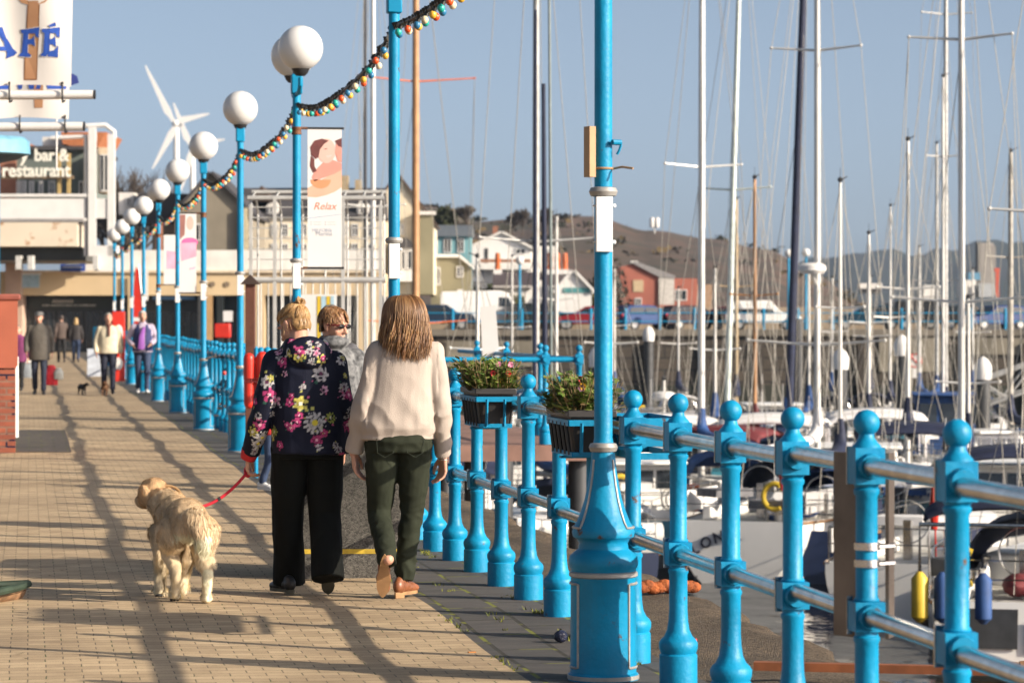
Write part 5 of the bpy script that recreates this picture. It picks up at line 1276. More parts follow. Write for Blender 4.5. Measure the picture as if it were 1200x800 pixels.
t, M, body, top, S = bystander('white haired man in a navy body warmer and purple shirt', 167, 462, math.pi, (0.55,0.54,0.52), spec(1.72, 0.05, 1.12, topmat=clothmat('lilac_shirt',(0.42,0.36,0.46)), legmat=JEANS, topname='shirt', shoemat=pm('white_trainer',(0.72,0.72,0.72),0.5), arm=dict(elL=(-.26,-.05,1.12),wrL=(-.16,.13,1.0),elR=(.27,-.05,1.12),wrR=(.20,.12,.98)), turn=(0.15,0.1,0)))
f = 1.72/1.68; b = Blob(); b.rings([(.86*f,0,0,.215,.16),(1.0*f,0,0,.208,.158),(1.15*f,0,0,.20,.15),(1.30*f,0,0,.19,.14),(1.40*f,0,0,.12,.11)]); 
fin('body_warmer', remesh(b,0.012,3,folds(0.006,4,22,3), lambda v: v.y > 0.05 and abs(v.x) < 0.05+0.06*max(0,(v.z-1.15))), clothmat('navy_vest',(0.022,0.030,0.11)), t)
b = MB(); b.tube([(-0.03,0.15,1.38),(0.02,0.17,1.2),(0.03,0.18,0.92)],[0.03,0.055,0.075],10,flat=0.35); b.build('shirt_front', clothmat('purple',(0.30,0.10,0.42)), t)
# pair walking away
t, M, body, top, S = bystander('person in a dark brown jumper walking away beside a blonde woman', 72, 424.5, 0.15, (0.06,0.04,0.03), spec(1.72, 0.07, topmat=clothmat('brown_jumper',(0.085,0.06,0.05)), legmat=clothmat('black_leg',(0.01,0.01,0.012))))
t, M, body, top, S = bystander('blonde woman in a dark top and blue jeans walking away', 89, 424.5, -0.1, (0.50,0.33,0.14), spec(1.62, 0.05, topmat=clothmat('dark_top',(0.03,0.025,0.025)), legmat=JEANS), hairkw=dict(low=-0.22, extra=(((0,-0.06,-0.09),(0.10,0.06,0.13)),)))
t, M, body, top, S = bystander('person in a purple coat half hidden by the brick pillar', 22, 458, math.pi-0.2, (0.3,0.25,0.2), spec(1.42, 0.06, 1.1, coat=0.1, topmat=clothmat('plum',(0.16,0.025,0.10)), legmat=clothmat('black_leg',(0.01,0.01,0.012))))

# ---------------------------------------------------------------- dogs
def dog(label, loc, rz, furc, k=1.0, vox=0.008, tuft=9000, seed=1, retr=True):
    t = thing('dog', label, 'dog', loc, rz); rr = random.Random(seed)
    b = Blob(); q = lambda x, y, z: Vector((x,y,z))*k
    E = lambda c, r, M=None: b.sph(q(*c), k, 20, 0, r, M)
    rx = lambda a: Matrix.Rotation(a,3,'X')
    E((0,0.24,0.44),(0.115,0.19,0.135)); E((0,0.05,0.455),(0.110,0.22,0.105)); E((0,-0.17,0.465),(0.118,0.17,0.118)); E((0,0.36,0.45),(0.095,0.10,0.12)); E((0,-0.25,0.46),(0.108,0.10,0.105))
    b.cap(q(0,0.36,0.49),0.10*k,q(-0.06,0.48,0.535),0.085*k)
    HM = Matrix.Translation(q(-0.085,0.54,0.585)) @ Matrix.Rotation(0.48,4,'Z') @ Matrix.Rotation(-0.25,4,'X')
    H = lambda c, r: b.sph(HM @ q(*c), k, 18, 0, r, HM.to_3x3())
    H((0,0,0.01),(0.078,0.088,0.072)); H((0,0.075,-0.02),(0.048,0.075,0.045)); H((0,0.125,-0.025),(0.036,0.045,0.035)); H((0,0.09,-0.055),(0.034,0.06,0.018)); H((0.04,0.05,0.0),(0.03,0.03,0.03)); H((-0.04,0.05,0.0),(0.03,0.03,0.03))
    for sg in (-1,1): H((sg*0.082,-0.012,-0.022),(0.020,0.042,0.065))
    # legs: stance chosen mid step
    def leg(pts, rs): b.chain([q(*p) for p in pts], [r*k for r in rs])
    def paw(c): E(c,(0.036,0.05,0.026)); 
    leg([(-0.085,0.27,0.36),(-0.092,0.22,0.25),(-0.092,0.265,0.13),(-0.092,0.25,0.04)],[0.065,0.044,0.029,0.027]); paw((-0.092,0.275,0.025))
    leg([(0.08,0.27,0.36),(0.075,0.27,0.25),(0.062,0.36,0.13),(0.058,0.375,0.04)],[0.065,0.042,0.029,0.027]); paw((0.058,0.40,0.027))
    leg([(0.082,-0.20,0.40),(0.100,-0.13,0.27),(0.104,-0.27,0.165),(0.104,-0.255,0.035)],[0.095,0.062,0.031,0.027]); paw((0.104,-0.235,0.025))
    leg([(-0.078,-0.19,0.40),(-0.075,-0.07,0.28),(-0.062,-0.19,0.175),(-0.058,-0.145,0.055)],[0.095,0.060,0.031,0.027]); E((-0.058,-0.115,0.034),(0.035,0.045,0.024))
    # tail hangs and curls
    tp, tr = smoothpath([q(0.0,-0.32,0.50),q(0.02,-0.39,0.49),q(0.045,-0.42,0.42),q(0.055,-0.415,0.33)],[0.040*k,0.038*k,0.034*k,0.018*k],5); 
    for i in range(len(tp)-1): b.cap(tp[i],tr[i],tp[i+1],tr[i+1])
    def d(co_, no):
        out_ = co_.copy()
        for i in range(len(co_)):
            v = noise.noise(Vector((co_[i][0]*26/k, co_[i][1]*14/k, co_[i][2]*18/k)))+0.5*noise.noise(Vector(co_[i])*55/k); out_[i] += no[i]*v*0.006*k
        return out_
    me = remesh(b, vox*k, 3, d)
    body_v = [v.co.copy() for v in me.vertices]; body_n = [v.normal.copy() for v in me.vertices]
    mb = MB(); mb.v = [tuple(v) for v in body_v]; mb.f = [tuple(p.vertices) for p in me.polygons]; mb.m = [0]*len(mb.f)
    cols = []
    def shade(p):
        z = p.z/k; y = p.y/k
        f = 0.92+0.22*noise.noise(p*9/k)
        c = Vector(furc)
        if abs(noise.noise(p*5/k+Vector((3,1,7)))) < 0.10: f *= 0.86
        pale = Vector((min(1,furc[0]*1.35),min(1,furc[1]*1.5),min(1,furc[2]*1.75)))
        wt = max(0, min(1, (0.42-z)*2.0))*0.7
        if y < -0.28 and z < 0.42: wt = max(wt, 0.9)
        dk = Vector((furc[0]*0.86,furc[1]*0.68,furc[2]*0.5)); he = (Vector(p)-q(-0.085,0.54,0.585)).length/k
        c = c.lerp(pale, wt)
        if he < 0.13: c = c.lerp(dk, 0.55)
        return c*f
    for p in body_v: c = shade(p); cols.append((*(c*0.92),1))
    n0 = len(body_v)
    flow0 = Vector((0,-0.75,-0.55))
    for i in range(tuft):
        j = rr.randrange(n0); p, nr = body_v[j], body_n[j]; z = p.z/k; y = p.y/k
        if z < 0.03: continue
        ln = 0.022
        fl = flow0.copy()
        if z < 0.34: ln = 0.014; fl = Vector((0,-0.35,-1))
        if y < -0.2 and 0.22 < z < 0.45: ln = 0.040; fl = Vector((0.05*rr.uniform(-1,1),-0.45,-1))
        if z < 0.33 and y > -0.1 and abs(p.x/k) < 0.07: ln = 0.04; fl = Vector((0,-0.3,-1))
        if y < -0.36: ln = 0.055; fl = Vector((0.15*rr.uniform(-1,1),-0.25,-1))
        if y > 0.45: ln = 0.016; fl = Vector((0,-0.7,-0.7))
        if y > 0.30 and z < 0.55 and y < 0.45: ln = 0.032
        ln *= k*rr.uniform(0.6,1.35)
        wv = noise.noise_vector(p*6/k)*0.45+Vector((rr.gauss(0,.22),rr.gauss(0,.22),rr.gauss(0,.22)))
        t_ = fl+wv; t_ = t_-nr*t_.dot(nr); 
        if t_.length < 1e-3: continue
        t_.normalize(); sd = nr.cross(t_).normalized()*ln*rr.uniform(0.016,0.034)
        lift = rr.uniform(0.22,0.75); p0 = p-nr*0.001
        p1 = p0+t_*ln*0.5+nr*ln*lift*0.6; p2 = p0+t_*ln+nr*ln*lift*0.55+Vector((0,0,-ln*0.12)); o_ = len(mb.v)
        mb.v += [tuple(p0-sd),tuple(p0+sd),tuple(p1+sd*0.9),tuple(p1-sd*0.9),tuple(p2)]; mb.f += [(o_,o_+1,o_+2,o_+3),(o_+3,o_+2,o_+4)]; mb.m += [0,0]
        c = shade(p); g = rr.uniform(0.85,1.18); cols += [(*(c*0.9*g),1)]*2+[(*(c*g),1)]*2+[(*(c*1.1*g),1)]
    fm = pm('fur', (1,1,1), 0.7, var=0.05, scale=30, attr='Col', spec=0.25)
    m2 = mb.mesh('body', fm, True, 180); setcol(m2, np.array(cols)); o = link('body', m2, t)
    bpy.data.meshes.remove(me)
    m = MB(); m.sph(HM @ q(0,0.168,-0.012),0.017*k,10); 
    for sg in (-1,1): m.sph(HM @ q(sg*0.036,0.078,0.022),0.012*k,10)
    m.build('eyes_and_nose', BLACK, o)
    m = MB()
    for c in ((-0.058,-0.128,0.016),(-0.092,0.235,0.006)): 
        m.sph(q(*c),0.018*k,8,sc=(1.2,0.8,0.5))
        for a in (-1,0,1): m.sph(q(c[0]+a*0.018,c[1]+0.012,c[2]-0.004),0.009*k,6)
    m.build('paw_pads', BLACK, o)
    return t, q, o
gd = gpos(213, 707); gd.z = gz(gd.x, gd.y)+0.004
rzD = 0.10
DG, dq_, dbody = dog('golden retriever walking away on a red lead, head turned left', gd, rzD, (0.84,0.64,0.41), 0.95, 0.0075, 150000, 4)
m = MB(); cpt = [dq_(-0.015,0.45,0.55)+Vector((0.080*math.cos(a),0.035*math.sin(a),0.070*math.sin(a)-0.0)) for a in [i*math.pi/10 for i in range(21)]]; m.tube(cpt,0.008,8); m.build('collar', pm('tan_collar',(0.30,0.18,0.08),0.7), DG)
# the lead from her hand to the collar
lm = pm('red_lead',(0.52,0.012,0.03),0.6,var=0.15,scale=10)
Rz = Matrix.Rotation(-vang*0.6,4,'Z'); h0 = W1 + (Rz @ LEADHAND[1]).to_3d() if False else W1 + Matrix.Rotation(-vang*0.6,3,'Z') @ LEADHAND[1]
c0 = gd + Matrix.Rotation(rzD,3,'Z') @ dq_(0.085,0.34,0.50)
pts = []
for i in range(25):
    u_ = i/24; p = h0.lerp(c0, u_); p.z -= 0.055*4*u_*(1-u_); pts.append(p)
lead = thing('dog_lead', 'red dog lead running from the woman in flowers to the golden dog', 'lead', h0)
m = MB(); m.tube([p-h0 for p in pts], 0.0085, 8); m.build('strap', lm, lead)
i0 = 11; m = MB(); m.tube([pts[i0]-h0,pts[i0+1]-h0],0.0105,8); m.build('join', BLACK, lead)
lp = [Vector((0.014*math.cos(a),0.02*math.sin(a)+0.01,0.026*math.sin(a)+0.0)) for a in [i*math.pi/8 for i in range(17)]]; m = MB(); m.tube(lp,0.008,8); m.build('loop', lm, lead)
g2 = gpos(96, 463); dog('small black dog with a pale face sitting on the path', g2, math.pi+0.3, (0.045,0.040,0.036), 0.40, 0.012, 2500, 7)
g2 = gpos(123, 464); dog('small brown terrier at the feet of the cream jacket walker', g2, math.pi-0.2, (0.16,0.085,0.045), 0.46, 0.012, 2500, 8)
# ---------------------------------------------------------------- the marina
def hull_mesh(L, B, fb, tr=0.72, rake=0.9, n=18, m=8, draft=0.35):
    secs = []
    for i in range(n+1):
        t = i/n
        bw = B/2*((tr+(1-tr)*math.sin(min(1,t/0.45)*math.pi/2)) if t < 0.45 else max(0.0, math.cos((t-0.45)/0.55*math.pi/2))**0.62)
        bw = max(bw, 0.012); sh = fb*(0.94+0.30*max(0,(t-0.3))**1.6+0.03*(1-t)); dr = draft*(0.25+0.75*math.sin(min(1,t*1.15+0.1)*math.pi))if t < 0.9 else draft*0.2
        row = []
        for j in range(m+1):
            u = j/m; a = u*math.pi/2
            x = bw*math.sin(a)**(0.62+0.5*t*t); z = -dr+(sh+dr)*(1-math.cos(a))**(0.85)
            y = -L/2+L*t + rake*max(0,(t-0.55)/0.45)**2*(z/sh-1)*0.9 + (0.22*(z/sh) if t < 0.02 else 0)
            row.append((x, y, z))
        secs.append(row)
    return secs
def clutter(t, L, B, dz, rr):
    kinds = ['sail_bag','sail_bag','jerry_can','rope_coil','raft_canister','raft_canister','ventilator','folded_cover','winch','rail_cloth','rail_cloth','folded_cover','antenna']
    for q in range(13):
        k = rr.choice(kinds); x = rr.uniform(-B*0.40,B*0.40); y = rr.uniform(-L*0.47,L*0.18); m = MB()
        if k == 'sail_bag': m.sph((x,y,dz+0.16),0.30,12,sc=(0.8,1.4,0.6)); mt = rr.choice([BLUEC,NAVY,WHITEC,MAROON,GREYC])
        elif k == 'jerry_can': m.box((x,y,dz+0.18),(0.16,0.3,0.36)); mt = rr.choice([REDP,YEL,BLUEC,GREENJ])
        elif k == 'rope_coil': m.tube([(x+0.16*math.cos(a)+0.01*a,y-0.02*a,dz+0.42+0.22*math.sin(a)) for a in [i*0.5 for i in range(26)]],0.018,5); mt = ROPE
        elif k == 'raft_canister': m.tube([(x-0.35,y,dz+0.24),(x+0.35,y,dz+0.24)],0.2,12); mt = WHITE
        elif k == 'ventilator': m.tube([(x,y,dz),(x,y,dz+0.55),(x,y-0.12,dz+0.66)],[0.07,0.07,0.11],10); mt = rr.choice([WHITE,STEEL])
        elif k == 'folded_cover': m.box((x,y,dz+0.5),(0.7,0.9,0.16),rr.uniform(0,3)); mt = rr.choice([BLUEC,WHITEC,GREYC,TEALB])
        elif k == 'winch': m.lathe([(0.09,0),(0.06,0.1),(0.09,0.2),(0.03,0.22)],(x,y,dz+0.2),10); mt = STEEL
        elif k == 'stern_pole': m.tube([(x,-L*0.46,dz),(x+rr.uniform(-.2,.2),-L*0.47,dz+rr.uniform(1.2,2.6))],0.03,6); mt = rr.choice([WHITE,STEEL,WHITE])
        elif k == 'rail_cloth': sg = rr.choice([-1,1]); m.box((sg*B*0.37,-L*0.33,dz+0.33),(0.03,L*0.2,0.42)); mt = rr.choice([BLUEC,WHITEC,NAVY,WHITEC])
        else: m.tube([(x,-L*0.42,dz),(x,-L*0.42,dz+rr.uniform(1.2,2.2))],0.010,5); mt = WHITE
        m.build(k, mt, t)
GREENJ = pm('green_canvas',(0.03,0.12,0.06),0.7)
def make_boat(name, label, cat, d, px, rz, L=9.0, B=3.0, fb=1.05, hull=None, kind='sail', ym=0.6, H=13.0, sp=((0.47,0.95),), mastm=None, mr=0.075, extra=(), stripe=None, cabin=None, cover=None, seed=0, furl=None, group='boats moored in the marina', text=None, hood=None, bim=None, radar=None, shroudr=0.0075, lean=0.0, noout=False, spm=None):
    rr = random.Random(seed+100); hull = hull or GEL
    # the mast stands at picture column px at distance d: find where the hull's middle lies
    mp = PX(px, d, WZ); rz -= math.atan2(mp.x, mp.y); c, s = math.cos(rz), math.sin(rz); loc = Vector((mp.x+s*ym, mp.y-c*ym, WZ))
    t = thing(name, label, cat, loc, rz, group)
    S = hull_mesh(L, B, fb); n, m = len(S)-1, len(S[0])-1
    mb = MB(); dk = MB(); stp = MB()
    for sg in (1, -1):
        vs = [(x*sg, y, z) for row in S for (x, y, z) in row]; fs = []
        for i in range(n):
            for j in range(m):
                f = (i*(m+1)+j, (i+1)*(m+1)+j, (i+1)*(m+1)+j+1, i*(m+1)+j+1); fs.append(f if sg > 0 else tuple(reversed(f)))
        mb.add(vs, fs)
    tr = [(x, y, z) for (x, y, z) in S[0]]; mb.face([(-x, y, z) for x, y, z in tr]+[p for p in reversed(tr)][:-1] if False else [(-x,y,z) for x,y,z in reversed(tr)]+tr[1:])
    mb.build('hull', hull, t, angle=50)
    for i in range(n):
        a, b = S[i][m], S[i+1][m]; dk.add([(-a[0],a[1],a[2]-.03),(a[0],a[1],a[2]-.03),(b[0],b[1],b[2]-.03),(-b[0],b[1],b[2]-.03)],[(0,1,2,3)])
    dk.build('deck', pm('deck_grey',(0.50,0.49,0.46),0.7,var=0.15,scale=2), t)
    for sg in (1,-1): stp.tube([(sg*(r[m][0]+0.012), r[m][1], r[m][2]-0.03) for r in S], 0.028, 6)
    stp.build('rubbing_strake', stripe or TEAK, t)
    # boot line just above the water
    bl = MB()
    for sg in (1,-1):
        pts = []
        for r in S:
            for j in range(m):
                if r[j][2] <= 0.10 < r[j+1][2]:
                    q = (0.10-r[j][2])/(r[j+1][2]-r[j][2]); pts.append((sg*(r[j][0]+(r[j+1][0]-r[j][0])*q+0.004), r[j][1]+(r[j+1][1]-r[j][1])*q, 0.10)); break
        if len(pts) > 2: bl.tube(pts, 0.045, 6, flat=1)
    bl.build('boot_line', rr.choice([NAVY, BLUEC, DARK]), t)
    dz = fb*0.98
    def loftbox(mbx, y0, y1, w0, w1, z0, h, sl0=0.15, sl1=0.5, tap=0.82):
        vs = [(-w0,y0,z0),(w0,y0,z0),(w1,y1,z0),(-w1,y1,z0),(-w0*tap,y0+sl0,z0+h),(w0*tap,y0+sl0,z0+h),(w1*tap,y1-sl1,z0+h),(-w1*tap,y1-sl1,z0+h)]
        mbx.add(vs, [(3,2,1,0),(4,5,6,7),(0,1,5,4),(1,2,6,5),(2,3,7,6),(3,0,4,7)])
        return vs
    cm = cabin or GEL
    if kind == 'sail':
        cb = MB(); vs = loftbox(cb, -L*0.12, L*0.26, B*0.33, B*0.20, dz-0.06, 0.50); cb.build('coachroof', cm, t, bevel=0.05)
        for sg in (-1,1):
            for (a, b) in ((0.12,0.40),(0.48,0.66)):
                wv = MB(); ps = []
                for (u_, v_) in ((a,0.35),(b,0.38),(b,0.78),(a,0.80)):
                    y = -L*0.12+L*0.38*u_; wd = B*0.33+(B*0.20-B*0.33)*u_; k = 1-0.18*v_; ps.append((sg*(wd*k+0.012), y+0.05, dz-0.06+0.5*v_))
                wv.prism(ps, (sg*0.012,0,0)); wv.build('window', GLASS, t)
        ck = MB()
        for sg in (-1,1): ck.bb(sg*B*0.25-0.09, sg*B*0.25+0.09, -L*0.42, -L*0.125, dz-0.05, dz+0.22)
        ck.build('coaming', cm, t, bevel=0.03)
        wh = MB(); wh.tube([(0.38*math.cos(a),-L*0.33,dz+0.62+0.38*math.sin(a)) for a in [i*math.pi/10 for i in range(21)]],0.015,6); wh.box((0,-L*0.33+0.04,dz+0.2),(0.14,0.14,0.9)); wh.build('wheel', STEEL, t)
    else:
        hb_ = 1.15 if kind == 'motor' else 1.75
        cb = MB(); vs = loftbox(cb, -L*0.16, L*0.24, B*0.36, B*0.30, dz-0.06, hb_, 0.08, 0.45, 0.88); cb.build('wheelhouse', cm, t, bevel=0.05)
        ft = MB(); loftbox(ft, L*0.2, L*0.42, B*0.30, B*0.10, dz-0.06, 0.38, 0.0, 0.3, 0.85); ft.build('foredeck_cabin', cm, t, bevel=0.04)
        for sg in (-1,1):
            for (a, b) in ((0.05,0.30),(0.34,0.60),(0.64,0.84)):
                wv = MB(); ps = []
                for (u_, v_) in ((a,0.50),(b,0.50),(b,0.86),(a,0.86)):
                    y = -L*0.16+L*0.40*u_; wd = B*0.36+(B*0.30-B*0.36)*u_; k = 1-0.12*v_; ps.append((sg*(wd*k+0.01), y, dz-0.06+hb_*v_))
                wv.prism(ps, (sg*0.012,0,0)); wv.build('window', GLASS, t)
        for sg in (-1, 0, 1):
            wv = MB(); w_ = B*0.20; x0 = sg*w_; e = w_*0.42
            wv.prism([(x0-e,-L*0.16-0.01+0.04,dz+hb_*0.5),(x0+e,-L*0.16-0.01+0.04,dz+hb_*0.5),(x0+e,-L*0.16-0.01+0.075,dz+hb_*0.84),(x0-e,-L*0.16-0.01+0.075,dz+hb_*0.84)],(0,-0.015,0)); wv.build('window', GLASS, t)
        rf = MB(); rf.bb(-B*0.36,B*0.36,-L*0.22,L*0.14,dz-0.05+hb_,dz+0.02+hb_); rf.build('roof', cm, t, bevel=0.03)
    # rails
    gr = MB(); top = []
    for sg in (-1,1):
        for zz in (0.32, 0.60): gr.tube([(sg*max(0.05,r[m][0]-0.06), r[m][1]+(-0.05 if i == n else 0), r[m][2]+zz) for i, r in enumerate(S) if True], 0.011, 5)
        for i in range(0, n+1, 3): r = S[i]; gr.tube([(sg*max(0.05,r[m][0]-0.06), r[m][1], r[m][2]-0.03),(sg*max(0.05,r[m][0]-0.06), r[m][1], r[m][2]+0.60)], 0.012, 5)
    for zz in (0.32,0.60): r = S[0][m]; gr.tube([(-r[0]+0.06,r[1],r[2]+zz),(r[0]-0.06,r[1],r[2]+zz)],0.012,5)
    gr.build('guard_rail', STEEL, t)
    # mast and rig
    if H:
        mm_ = mastm or ALU; z0 = dz+(0.4 if kind == 'sail' else 1.2 if kind == 'motor' else 1.7); zt = H
        LN = lambda z: lean*(z-z0)/max(1,(zt-z0))
        ms = MB(); ms.tube([(0,ym,z0-0.35),(LN(zt*0.6),ym-0.02,zt*0.6),(LN(zt),ym-0.06,zt)],[mr,mr*0.95,mr*0.72],12); mo = ms.build('mast', mm_, t)
        tp = MB(); tp.tube([(LN(zt),ym-0.06,zt),(LN(zt),ym-0.06,zt+0.3)],0.006,5); tp.tube([(LN(zt),ym-0.06,zt+0.05),(LN(zt)+0.16,ym-0.2,zt+0.12)],0.012,5); tp.sph((LN(zt),ym-0.06,zt+0.06),0.06,8); tp.build('masthead', DARK, mo)
        tips = []
        for (fz, wd) in sp:
            z = z0+(zt-z0)*fz; sm = MB()
            for sg in (-1,1): sm.tube([(LN(z)+sg*mr*0.6,ym,z),(LN(z)+sg*wd,ym-0.12,z+0.07*wd)],[0.030,0.020],7); sm.sph((LN(z)+sg*wd,ym-0.12,z+0.07*wd),0.038,8)
            sm.build('spreader', spm or mm_, mo); tips.append((z, wd))
        rg = MB(); r_ = shroudr
        bx = B*0.43
        for sg in (-1,1):
            pts = [(sg*bx,ym-0.25,dz)]+[(LN(z)+sg*wd,ym-0.12,z+0.07*wd) for z, wd in tips]+[(LN(zt),ym-0.05,zt-0.1)]; rg.tube(pts, r_, 4)
            zl = tips[0][0]-0.1 if tips else zt*0.6; rg.tube([(sg*bx*0.95,ym+0.25,dz),(LN(zl),ym,zl)], r_, 4); pass
        rg.tube([(0,L*0.47,fb*1.15),(LN(zt),ym,zt-0.05)], r_*1.1, 4); rg.tube([(0.0,-L*0.48,dz+0.1),(LN(zt),ym-0.06,zt)], r_, 4)
        for q in range(1): rg.tube([(rr.uniform(-.25,.25),ym-0.1-0.05*q,z0+0.4),(LN(zt)+rr.uniform(-.05,.05),ym-0.1,zt-0.3)], r_*0.8, 4)
        rg.build('rigging', ROPE, t)
        if kind == 'sail':
            bo = MB(); zb = z0+0.75; bl_ = L*0.40; bo.tube([(0,ym-0.1,zb),(0,ym-bl_,zb+0.10)],0.055,10); bob = bo.build('boom', mm_, t)
            cv = MB(); pts, rs = smoothpath([(0,ym-0.05,zb+0.9),(0,ym-0.12,zb+0.35),(0,ym-bl_*0.3,zb+0.20),(0,ym-bl_*0.7,zb+0.18),(0,ym-bl_*1.0,zb+0.15)],[0.06,0.15,0.17,0.14,0.07],4); cv.tube(pts, rs, 10, flat=0.7); cv.build('sail_cover', cover or rr.choice([BLUEC, NAVY]), bob)
            if furl:
                fm_, fr_ = furl; fs_ = MB(); a, b = Vector((0,L*0.46,fb*1.2+0.4)), Vector((LN(zt),ym+0.05,zt-0.6)); fs_.tube([a, a.lerp(b,0.06), a.lerp(b,0.3), a.lerp(b,0.7), b],[fr_*0.5,fr_,fr_*1.1,fr_*0.8,fr_*0.35],9); fs_.build('furled_sail', fm_, t)
        if radar:
            z = radar; rd = MB(); rd.lathe([(0.02,-0.10),(0.24,-0.09),(0.30,-0.02),(0.29,0.08),(0.2,0.13),(0.03,0.14)],(0.0,ym-0.42,z),18); rd.build('radar', WHITE, mo)
            rb = MB(); rb.tube([(0,ym-0.05,z-0.35),(0,ym-0.4,z-0.1)],0.03,6); rb.build('radar_bracket', mm_, mo)
    if hood:   # sprayhood over the companionway
        hm = MB(); nA = 10; rows = []
        for i, (yy, hh, ww) in enumerate(((-L*0.16,0.95,B*0.33),(-L*0.08,1.02,B*0.33),(L*0.0,0.62,B*0.30))):
            rows.append([(ww*math.cos(math.pi*j/nA)*(1.0), yy, dz+0.1+hh*abs(math.sin(math.pi*j/nA))**0.55) for j in range(nA+1)])
        for a, b in ((0,1),(1,2)):
            vs = rows[a]+rows[b]; hm.add(vs,[(j,j+1,nA+2+j,nA+1+j) for j in range(nA)]); hm.add([Vector(v)*0.992+Vector((0,0,-.006)) for v in vs],[(nA+1+j,nA+2+j,j+1,j) for j in range(nA)])
        hm.build('sprayhood', hood, t)
    if bim:
        bm_, z = bim; b2 = MB(); rows = []
        for yy, hh in ((-L*0.46,0.0),(-L*0.44,0.14),(-L*0.30,0.20),(-L*0.16,0.14),(-L*0.14,0.0)): rows.append([(B*0.40*math.cos(math.pi*j/10), yy, z+hh*1.0+0.20*math.sin(math.pi*j/10)) for j in range(11)])
        for a in range(4): vs = rows[a]+rows[a+1]; b2.add(vs,[(j,j+1,12+j,11+j) for j in range(10)])
        b2.face([p for p in rows[0]]+[p for p in reversed(rows[-1])][1:-1]) if False else None
        o = b2.build('bimini', bm_, t); sd = o.modifiers.new('s','SOLIDIFY'); sd.thickness = 0.05
        lg = MB()
        for sg in (-1,1):
            for yy in (-L*0.44,-L*0.16): lg.tube([(sg*B*0.39,yy,dz),(sg*B*0.39,yy,z+0.02)],0.015,6)
        lg.build('bimini_frame', STEEL, t)
    # fenders and odds and ends on deck
    for i in range(3):
        sg = rr.choice([-1,1]); k = rr.choice([3,5,7,9,11]); r = S[k][m]; f = MB(); x = sg*(r[0]+0.12)
        f.tube([(x,r[1],r[2]-0.95),(x,r[1],r[2]-0.90),(x,r[1],r[2]-0.45),(x,r[1],r[2]-0.38)],[0.03,0.11,0.11,0.03],10); f.tube([(x,r[1],r[2]-0.4),(sg*(r[0]-0.05),r[1],r[2]+0.3)],0.01,5); f.build('fender', rr.choice([WHITE,WHITE,BLUEC,NAVY]), t)
    if rr.random() < 0.8:
        lb = MB(); lb.tube([(B*0.3+0.03*0+0.0,-L*0.47+0.0,dz+0.45)]+[],0.1,6) if False else None
        cx, cy, cz_ = rr.choice([-1,1])*B*0.22, -L*0.475, dz+0.48
        lb.tube([(cx+0.22*math.cos(a),cy,cz_+0.25*math.sin(a)) for a in [i*math.pi/9 for i in range(3,16)]],0.055,8); lb.build('horseshoe_buoy', rr.choice([YEL,YEL,WHITE,ORANGE]), t)
    if rr.random() < 0.6 and not noout:
        ob = MB(); x = rr.choice([-1,1])*B*0.32; y = -L*0.49; ob.box((x,y,dz+0.50),(0.24,0.34,0.26)); ob.tube([(x,y+0.02,dz+0.4),(x,y+0.02,dz-0.25)],0.05,8); ob.box((x,y-0.05,dz-0.25),(0.05,0.28,0.05)); ob.build('outboard', rr.choice([DARK, WHITEW]), t, bevel=0.03)
    clutter(t, L, B, dz, rr)
    if text:
        s_, size, side, yy, zz, mt = text
        me = text_mesh(s_, size, mt, extrude=0.004)
        # letters follow the topside of the hull
        for v in me.vertices:
            u_, w_ = v.co.x, v.co.y; y = yy - u_*side if side > 0 else yy + u_*(-1)*side
            tt = (y+L/2)/L; i = max(0, min(n-1, int(tt*n))); f_ = tt*n-i; z = zz+w_+0.10*u_*0
            def atz(row):
                for j in range(m):
                    if row[j][2] <= z <= row[j+1][2]:
                        q = (z-row[j][2])/(row[j+1][2]-row[j][2]+1e-9); return row[j][0]+(row[j+1][0]-row[j][0])*q
                return row[m][0]
            x = atz(S[i])*(1-f_)+atz(S[i+1])*f_
            v.co = Vector((side*(x+0.012+abs(v.co.z)*0.0), y, z))
        link('lettering', me, t)
    for f in extra: f(t, L, B, dz, ym)
    return t
LETT = pm('hull_letters',(0.03,0.03,0.05),0.6)
MAROON = pm('maroon_canvas',(0.14,0.02,0.025),0.75,var=0.25)
GREYC = pm('grey_canvas',(0.16,0.16,0.17),0.8,var=0.2)
WHITEC = pm('white_canvas',(0.72,0.71,0.70),0.7,var=0.08,scale=2)
NAVYH = pm('navy_hull',(0.012,0.020,0.055),0.3,var=0.2,scale=1)
GREENM = pm('greenish_mast',(0.58,0.64,0.60),0.4,0.2,var=0.15)
DARKM = pm('black_mast',(0.035,0.037,0.045),0.4,var=0.2)
WOODM = pm('varnished_mast',(0.42,0.22,0.10),0.45,var=0.2,scale=3)
GREYH = pm('grey_hull',(0.30,0.32,0.34),0.35,var=0.12,scale=1)
TEALB = pm('turquoise_hull',(0.05,0.26,0.36),0.4,var=0.15)
CREAMH = pm('cream_hull',(0.60,0.52,0.38),0.4,var=0.1)
REDH = pm('red_hull',(0.30,0.03,0.02),0.45,var=0.2)
PI = math.pi
def wrapped_stays(t, L, B, dz, ym):
    for (x, y, r, z1, mt, nm) in ((0.13,ym-0.25,0.055,9.6,NAVY,'furled_sail'),(0.24,ym-0.30,0.03,15.0,pm('grey_green_spar',(0.16,0.20,0.20),0.5),'whisker_pole'),(-0.07,ym-0.2,0.04,11.0,NAVY,'mast_cover')):
        m = MB(); m.tube([(x,y,dz+0.6),(x*0.9,y,z1*0.5),(x*0.7,y,z1)],[r*0.8,r,r*0.7],8); m.build(nm, mt, t)
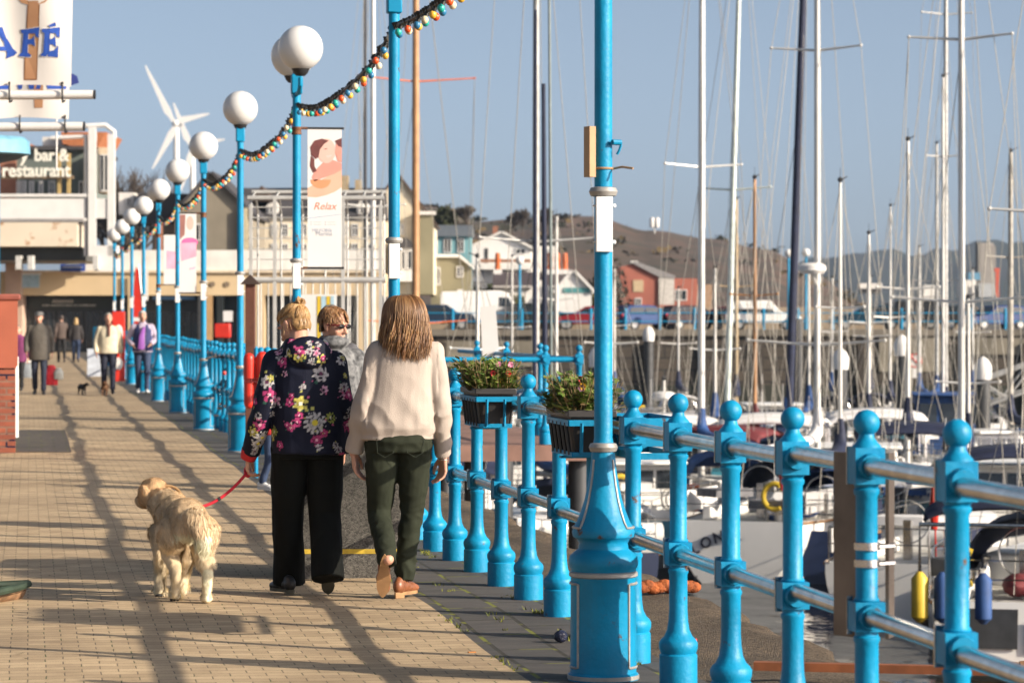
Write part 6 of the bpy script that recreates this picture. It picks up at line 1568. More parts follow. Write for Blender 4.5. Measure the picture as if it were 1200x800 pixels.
def blue_fenders(t, L, B, dz, ym):
    for i, (x, mt) in enumerate(((-B*0.30,BLUEC),(-B*0.12,BLUEC),(-B*0.40,YEL))):
        f = MB(); y = -L*0.52; f.tube([(x,y,dz-0.30),(x,y,dz-0.22),(x,y,dz+0.34),(x,y,dz+0.44)],[0.04,0.125,0.125,0.04],12); f.build('fender', mt, t)
    yb_ = -L/2
    for (xa, xb, za, zb, mt, nm) in ((-B*0.26,B*0.02,0.35,0.92,DARK,'dark_opening_panel'),(B*0.06,B*0.28,0.30,0.75,NAVY,'dark_recess_panel'),(-B*0.33,B*0.33,0.12,0.17,TEAK,'swim_platform')):  # two flat panels: the shade of stern openings is put into their dark colour
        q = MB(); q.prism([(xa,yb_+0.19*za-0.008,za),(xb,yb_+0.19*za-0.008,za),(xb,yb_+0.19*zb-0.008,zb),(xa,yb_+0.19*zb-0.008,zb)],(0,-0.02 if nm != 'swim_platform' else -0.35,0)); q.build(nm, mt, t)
    a = MB(); a.tube([(-B*0.42,-L*0.47,dz),(-B*0.42,-L*0.47,dz+1.1),(B*0.42,-L*0.47,dz+1.1),(B*0.42,-L*0.47,dz)],0.035,8); a.build('stern_arch', STEEL, t)
def dodger_cloth(t, L, B, dz, ym):
    b = MB(); b.bb(-B*0.27,B*0.27,-L*0.505,-L*0.49,dz-0.02,dz+0.62); b.build('dodger_cloth', WHITEC, t, bevel=0.004)
    put_text('CLAIMATOR', 0.16, BLUEC, t, (0,-L*0.505-0.004,dz+0.10), sx=1.05) if False else None
    for k in range(9):
        bb_ = MB(); x = -B*0.22+k*B*0.055; bb_.box((x,-L*0.505-0.004,dz+0.11),(0.05,0.006,0.07+0.03*(k%3))); bb_.build('lettering', BLUEC, t)
def red_ensign(t, L, B, dz, ym):
    f = MB(); f.tube([(B*0.3,-L*0.49,dz),(B*0.34,-L*0.55,dz+1.5)],0.015,6); f.tube([(B*0.33,-L*0.54,dz+0.65),(B*0.335,-L*0.545,dz+1.0),(B*0.34,-L*0.55,dz+1.35)],[0.06,0.09,0.05],8); f.build('furled_ensign', REDP, t)
def stern_name(t, L, B, dz, ym):
    for ch, x, z, a in (('L',-0.84,0.64,0.58),('O',-0.62,0.78,0.46),('N',-0.37,0.89,0.32),('G',-0.11,0.95,0.10)):
        o = put_text(ch, 0.30, LETT, t, (x,-L/2-0.03+0.22*z/1.2,z), rot=(math.pi/2,0,0), extrude=0.012, bold=0.006); o.rotation_euler = (math.pi/2-0.17, -a, 0)
make_boat('sailing_yacht','white yacht with LONG lettered in an arc across its stern','yacht',67,958,-0.27,L=10.2,B=3.3,fb=1.25,ym=0.9,H=16.5,mr=0.074,sp=((0.20,1.5),(0.62,0.98)),radar=6.2,seed=1,hood=NAVY,cover=WHITEC,noout=True,extra=(red_ensign,stern_name),group='sailing yachts in the marina')
make_boat('sailing_yacht','white yacht seen from astern right of the LONG yacht','yacht',59,1127,-0.24,L=9.6,B=3.0,fb=1.0,ym=0.8,H=15,mr=0.068,sp=((0.66,0.98),(0.30,0.0+1.3)),seed=2,group='sailing yachts in the marina',extra=(red_ensign,))
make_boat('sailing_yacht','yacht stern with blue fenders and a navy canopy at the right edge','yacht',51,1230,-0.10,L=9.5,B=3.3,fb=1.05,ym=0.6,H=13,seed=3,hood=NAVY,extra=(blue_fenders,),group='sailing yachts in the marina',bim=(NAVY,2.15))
make_boat('sailing_yacht','navy hulled yacht with a grey mast, behind the two flower troughs','yacht',60,628,0.22,L=9.5,B=3.0,fb=1.1,ym=0.5,H=15,mr=0.072,sp=((0.38,1.12),(0.75,0.8)),hull=NAVYH,mastm=GALV,extra=(wrapped_stays,),seed=4,hood=NAVY,group='sailing yachts in the marina')
make_boat('sailing_yacht','yacht with a bright white mast between the second and third railing balls from the lamp','yacht',74,822,0.35,L=9.0,B=3.0,ym=0.4,H=16,mr=0.085,sp=((0.50,0.95),),seed=5,hood=BLUEC,group='sailing yachts in the marina',hull=GEL)
make_boat('sailing_yacht','yacht with a greenish leaning mast just right of the bright white mast','yacht',80,850,PI-0.3,L=9.2,B=3.0,ym=0.4,H=16,mr=0.080,lean=-0.42,sp=((0.48,0.95),),mastm=GREENM,seed=6,hull=CREAMH,hood=MAROON,group='sailing yachts in the marina')
make_boat('sailing_yacht','pale blue yacht carrying a white cloth with blue letters at its stern','yacht',72,1064,0.02,L=9.0,B=3.0,fb=1.35,ym=0.6,H=9.2,mr=0.05,hull=TEAL,bim=(NAVY,2.5),seed=7,extra=(dodger_cloth,),sp=((0.55,0.7),),group='sailing yachts in the marina')
make_boat('motor_cruiser','motor boat with a blue curtained wheelhouse and white roof','motor boat',96,1105,0.1,L=8.5,B=3.1,fb=1.2,kind='pilot',H=12.5,mr=0.055,hull=GREYH,sp=((0.75,0.5),),cabin=BLUEC,seed=8,ym=0.5,group='motor boats in the marina')
make_boat('motor_cruiser','small light blue cabin boat near the footbridge','motor boat',86,1152,0.5,L=6.0,B=2.3,fb=1.0,kind='motor',H=0,hull=TEAL,seed=9,ym=0,group='motor boats in the marina')
make_boat('sailing_yacht','yacht with a domed white bimini left of the curtained motor boat','yacht',84,1018,0.05,L=9,B=3.1,fb=1.15,ym=0.5,H=7.4,mr=0.05,bim=(WHITEC,2.45),seed=10,sp=((0.6,0.5),),hull=GEL,group='sailing yachts in the marina')
make_boat('sailing_yacht','yacht with a leaning navy wrapped mast and a white bimini','yacht',80,922,-0.1,L=9,B=3.1,fb=1.15,ym=0.5,H=17.0,mr=0.105,lean=0.55,mastm=NAVY,bim=(WHITEC,2.45),seed=11,sp=(),hull=GREYH,hood=BLUEC,group='sailing yachts in the marina')
make_boat('motor_cruiser','white motor cruiser with a rounded white canopy and a radar dome on top','motor boat',80,778,0.0,L=9,B=3.3,fb=1.15,ym=-0.8,kind='motor',H=3.6,mr=0.05,bim=(WHITEC,2.4),radar=3.2,seed=12,sp=(),hull=GEL,group='motor boats in the marina')
make_boat('sailing_yacht','maroon hooded yacht with a short tan mast','yacht',78,885,-0.25,L=8.5,B=2.9,ym=0.4,H=8.6,mr=0.055,mastm=WOODM,hood=MAROON,bim=(MAROON,2.2),seed=13,sp=((0.6,0.6),),hull=REDH,cover=MAROON,group='sailing yachts in the marina')
make_boat('sailing_yacht','yacht with a slim white mast left of the second lamp post','yacht',100,437,0.2,L=9.5,B=3,ym=0.4,H=18,mr=0.085,sp=((0.44,1.0),),seed=14,group='sailing yachts in the marina')
make_boat('sailing_yacht','yacht with a thin black mast seen through the metal gate','yacht',104,428,0.1,L=9.5,B=3,ym=0.4,H=18,mr=0.06,mastm=DARKM,sp=((0.42,1.0),),seed=15,hull=NAVYH,group='sailing yachts in the marina')
make_boat('sailing_ketch','old ketch with a thick varnished wooden mast and orange crosstrees','ketch',92,487,0.25,L=12,B=3.6,fb=1.4,ym=1.5,H=18,mr=0.115,mastm=WOODM,sp=((0.635,1.75),(0.20,1.5)),seed=16,hull=NAVYH,spm=ORANGE,cover=pm('tan_sail',(0.30,0.10,0.04),0.8),group='sailing yachts in the marina')
make_boat('sailing_yacht','yacht with a short grey mast just right of the navy yacht','yacht',112,652,0.2,L=8,B=2.8,ym=0.4,H=8.8,mr=0.06,seed=17,sp=((0.6,0.6),),group='sailing yachts in the marina')
make_boat('sailing_yacht','far yacht with a tan mast behind the greenish leaning mast','yacht',120,863,0.0,L=8,B=2.8,ym=0.4,H=9.7,mr=0.07,mastm=pm('tan_mast',(0.45,0.33,0.18),0.5,var=0.15),seed=18,sp=((0.6,0.6),),hull=GREYH,group='sailing yachts in the marina')
make_boat('sailing_yacht','grey masted yacht just left of the right hand white mast','yacht',98,1108,0.3,L=9.5,B=3,ym=0.4,H=19,mr=0.075,mastm=GALV,seed=19,sp=((0.75,0.8),),group='sailing yachts in the marina')
make_boat('sailing_yacht','yacht whose mast ends in a dark head near the right edge','yacht',88,1184,0.2,L=9,B=3,ym=0.4,H=9.8,mr=0.085,mastm=pm('dull_mast',(0.36,0.34,0.30),0.5,0.2,var=0.3),seed=20,sp=((0.65,0.7),),hull=NAVYH,hood=BLUEC,group='sailing yachts in the marina')
make_boat('sailing_yacht','far yacht with a dark topped mast beside the grey masted yacht','yacht',118,1098,-0.2,L=8.5,B=2.9,ym=0.4,H=11.7,mr=0.07,mastm=GALV,seed=21,sp=((0.5,0.9),),hull=GEL,group='sailing yachts in the marina')
make_boat('sailing_yacht','far yacht with a stubby grey mast left of the grey masted yacht','yacht',125,1077,0.1,L=8,B=2.8,ym=0.4,H=8.0,mr=0.085,mastm=GALV,seed=22,sp=((0.7,1.0),),hull=GREYH,group='sailing yachts in the marina')
make_boat('sailing_yacht','turquoise hulled yacht with a thin white mast above the domed bimini','yacht',108,1043,0.3,L=8.5,B=2.9,ym=0.4,H=9.0,mr=0.045,seed=23,sp=((0.5,0.6),),hull=TEALB,group='sailing yachts in the marina')
make_boat('motor_cruiser','small turquoise hulled boat low between the lamp post and the next railing post','motor boat',70,742,0.25,L=6.5,B=2.4,fb=0.9,kind='motor',H=0,hull=TEALB,seed=24,ym=0,group='motor boats in the marina')
make_boat('sailing_yacht','white yacht low on the water left of the navy yacht','yacht',70,560,PI+0.2,L=8.5,B=2.8,ym=0.4,H=6.5,mr=0.05,seed=25,sp=((0.6,0.6),),hull=WHITEW,hood=NAVY,group='sailing yachts in the marina')
make_boat('sailing_yacht','yacht with a blue hood in the far rank beneath the quay wall','yacht',128,720,0.1,L=8.5,B=2.9,ym=0.4,H=7.2,mr=0.05,seed=26,hood=BLUEC,sp=((0.6,0.6),),group='sailing yachts in the marina')
make_boat('sailing_yacht','grey hulled yacht in the far rank left of the domed bimini','yacht',126,975,0.1,L=8.5,B=2.9,ym=0.4,H=6.8,mr=0.05,seed=27,hood=NAVY,hull=GREYH,sp=((0.6,0.6),),group='sailing yachts in the marina')
make_boat('sailing_yacht','dark hulled yacht with its hood up between the two white biminis','yacht',66,985,-0.1,L=8.5,B=2.9,ym=0.4,H=8.0,mr=0.04,seed=28,hood=BLUEC,hull=NAVYH,sp=((0.6,0.5),),group='sailing yachts in the marina')

for i,(kind,nm,lab,d,px,rz,hu,ho,bi,H,sd,L_) in enumerate((
 ('sail','sailing_yacht','white yacht packed in just right of the nearest lamp post',84,716,0.05,'GEL','BLUEC',None,7.0,41,8.5),
 ('motor','motor_cruiser','white motor cruiser low in the gap just right of the lamp base',72,733,0.15,'GEL',None,None,0,42,7.5),
 ('sail','sailing_yacht','pale blue hulled yacht below the bright white mast',90,838,0.0,'TEAL','NAVY',None,6.6,43,8.5),
 ('motor','motor_cruiser','white cabin boat with a blue canopy beyond the LONG yacht',88,880,0.1,'GEL',None,'BLUEC',0,44,7.5),
 ('sail','sailing_yacht','turquoise yacht in the rank behind the LONG yacht',100,948,-0.05,'TEALB','WHITEC',None,6.8,45,8.5),
 ('motor','motor_cruiser','cream motor boat left of the yacht with the lettered white cloth',75,1003,0.0,'CREAMH',None,None,0,46,7.0),
 ('sail','sailing_yacht','white yacht with a white hood right of the lettered white cloth',70,1135,-0.1,'GEL','WHITEC',None,5.6,47,9),
 ('motor','motor_cruiser','white cruiser at the right edge below the footbridge',66,1195,0.0,'GEL',None,'NAVY',0,48,8),
 ('sail','sailing_yacht','white yacht in the far rank under the right part of the quay wall',130,1140,0.1,'GEL','BLUEC',None,7.2,49,8.5),
 ('sail','sailing_yacht','white yacht in the far rank left of the bright white mast',128,795,0.1,'GEL','WHITEC',None,6.4,50,8.5),
 ('motor','motor_cruiser','small white cabin boat between the two flower troughs',78,628,0.0,'GEL',None,None,0,51,6.5),
 ('sail','sailing_yacht','white yacht in the far rank above the flower troughs',124,600,0.1,'GEL','BLUEC',None,7.6,52,8.5),
 ('sail','sailing_yacht','red hulled yacht in the far rank right of the navy wrapped mast',132,1020,0.0,'REDH','NAVY',None,6.9,53,8.5),
 ('motor','motor_cruiser','white pilot boat in the far rank beyond the maroon yacht',112,905,0.1,'GEL',None,None,0,54,7.5))):
    make_boat(nm,lab,'yacht' if kind == 'sail' else 'motor boat',d,px,rz,L=L_,B=3.0,fb=1.05,ym=0.4 if kind == 'sail' else 0,kind=kind,H=H,mr=0.045,hull=globals()[hu],hood=globals()[ho] if ho else None,bim=(globals()[bi],2.2) if bi else None,seed=sd,sp=((0.55,0.7),),shroudr=0.005,group='sailing yachts in the marina' if kind == 'sail' else 'motor boats in the marina')

# pontoons, finger berths, piles
PONT = pm('pontoon_deck',(0.30,0.27,0.23),0.85,var=0.25,scale=3)
for i, (d, pa, pb, lab) in enumerate(((66,700,1500,'nearest pontoon walkway lying across the basin'),(89,520,1500,'middle pontoon walkway lying across the basin'),(134,520,1500,'farthest pontoon walkway below the dark quay wall'))):
    s_ = FPX/d; o_ = PX(pa, d, WZ); t = thing('pontoon', lab, 'pontoon', o_, -TH)
    w_ = (pb-pa)/s_; m = MB(); m.bb(0,w_,-0.9,0.9,0.36,0.46); m.build('deck', PONT, t)
    m = MB(); k = 0
    while k*3.2 < w_-2: m.bb(k*3.2+0.2,k*3.2+2.4,-0.8,0.8,-0.3,0.358); k += 1
    m.build('float', pm('pontoon_float',(0.22,0.22,0.21),0.8), t)
for i, (px, d, ztop, cap) in enumerate(((1057,100,0.4,1),(1152,92,-0.2,1),(700,96,0.1,1),(985,98,0.0,1),(935,140,1.6,0),(760,140,0.6,1))):
    o_ = PX(px, d, 0); t = thing('mooring_pile', ['white capped pile left of the curtained motor boat','white capped pile beside the footbridge','white capped pile behind the nearest lamp post','white capped pile left of the domed bimini','tall bare pile by the navy wrapped mast','white capped pile under the left part of the quay wall'][i], 'pile', o_)
    m = MB(); m.cyl((0,0,-6),(0,0,ztop),0.22,n=14); m.build('shaft', DARK, t)
    if cap: m = MB(); m.lathe([(0.25,0),(0.27,0.35),(0.18,0.55),(0.02,0.68)],(0,0,ztop),14); m.build('cap', WHITE, t)
# aluminium footbridge truss
d = 112; s_ = FPX/d; o_ = PX(1148, d, EYE+(HY-478)/s_); t = thing('footbridge','white lattice footbridge sloping down to the pontoons, right edge','footbridge',o_,-TH)
m = MB(); Lb = 9.0; rise = 2.9*0.36; hB = 1.0
for yy in (0,1.3):
    m.tube([(0,yy,0),(Lb,yy,rise*3.0)],0.06,6); m.tube([(0.2,yy,hB),(Lb,yy,rise*3.0+hB)],0.06,6)
    k = 9
    for i in range(k): x0, x1 = Lb*i/k, Lb*(i+1)/k; f = rise*3.0/Lb; a, b = ((x0,yy,x0*f),(x1,yy,x1*f+hB)) if i % 2 else ((x0,yy,x0*f+hB),(x1,yy,x1*f)); m.tube([a,b],0.04,6)
m.build('truss', GALV, t)
m = MB(); m.prism([(0,0.08,0.0),(Lb,0.08,rise*3.0),(Lb,0.08,rise*3.0-0.08),(0,0.08,-0.08)],(0,1.14,0)); m.build('walkway', PONT, t)
# round sign and plate on the wall
d = QD-0.5; s_ = FPX/d; o_ = P(1072, 424, d); t = thing('no_swimming_sign','round red and white prohibition sign above a white plate on the quay wall','sign',o_,-TH)
m = MB(); m.box((0,0,-0.62),(0.80,0.05,0.62)); m.build('plate', WHITE, t)
m = MB(); m.tube([(0,0.02,0.08),(0,-0.02,0.08)],[0.42,0.42],24); m.build('disc', WHITE, t)
m = MB(); m.tube([(0.38*math.cos(a),-0.03,0.08+0.38*math.sin(a)) for a in [i*PI/14 for i in range(29)]],0.05,6); m.tube([(-0.28,-0.03,0.36),(0.28,-0.03,-0.20)],0.05,6); m.build('ring', REDP, t)
# ---------------------------------------------------------------- the platform beside the promenade and its steel gate
dpl = 40.5
a = PX(34, dpl, 0)
m = MB(); yA_, yB_ = YatX(460, 2.9) , 0
YP0, YP1 = 38.3, 52.0
pj = thing('jetty','short timber jetty on dark piles beside the promenade, carrying the side railing','jetty',(3.74,YP0,0))
m = MB(); m.bb(0.0,3.2,0,13.5,-0.20,-0.006); m.build('deck', pm('jetty_timber',(0.23,0.13,0.10),0.85,var=0.3,scale=3), pj)
for x in (0.3,1.7,3.0):
    for y in (0.3,6.5,13): m = MB(); m.cyl((x,y,-6),(x,y,-0.2),0.13,n=12); m.build('pile', DARK, pj)
t = thing('platform_railing','blue railing turning right across the water behind the flower troughs','railing',(2.68,YP0+0.15,0))
xs_ = [3.3+0.0, 4.45, 5.55, 6.25, 6.62]
for x in (4.6, 6.3, 6.72):
    p = link('post', PM, t, (x-2.68, 0, 0)); link('ball_finial', BALL, p, (0,0,1.182))
m = MB(); 
for z in (0.557,1.043): m.tube([(0.1,0,z),(6.72-2.68,0,z)],0.034,12)
m.build('rail', BLUEF, t)
m = MB()
for z in (0.557,1.043): m.tube([(6.72-2.68,0.05,z),(6.72-2.68,11,z)],0.031,12)
m.build('side_rail', BLUEF, t)
for y in (3,6,9): p = link('post', PM, t, (6.72-2.68, y, 0)); link('ball_finial', BALL, p, (0,0,1.182))
# white boat-shaped board leaning at the platform corner
c = PX(578, 46, 0.0); t = thing('white_sail_board','tall white slanted board standing behind the platform railing','board',c,-TH)
m = MB(); m.prism([(-0.10,0,-0.3),(0.20,0,-0.3),(0.03,0,1.75),(-0.19,0,1.72)],(0,0.05,0)); m.build('panel', WHITE, t)
GATEM = pm('pale_galvanised',(0.50,0.50,0.48),0.5,0.2,var=0.15,scale=6)
# gate cage
d = 47; s_ = FPX/d; o_ = PX(292, d, 0); t = thing('security_gate','galvanised steel bar gate with a curved cage top, behind the women','gate',o_,-TH)
gx = lambda px: (px-292)/s_
zt_ = EYE+(HY-232)/s_; zm = EYE+(HY-328)/s_
m = MB()
for px in (294,322,348,402,446): m.bb(gx(px)-0.025,gx(px)+0.025,-0.035,0.035,0,zt_-(0.1 if px in (294,446) else 0))
m.build('post', GATEM, t)
m = MB(); m.tube([(gx(290),0,zt_),(gx(450),0,zt_)],0.035,6); m.tube([(gx(290),0.8,zt_+0.12),(gx(450),0.8,zt_+0.12)],0.03,6)
for px in (294,322,348,375,402,425,446): m.tube([(gx(px),0,zt_-0.15),(gx(px),0.1,zt_),(gx(px),0.8,zt_+0.12),(gx(px),1.3,zt_-0.2),(gx(px),1.35,0)],0.017,6)
for k in range(7): m.tube([(gx(290),-0.02,zm+0.15+k*0.155),(gx(450),-0.02,zm+0.15+k*0.155)],0.009,5)
m.build('cage', GATEM, t)
for zz, rr_ in ((zm,0.045),(0.15,0.035)): MB().tube([(gx(290),0,zz),(gx(452),0,zz)],rr_,8).build('cross_rail', GATEM, t)
m = MB(); px = 297.0
while px < 450: m.tube([(gx(px),0,0.12),(gx(px),0,zm)],0.011,6); px += 8.7
m.build('bars', GATEM, t)
m = MB(); m.bb(gx(352),gx(395),-0.08,-0.05,0.9,EYE+(HY-345)/s_); m.build('notice_board', WHITE, t)
m = MB()
for (pa,pb,py) in ((372,376,348),(383,387,348)): m.bb(gx(pa),gx(pb),-0.086,-0.081,1.1,EYE+(HY-347)/s_)
m.build('yellow_stripe', YEL, t)
m = MB()
for (pa,pb) in ((377,382),(388,392)): m.bb(gx(pa),gx(pb),-0.086,-0.081,1.1,EYE+(HY-347)/s_)
m.build('blue_stripe', pm('pale_blue',(0.35,0.52,0.62),0.6), t)
# brown wooden post with a little roof and the red lifebelt beside it
d = 34.0; s_ = FPX/d; o_ = PX(293.5, d, 0); t = thing('wooden_post','brown wooden post with a small pitched cap, beside the red lifebelt','post',o_,-TH)
m = MB(); zt_ = EYE+(HY-331)/s_; m.bb(-0.052,0.052,-0.052,0.052,0,zt_); m.build('shaft', WOODD, t, bevel=0.006)
m = MB(); m.prism([(-0.105,-0.09,zt_-0.02),(0.105,-0.09,zt_-0.02),(0.0,-0.09,zt_+0.085)],(0,0.18,0)); m.build('cap', pm('dark_wood',(0.05,0.03,0.022),0.7), t)
d = 30.6; s_ = FPX/d; o_ = PX(299, d, EYE+(HY-444)/s_); t = thing('lifebelt','red twin lobed lifebelt holder hung on the railing behind the flowered jacket','lifebelt',o_,-TH)
b = Blob(); 
for sg in (-1,1): b.cap((sg*0.058,0,-0.20),0.048,(sg*0.060,0,0.16),0.056)
b.cap((-0.06,0,-0.24),0.05,(-0.06,0,0.20),0.056); b.cap((0.066,0,-0.24),0.05,(0.068,0,0.21),0.06)
me = remesh(b,0.012,2); fin('ring', me, REDP, t)
m = MB(); m.bb(-0.1,0.1,-0.06,-0.055,-0.03,-0.015); m.bb(-0.11,0.11,-0.064,0.06,0.0,0.008); m.build('strap', pm('dark_red',(0.16,0.01,0.01),0.7), t)
m = MB(); m.cyl((0.0,0.10,-o_.z),(0,0.10,0.3),0.02,n=8); m.build('stand', BLUEF, t)
# bicycle leaning on the railing
g = gpos(257, 505); t = thing('bicycle','black bicycle leaning against the blue railing','bicycle',(g.x+0.10,g.y,0.0),0)
def wheel(y):
    m = MB(); m.tube([(0,y+0.33*math.cos(q),0.34+0.33*math.sin(q)) for q in [i*PI/16 for i in range(33)]],0.022,8); o = m.build('wheel', BLACK, t)
    m2 = MB()
    for i in range(14): q = i*PI/7; m2.tube([(0,y,0.34),(0,y+0.31*math.cos(q),0.34+0.31*math.sin(q))],0.0025,4)
    m2.cyl((-0.04,y,0.34),(0.04,y,0.34),0.025,n=8); m2.build('spokes', STEEL, o)
wheel(0); wheel(1.05)
m = MB(); BB_ = (0,0.62,0.30)
for a_, b_ in (((0,0,0.34),(0.03,0.15,0.93)),((0.03,0.16,0.86),(0.03,0.70,0.84)),((0.03,0.13,0.78),BB_),(BB_,(0.03,0.76,0.96)),(BB_,(0,1.05,0.34)),((0.03,0.70,0.84),(0,1.05,0.34))): m.tube([a_,b_],0.018,8)
m.build('frame', BLACK, t)
m = MB(); m.tube([(-0.28,0.05,1.0),(-0.2,0.12,1.02),(0.03,0.15,1.02),(0.24,0.12,1.02),(0.3,0.05,1.0)],0.014,8); m.tube([(0.03,0.15,0.9),(0.03,0.15,1.03)],0.015,8); m.build('handlebar', BLACK, t)
m = MB(); m.sph((0.03,0.78,0.98),0.1,12,sc=(0.7,1.3,0.35)); m.build('saddle', BLACK, t)
m = MB(); m.tube([(-0.09,0.62,0.30),(0.09,0.62,0.30)],0.02,8); m.box((-0.11,0.55,0.20),(0.07,0.1,0.02)); m.box((0.11,0.69,0.40),(0.07,0.1,0.02)); m.build('pedal', DARK, t)
m = MB(); m.sph((-0.03,0.02,0.80),0.03,8); m.build('lamp', REDP, t)
# A-board, red flag and red vending pieces beyond the walkers
g = gpos(111, 441); t = thing('a_board','folding white sign board standing on the path beyond the walkers','sign board',g,0)
for sg in (-1,1):
    m = MB(); m.prism([(-0.2,sg*0.24,0.0),(0.2,sg*0.24,0.0),(0.2,0.0,0.75),(-0.2,0.0,0.75)],(0,sg*0.03,0)); m.build('panel', pm('board_grey',(0.42,0.46,0.52),0.6), t)
g = gpos(139, 447); t = thing('red_drink_sign','narrow red and white board standing beside the walkers','sign board',g,0)
m = MB(); m.bb(-0.16,0.16,-0.03,0.03,0,1.75); m.build('panel', REDP, t, bevel=0.01); [MB().sph((0,-0.035,zz),0.11,14,sc=(1,0.05,kk)).build('white_mark', WHITE, t) for zz, kk in ((0.45,1.4),(1.2,2))]
g = PX(160, 78, 0); t = thing('feather_flag','tall red feather flag standing by the lamp posts','flag',g,-TH)
m = MB(); m.prism([(-0.17,0,0.7),(0.12,0,0.7),(0.14,0,1.8),(0.05,0,2.75),(-0.02,0,2.85),(-0.12,0,1.8)],(0,0.012,0)); m.build('cloth', REDP, t)
m = MB(); m.tube([(0.14,0.006,0),(0.15,0.006,1.9),(0.05,0.006,2.9)],0.02,6); m.build('pole', STEEL, t)
for z in (1.0,1.25,1.5): MB().bb(-0.08,0.08,-0.008,-0.004,z,z+0.10).build('lettering', WHITE, t)
g = PX(31, 84, 0); t = thing('grey_litter_bin','squat grey litter bin by the left edge of the path','bin',g,0); m = MB(); m.lathe([(0.28,0),(0.30,0.1),(0.30,0.65),(0.26,0.72),(0.05,0.76)],n=18); m.build('body', pm('bin_grey',(0.22,0.25,0.28),0.5), t); m = MB(); m.bb(-0.15,0.15,-0.32,-0.29,0.4,0.55); m.build('plate', WHITE, t)
# red box and noticeboard down by the far shops
d = 100; s_ = FPX/d; o_ = PX(261, d, 0); t = thing('red_storage_box','red box on legs standing beyond the blue railing','box',o_,-TH); m = MB(); zt_ = EYE+(HY-379)/s_; m.bb(-0.25,0.25,-0.2,0.2,zt_-0.45,zt_); m.build('body', REDP, t, bevel=0.03); m = MB(); [m.cyl((sg*0.2,0,0),(sg*0.2,0,zt_-0.44),0.03,n=8) for sg in (-1,1)]; m.build('legs', DARK, t)
o_ = PX(267, d+1, 0); t = thing('white_notice','white notice panel on posts above the red box','sign',o_,-TH); zt_ = EYE+(HY-364)/s_; m = MB(); m.bb(-0.15,0.15,0,0.04,zt_-0.34,zt_); m.build('panel', WHITE, t); m = MB(); m.cyl((0,0.06,0),(0,0.06,zt_),0.03,n=8); m.build('post', DARK, t)

# ---------------------------------------------------------------- buildings
class Bld:
    """a building seen roughly square on: x along the picture from px0, y into it"""
    def __init__(s, name, label, d, px0, z0=0.0, cat='building', group=None):
        s.s = FPX/d; s.px0 = px0; s.z0 = z0; s.t = thing(name, label, cat, PX(px0, d, z0), -TH, group)
    def x(s, px): return (px-s.px0)/s.s
    def z(s, py): return EYE+(HY-py)/s.s-s.z0
    def box(s, name, mat, px0, px1, py0, py1, y0=0.0, y1=6.0, bevel=0.0, parent=None):
        m = MB(); m.bb(s.x(px0),s.x(px1),y0,y1,s.z(py1),s.z(py0)); return m.build(name, mat, parent or s.t, bevel=bevel)
    def poly(s, name, mat, pts, y0=0.0, th=6.0, parent=None):
        m = MB(); m.prism([(s.x(a),y0,s.z(b)) for a,b in pts],(0,th,0)); return m.build(name, mat, parent or s.t)
    def window(s, px0, px1, py0, py1, y=0.0, frame=None, name='window', bars=1):
        fr_ = frame or WHITE; e = 0.06
        m = MB(); x0,x1,z0,z1 = s.x(px0),s.x(px1),s.z(py1),s.z(py0)
        for (a,b,c,d_) in ((x0,x1,z0,z0+e),(x0,x1,z1-e,z1),(x0,x0+e,z0+e,z1-e),(x1-e,x1,z0+e,z1-e)): m.bb(a,b,y-0.07,y+0.02,c,d_)
        for k in range(1,bars+1): xx = x0+(x1-x0)*k/(bars+1); m.bb(xx-0.025,xx+0.025,y-0.06,y+0.01,z0+e,z1-e)
        o = m.build(name, fr_, s.t); g = MB(); g.bb(x0+e*0.9,x1-e*0.9,y-0.03,y-0.004,z0+e*0.9,z1-e*0.9); g.build('pane', GLASS, o); return o
    def gable(s, mat, roofm, px0, px1, eave, apx, apy, base, y0=0.0, depth_=8.0, over=0.25):
        s.poly('wall', mat, [(px0,base),(px1,base),(px1,eave),(apx,apy),(px0,eave)], y0, depth_)
        m = MB(); up = 0.16
        A, B_, C = Vector((s.x(px0),0,s.z(eave))), Vector((s.x(apx),0,s.z(apy))), Vector((s.x(px1),0,s.z(eave)))
        for (p, q) in ((A,B_),(C,B_)):
            dv = (q-p); n = Vector((-dv.z,0,dv.x)).normalized(); n = n if n.z > 0 else -n
            e = p-dv.normalized()*over
            m.prism([e+n*0.01+Vector((0,y0-over,0)), q+n*0.01+Vector((0,y0-over,0)), q+n*up+Vector((0,y0-over,0)), e+n*up+Vector((0,y0-over,0))],(0,depth_+2*over,0))
        return m.build('roof', roofm, s.t)
BEIGE = pm('beige_render',(0.60,0.46,0.28),0.8,var=0.10,scale=0.6); CREAM = pm('cream_render',(0.66,0.58,0.44),0.8,var=0.07,scale=0.5); PINKR = pm('pink_render',(0.50,0.36,0.28),0.85,var=0.15,scale=0.8)
SLATE = pm('slate_roof',(0.055,0.052,0.056),0.7,var=0.3,scale=0.9); SLATE2 = pm('brown_roof',(0.085,0.058,0.045),0.8,var=0.3,scale=0.8)
GREYW = pm('grey_pebble',(0.24,0.21,0.16),0.9,var=0.12,scale=0.8); OLIVE = pm('olive_render',(0.24,0.22,0.14),0.85,var=0.1,scale=0.5); TEALW = pm('teal_render',(0.16,0.34,0.38),0.8,var=0.1,scale=0.5)
SHOPD = pm('dark_shopfront',(0.022,0.026,0.026),0.35,var=0.3,scale=0.5); TIMB = pm('grey_green_timber',(0.15,0.18,0.165),0.7,var=0.12,scale=1.0); OCHRE = pm('ochre_pier',(0.42,0.26,0.12),0.8,var=0.12)
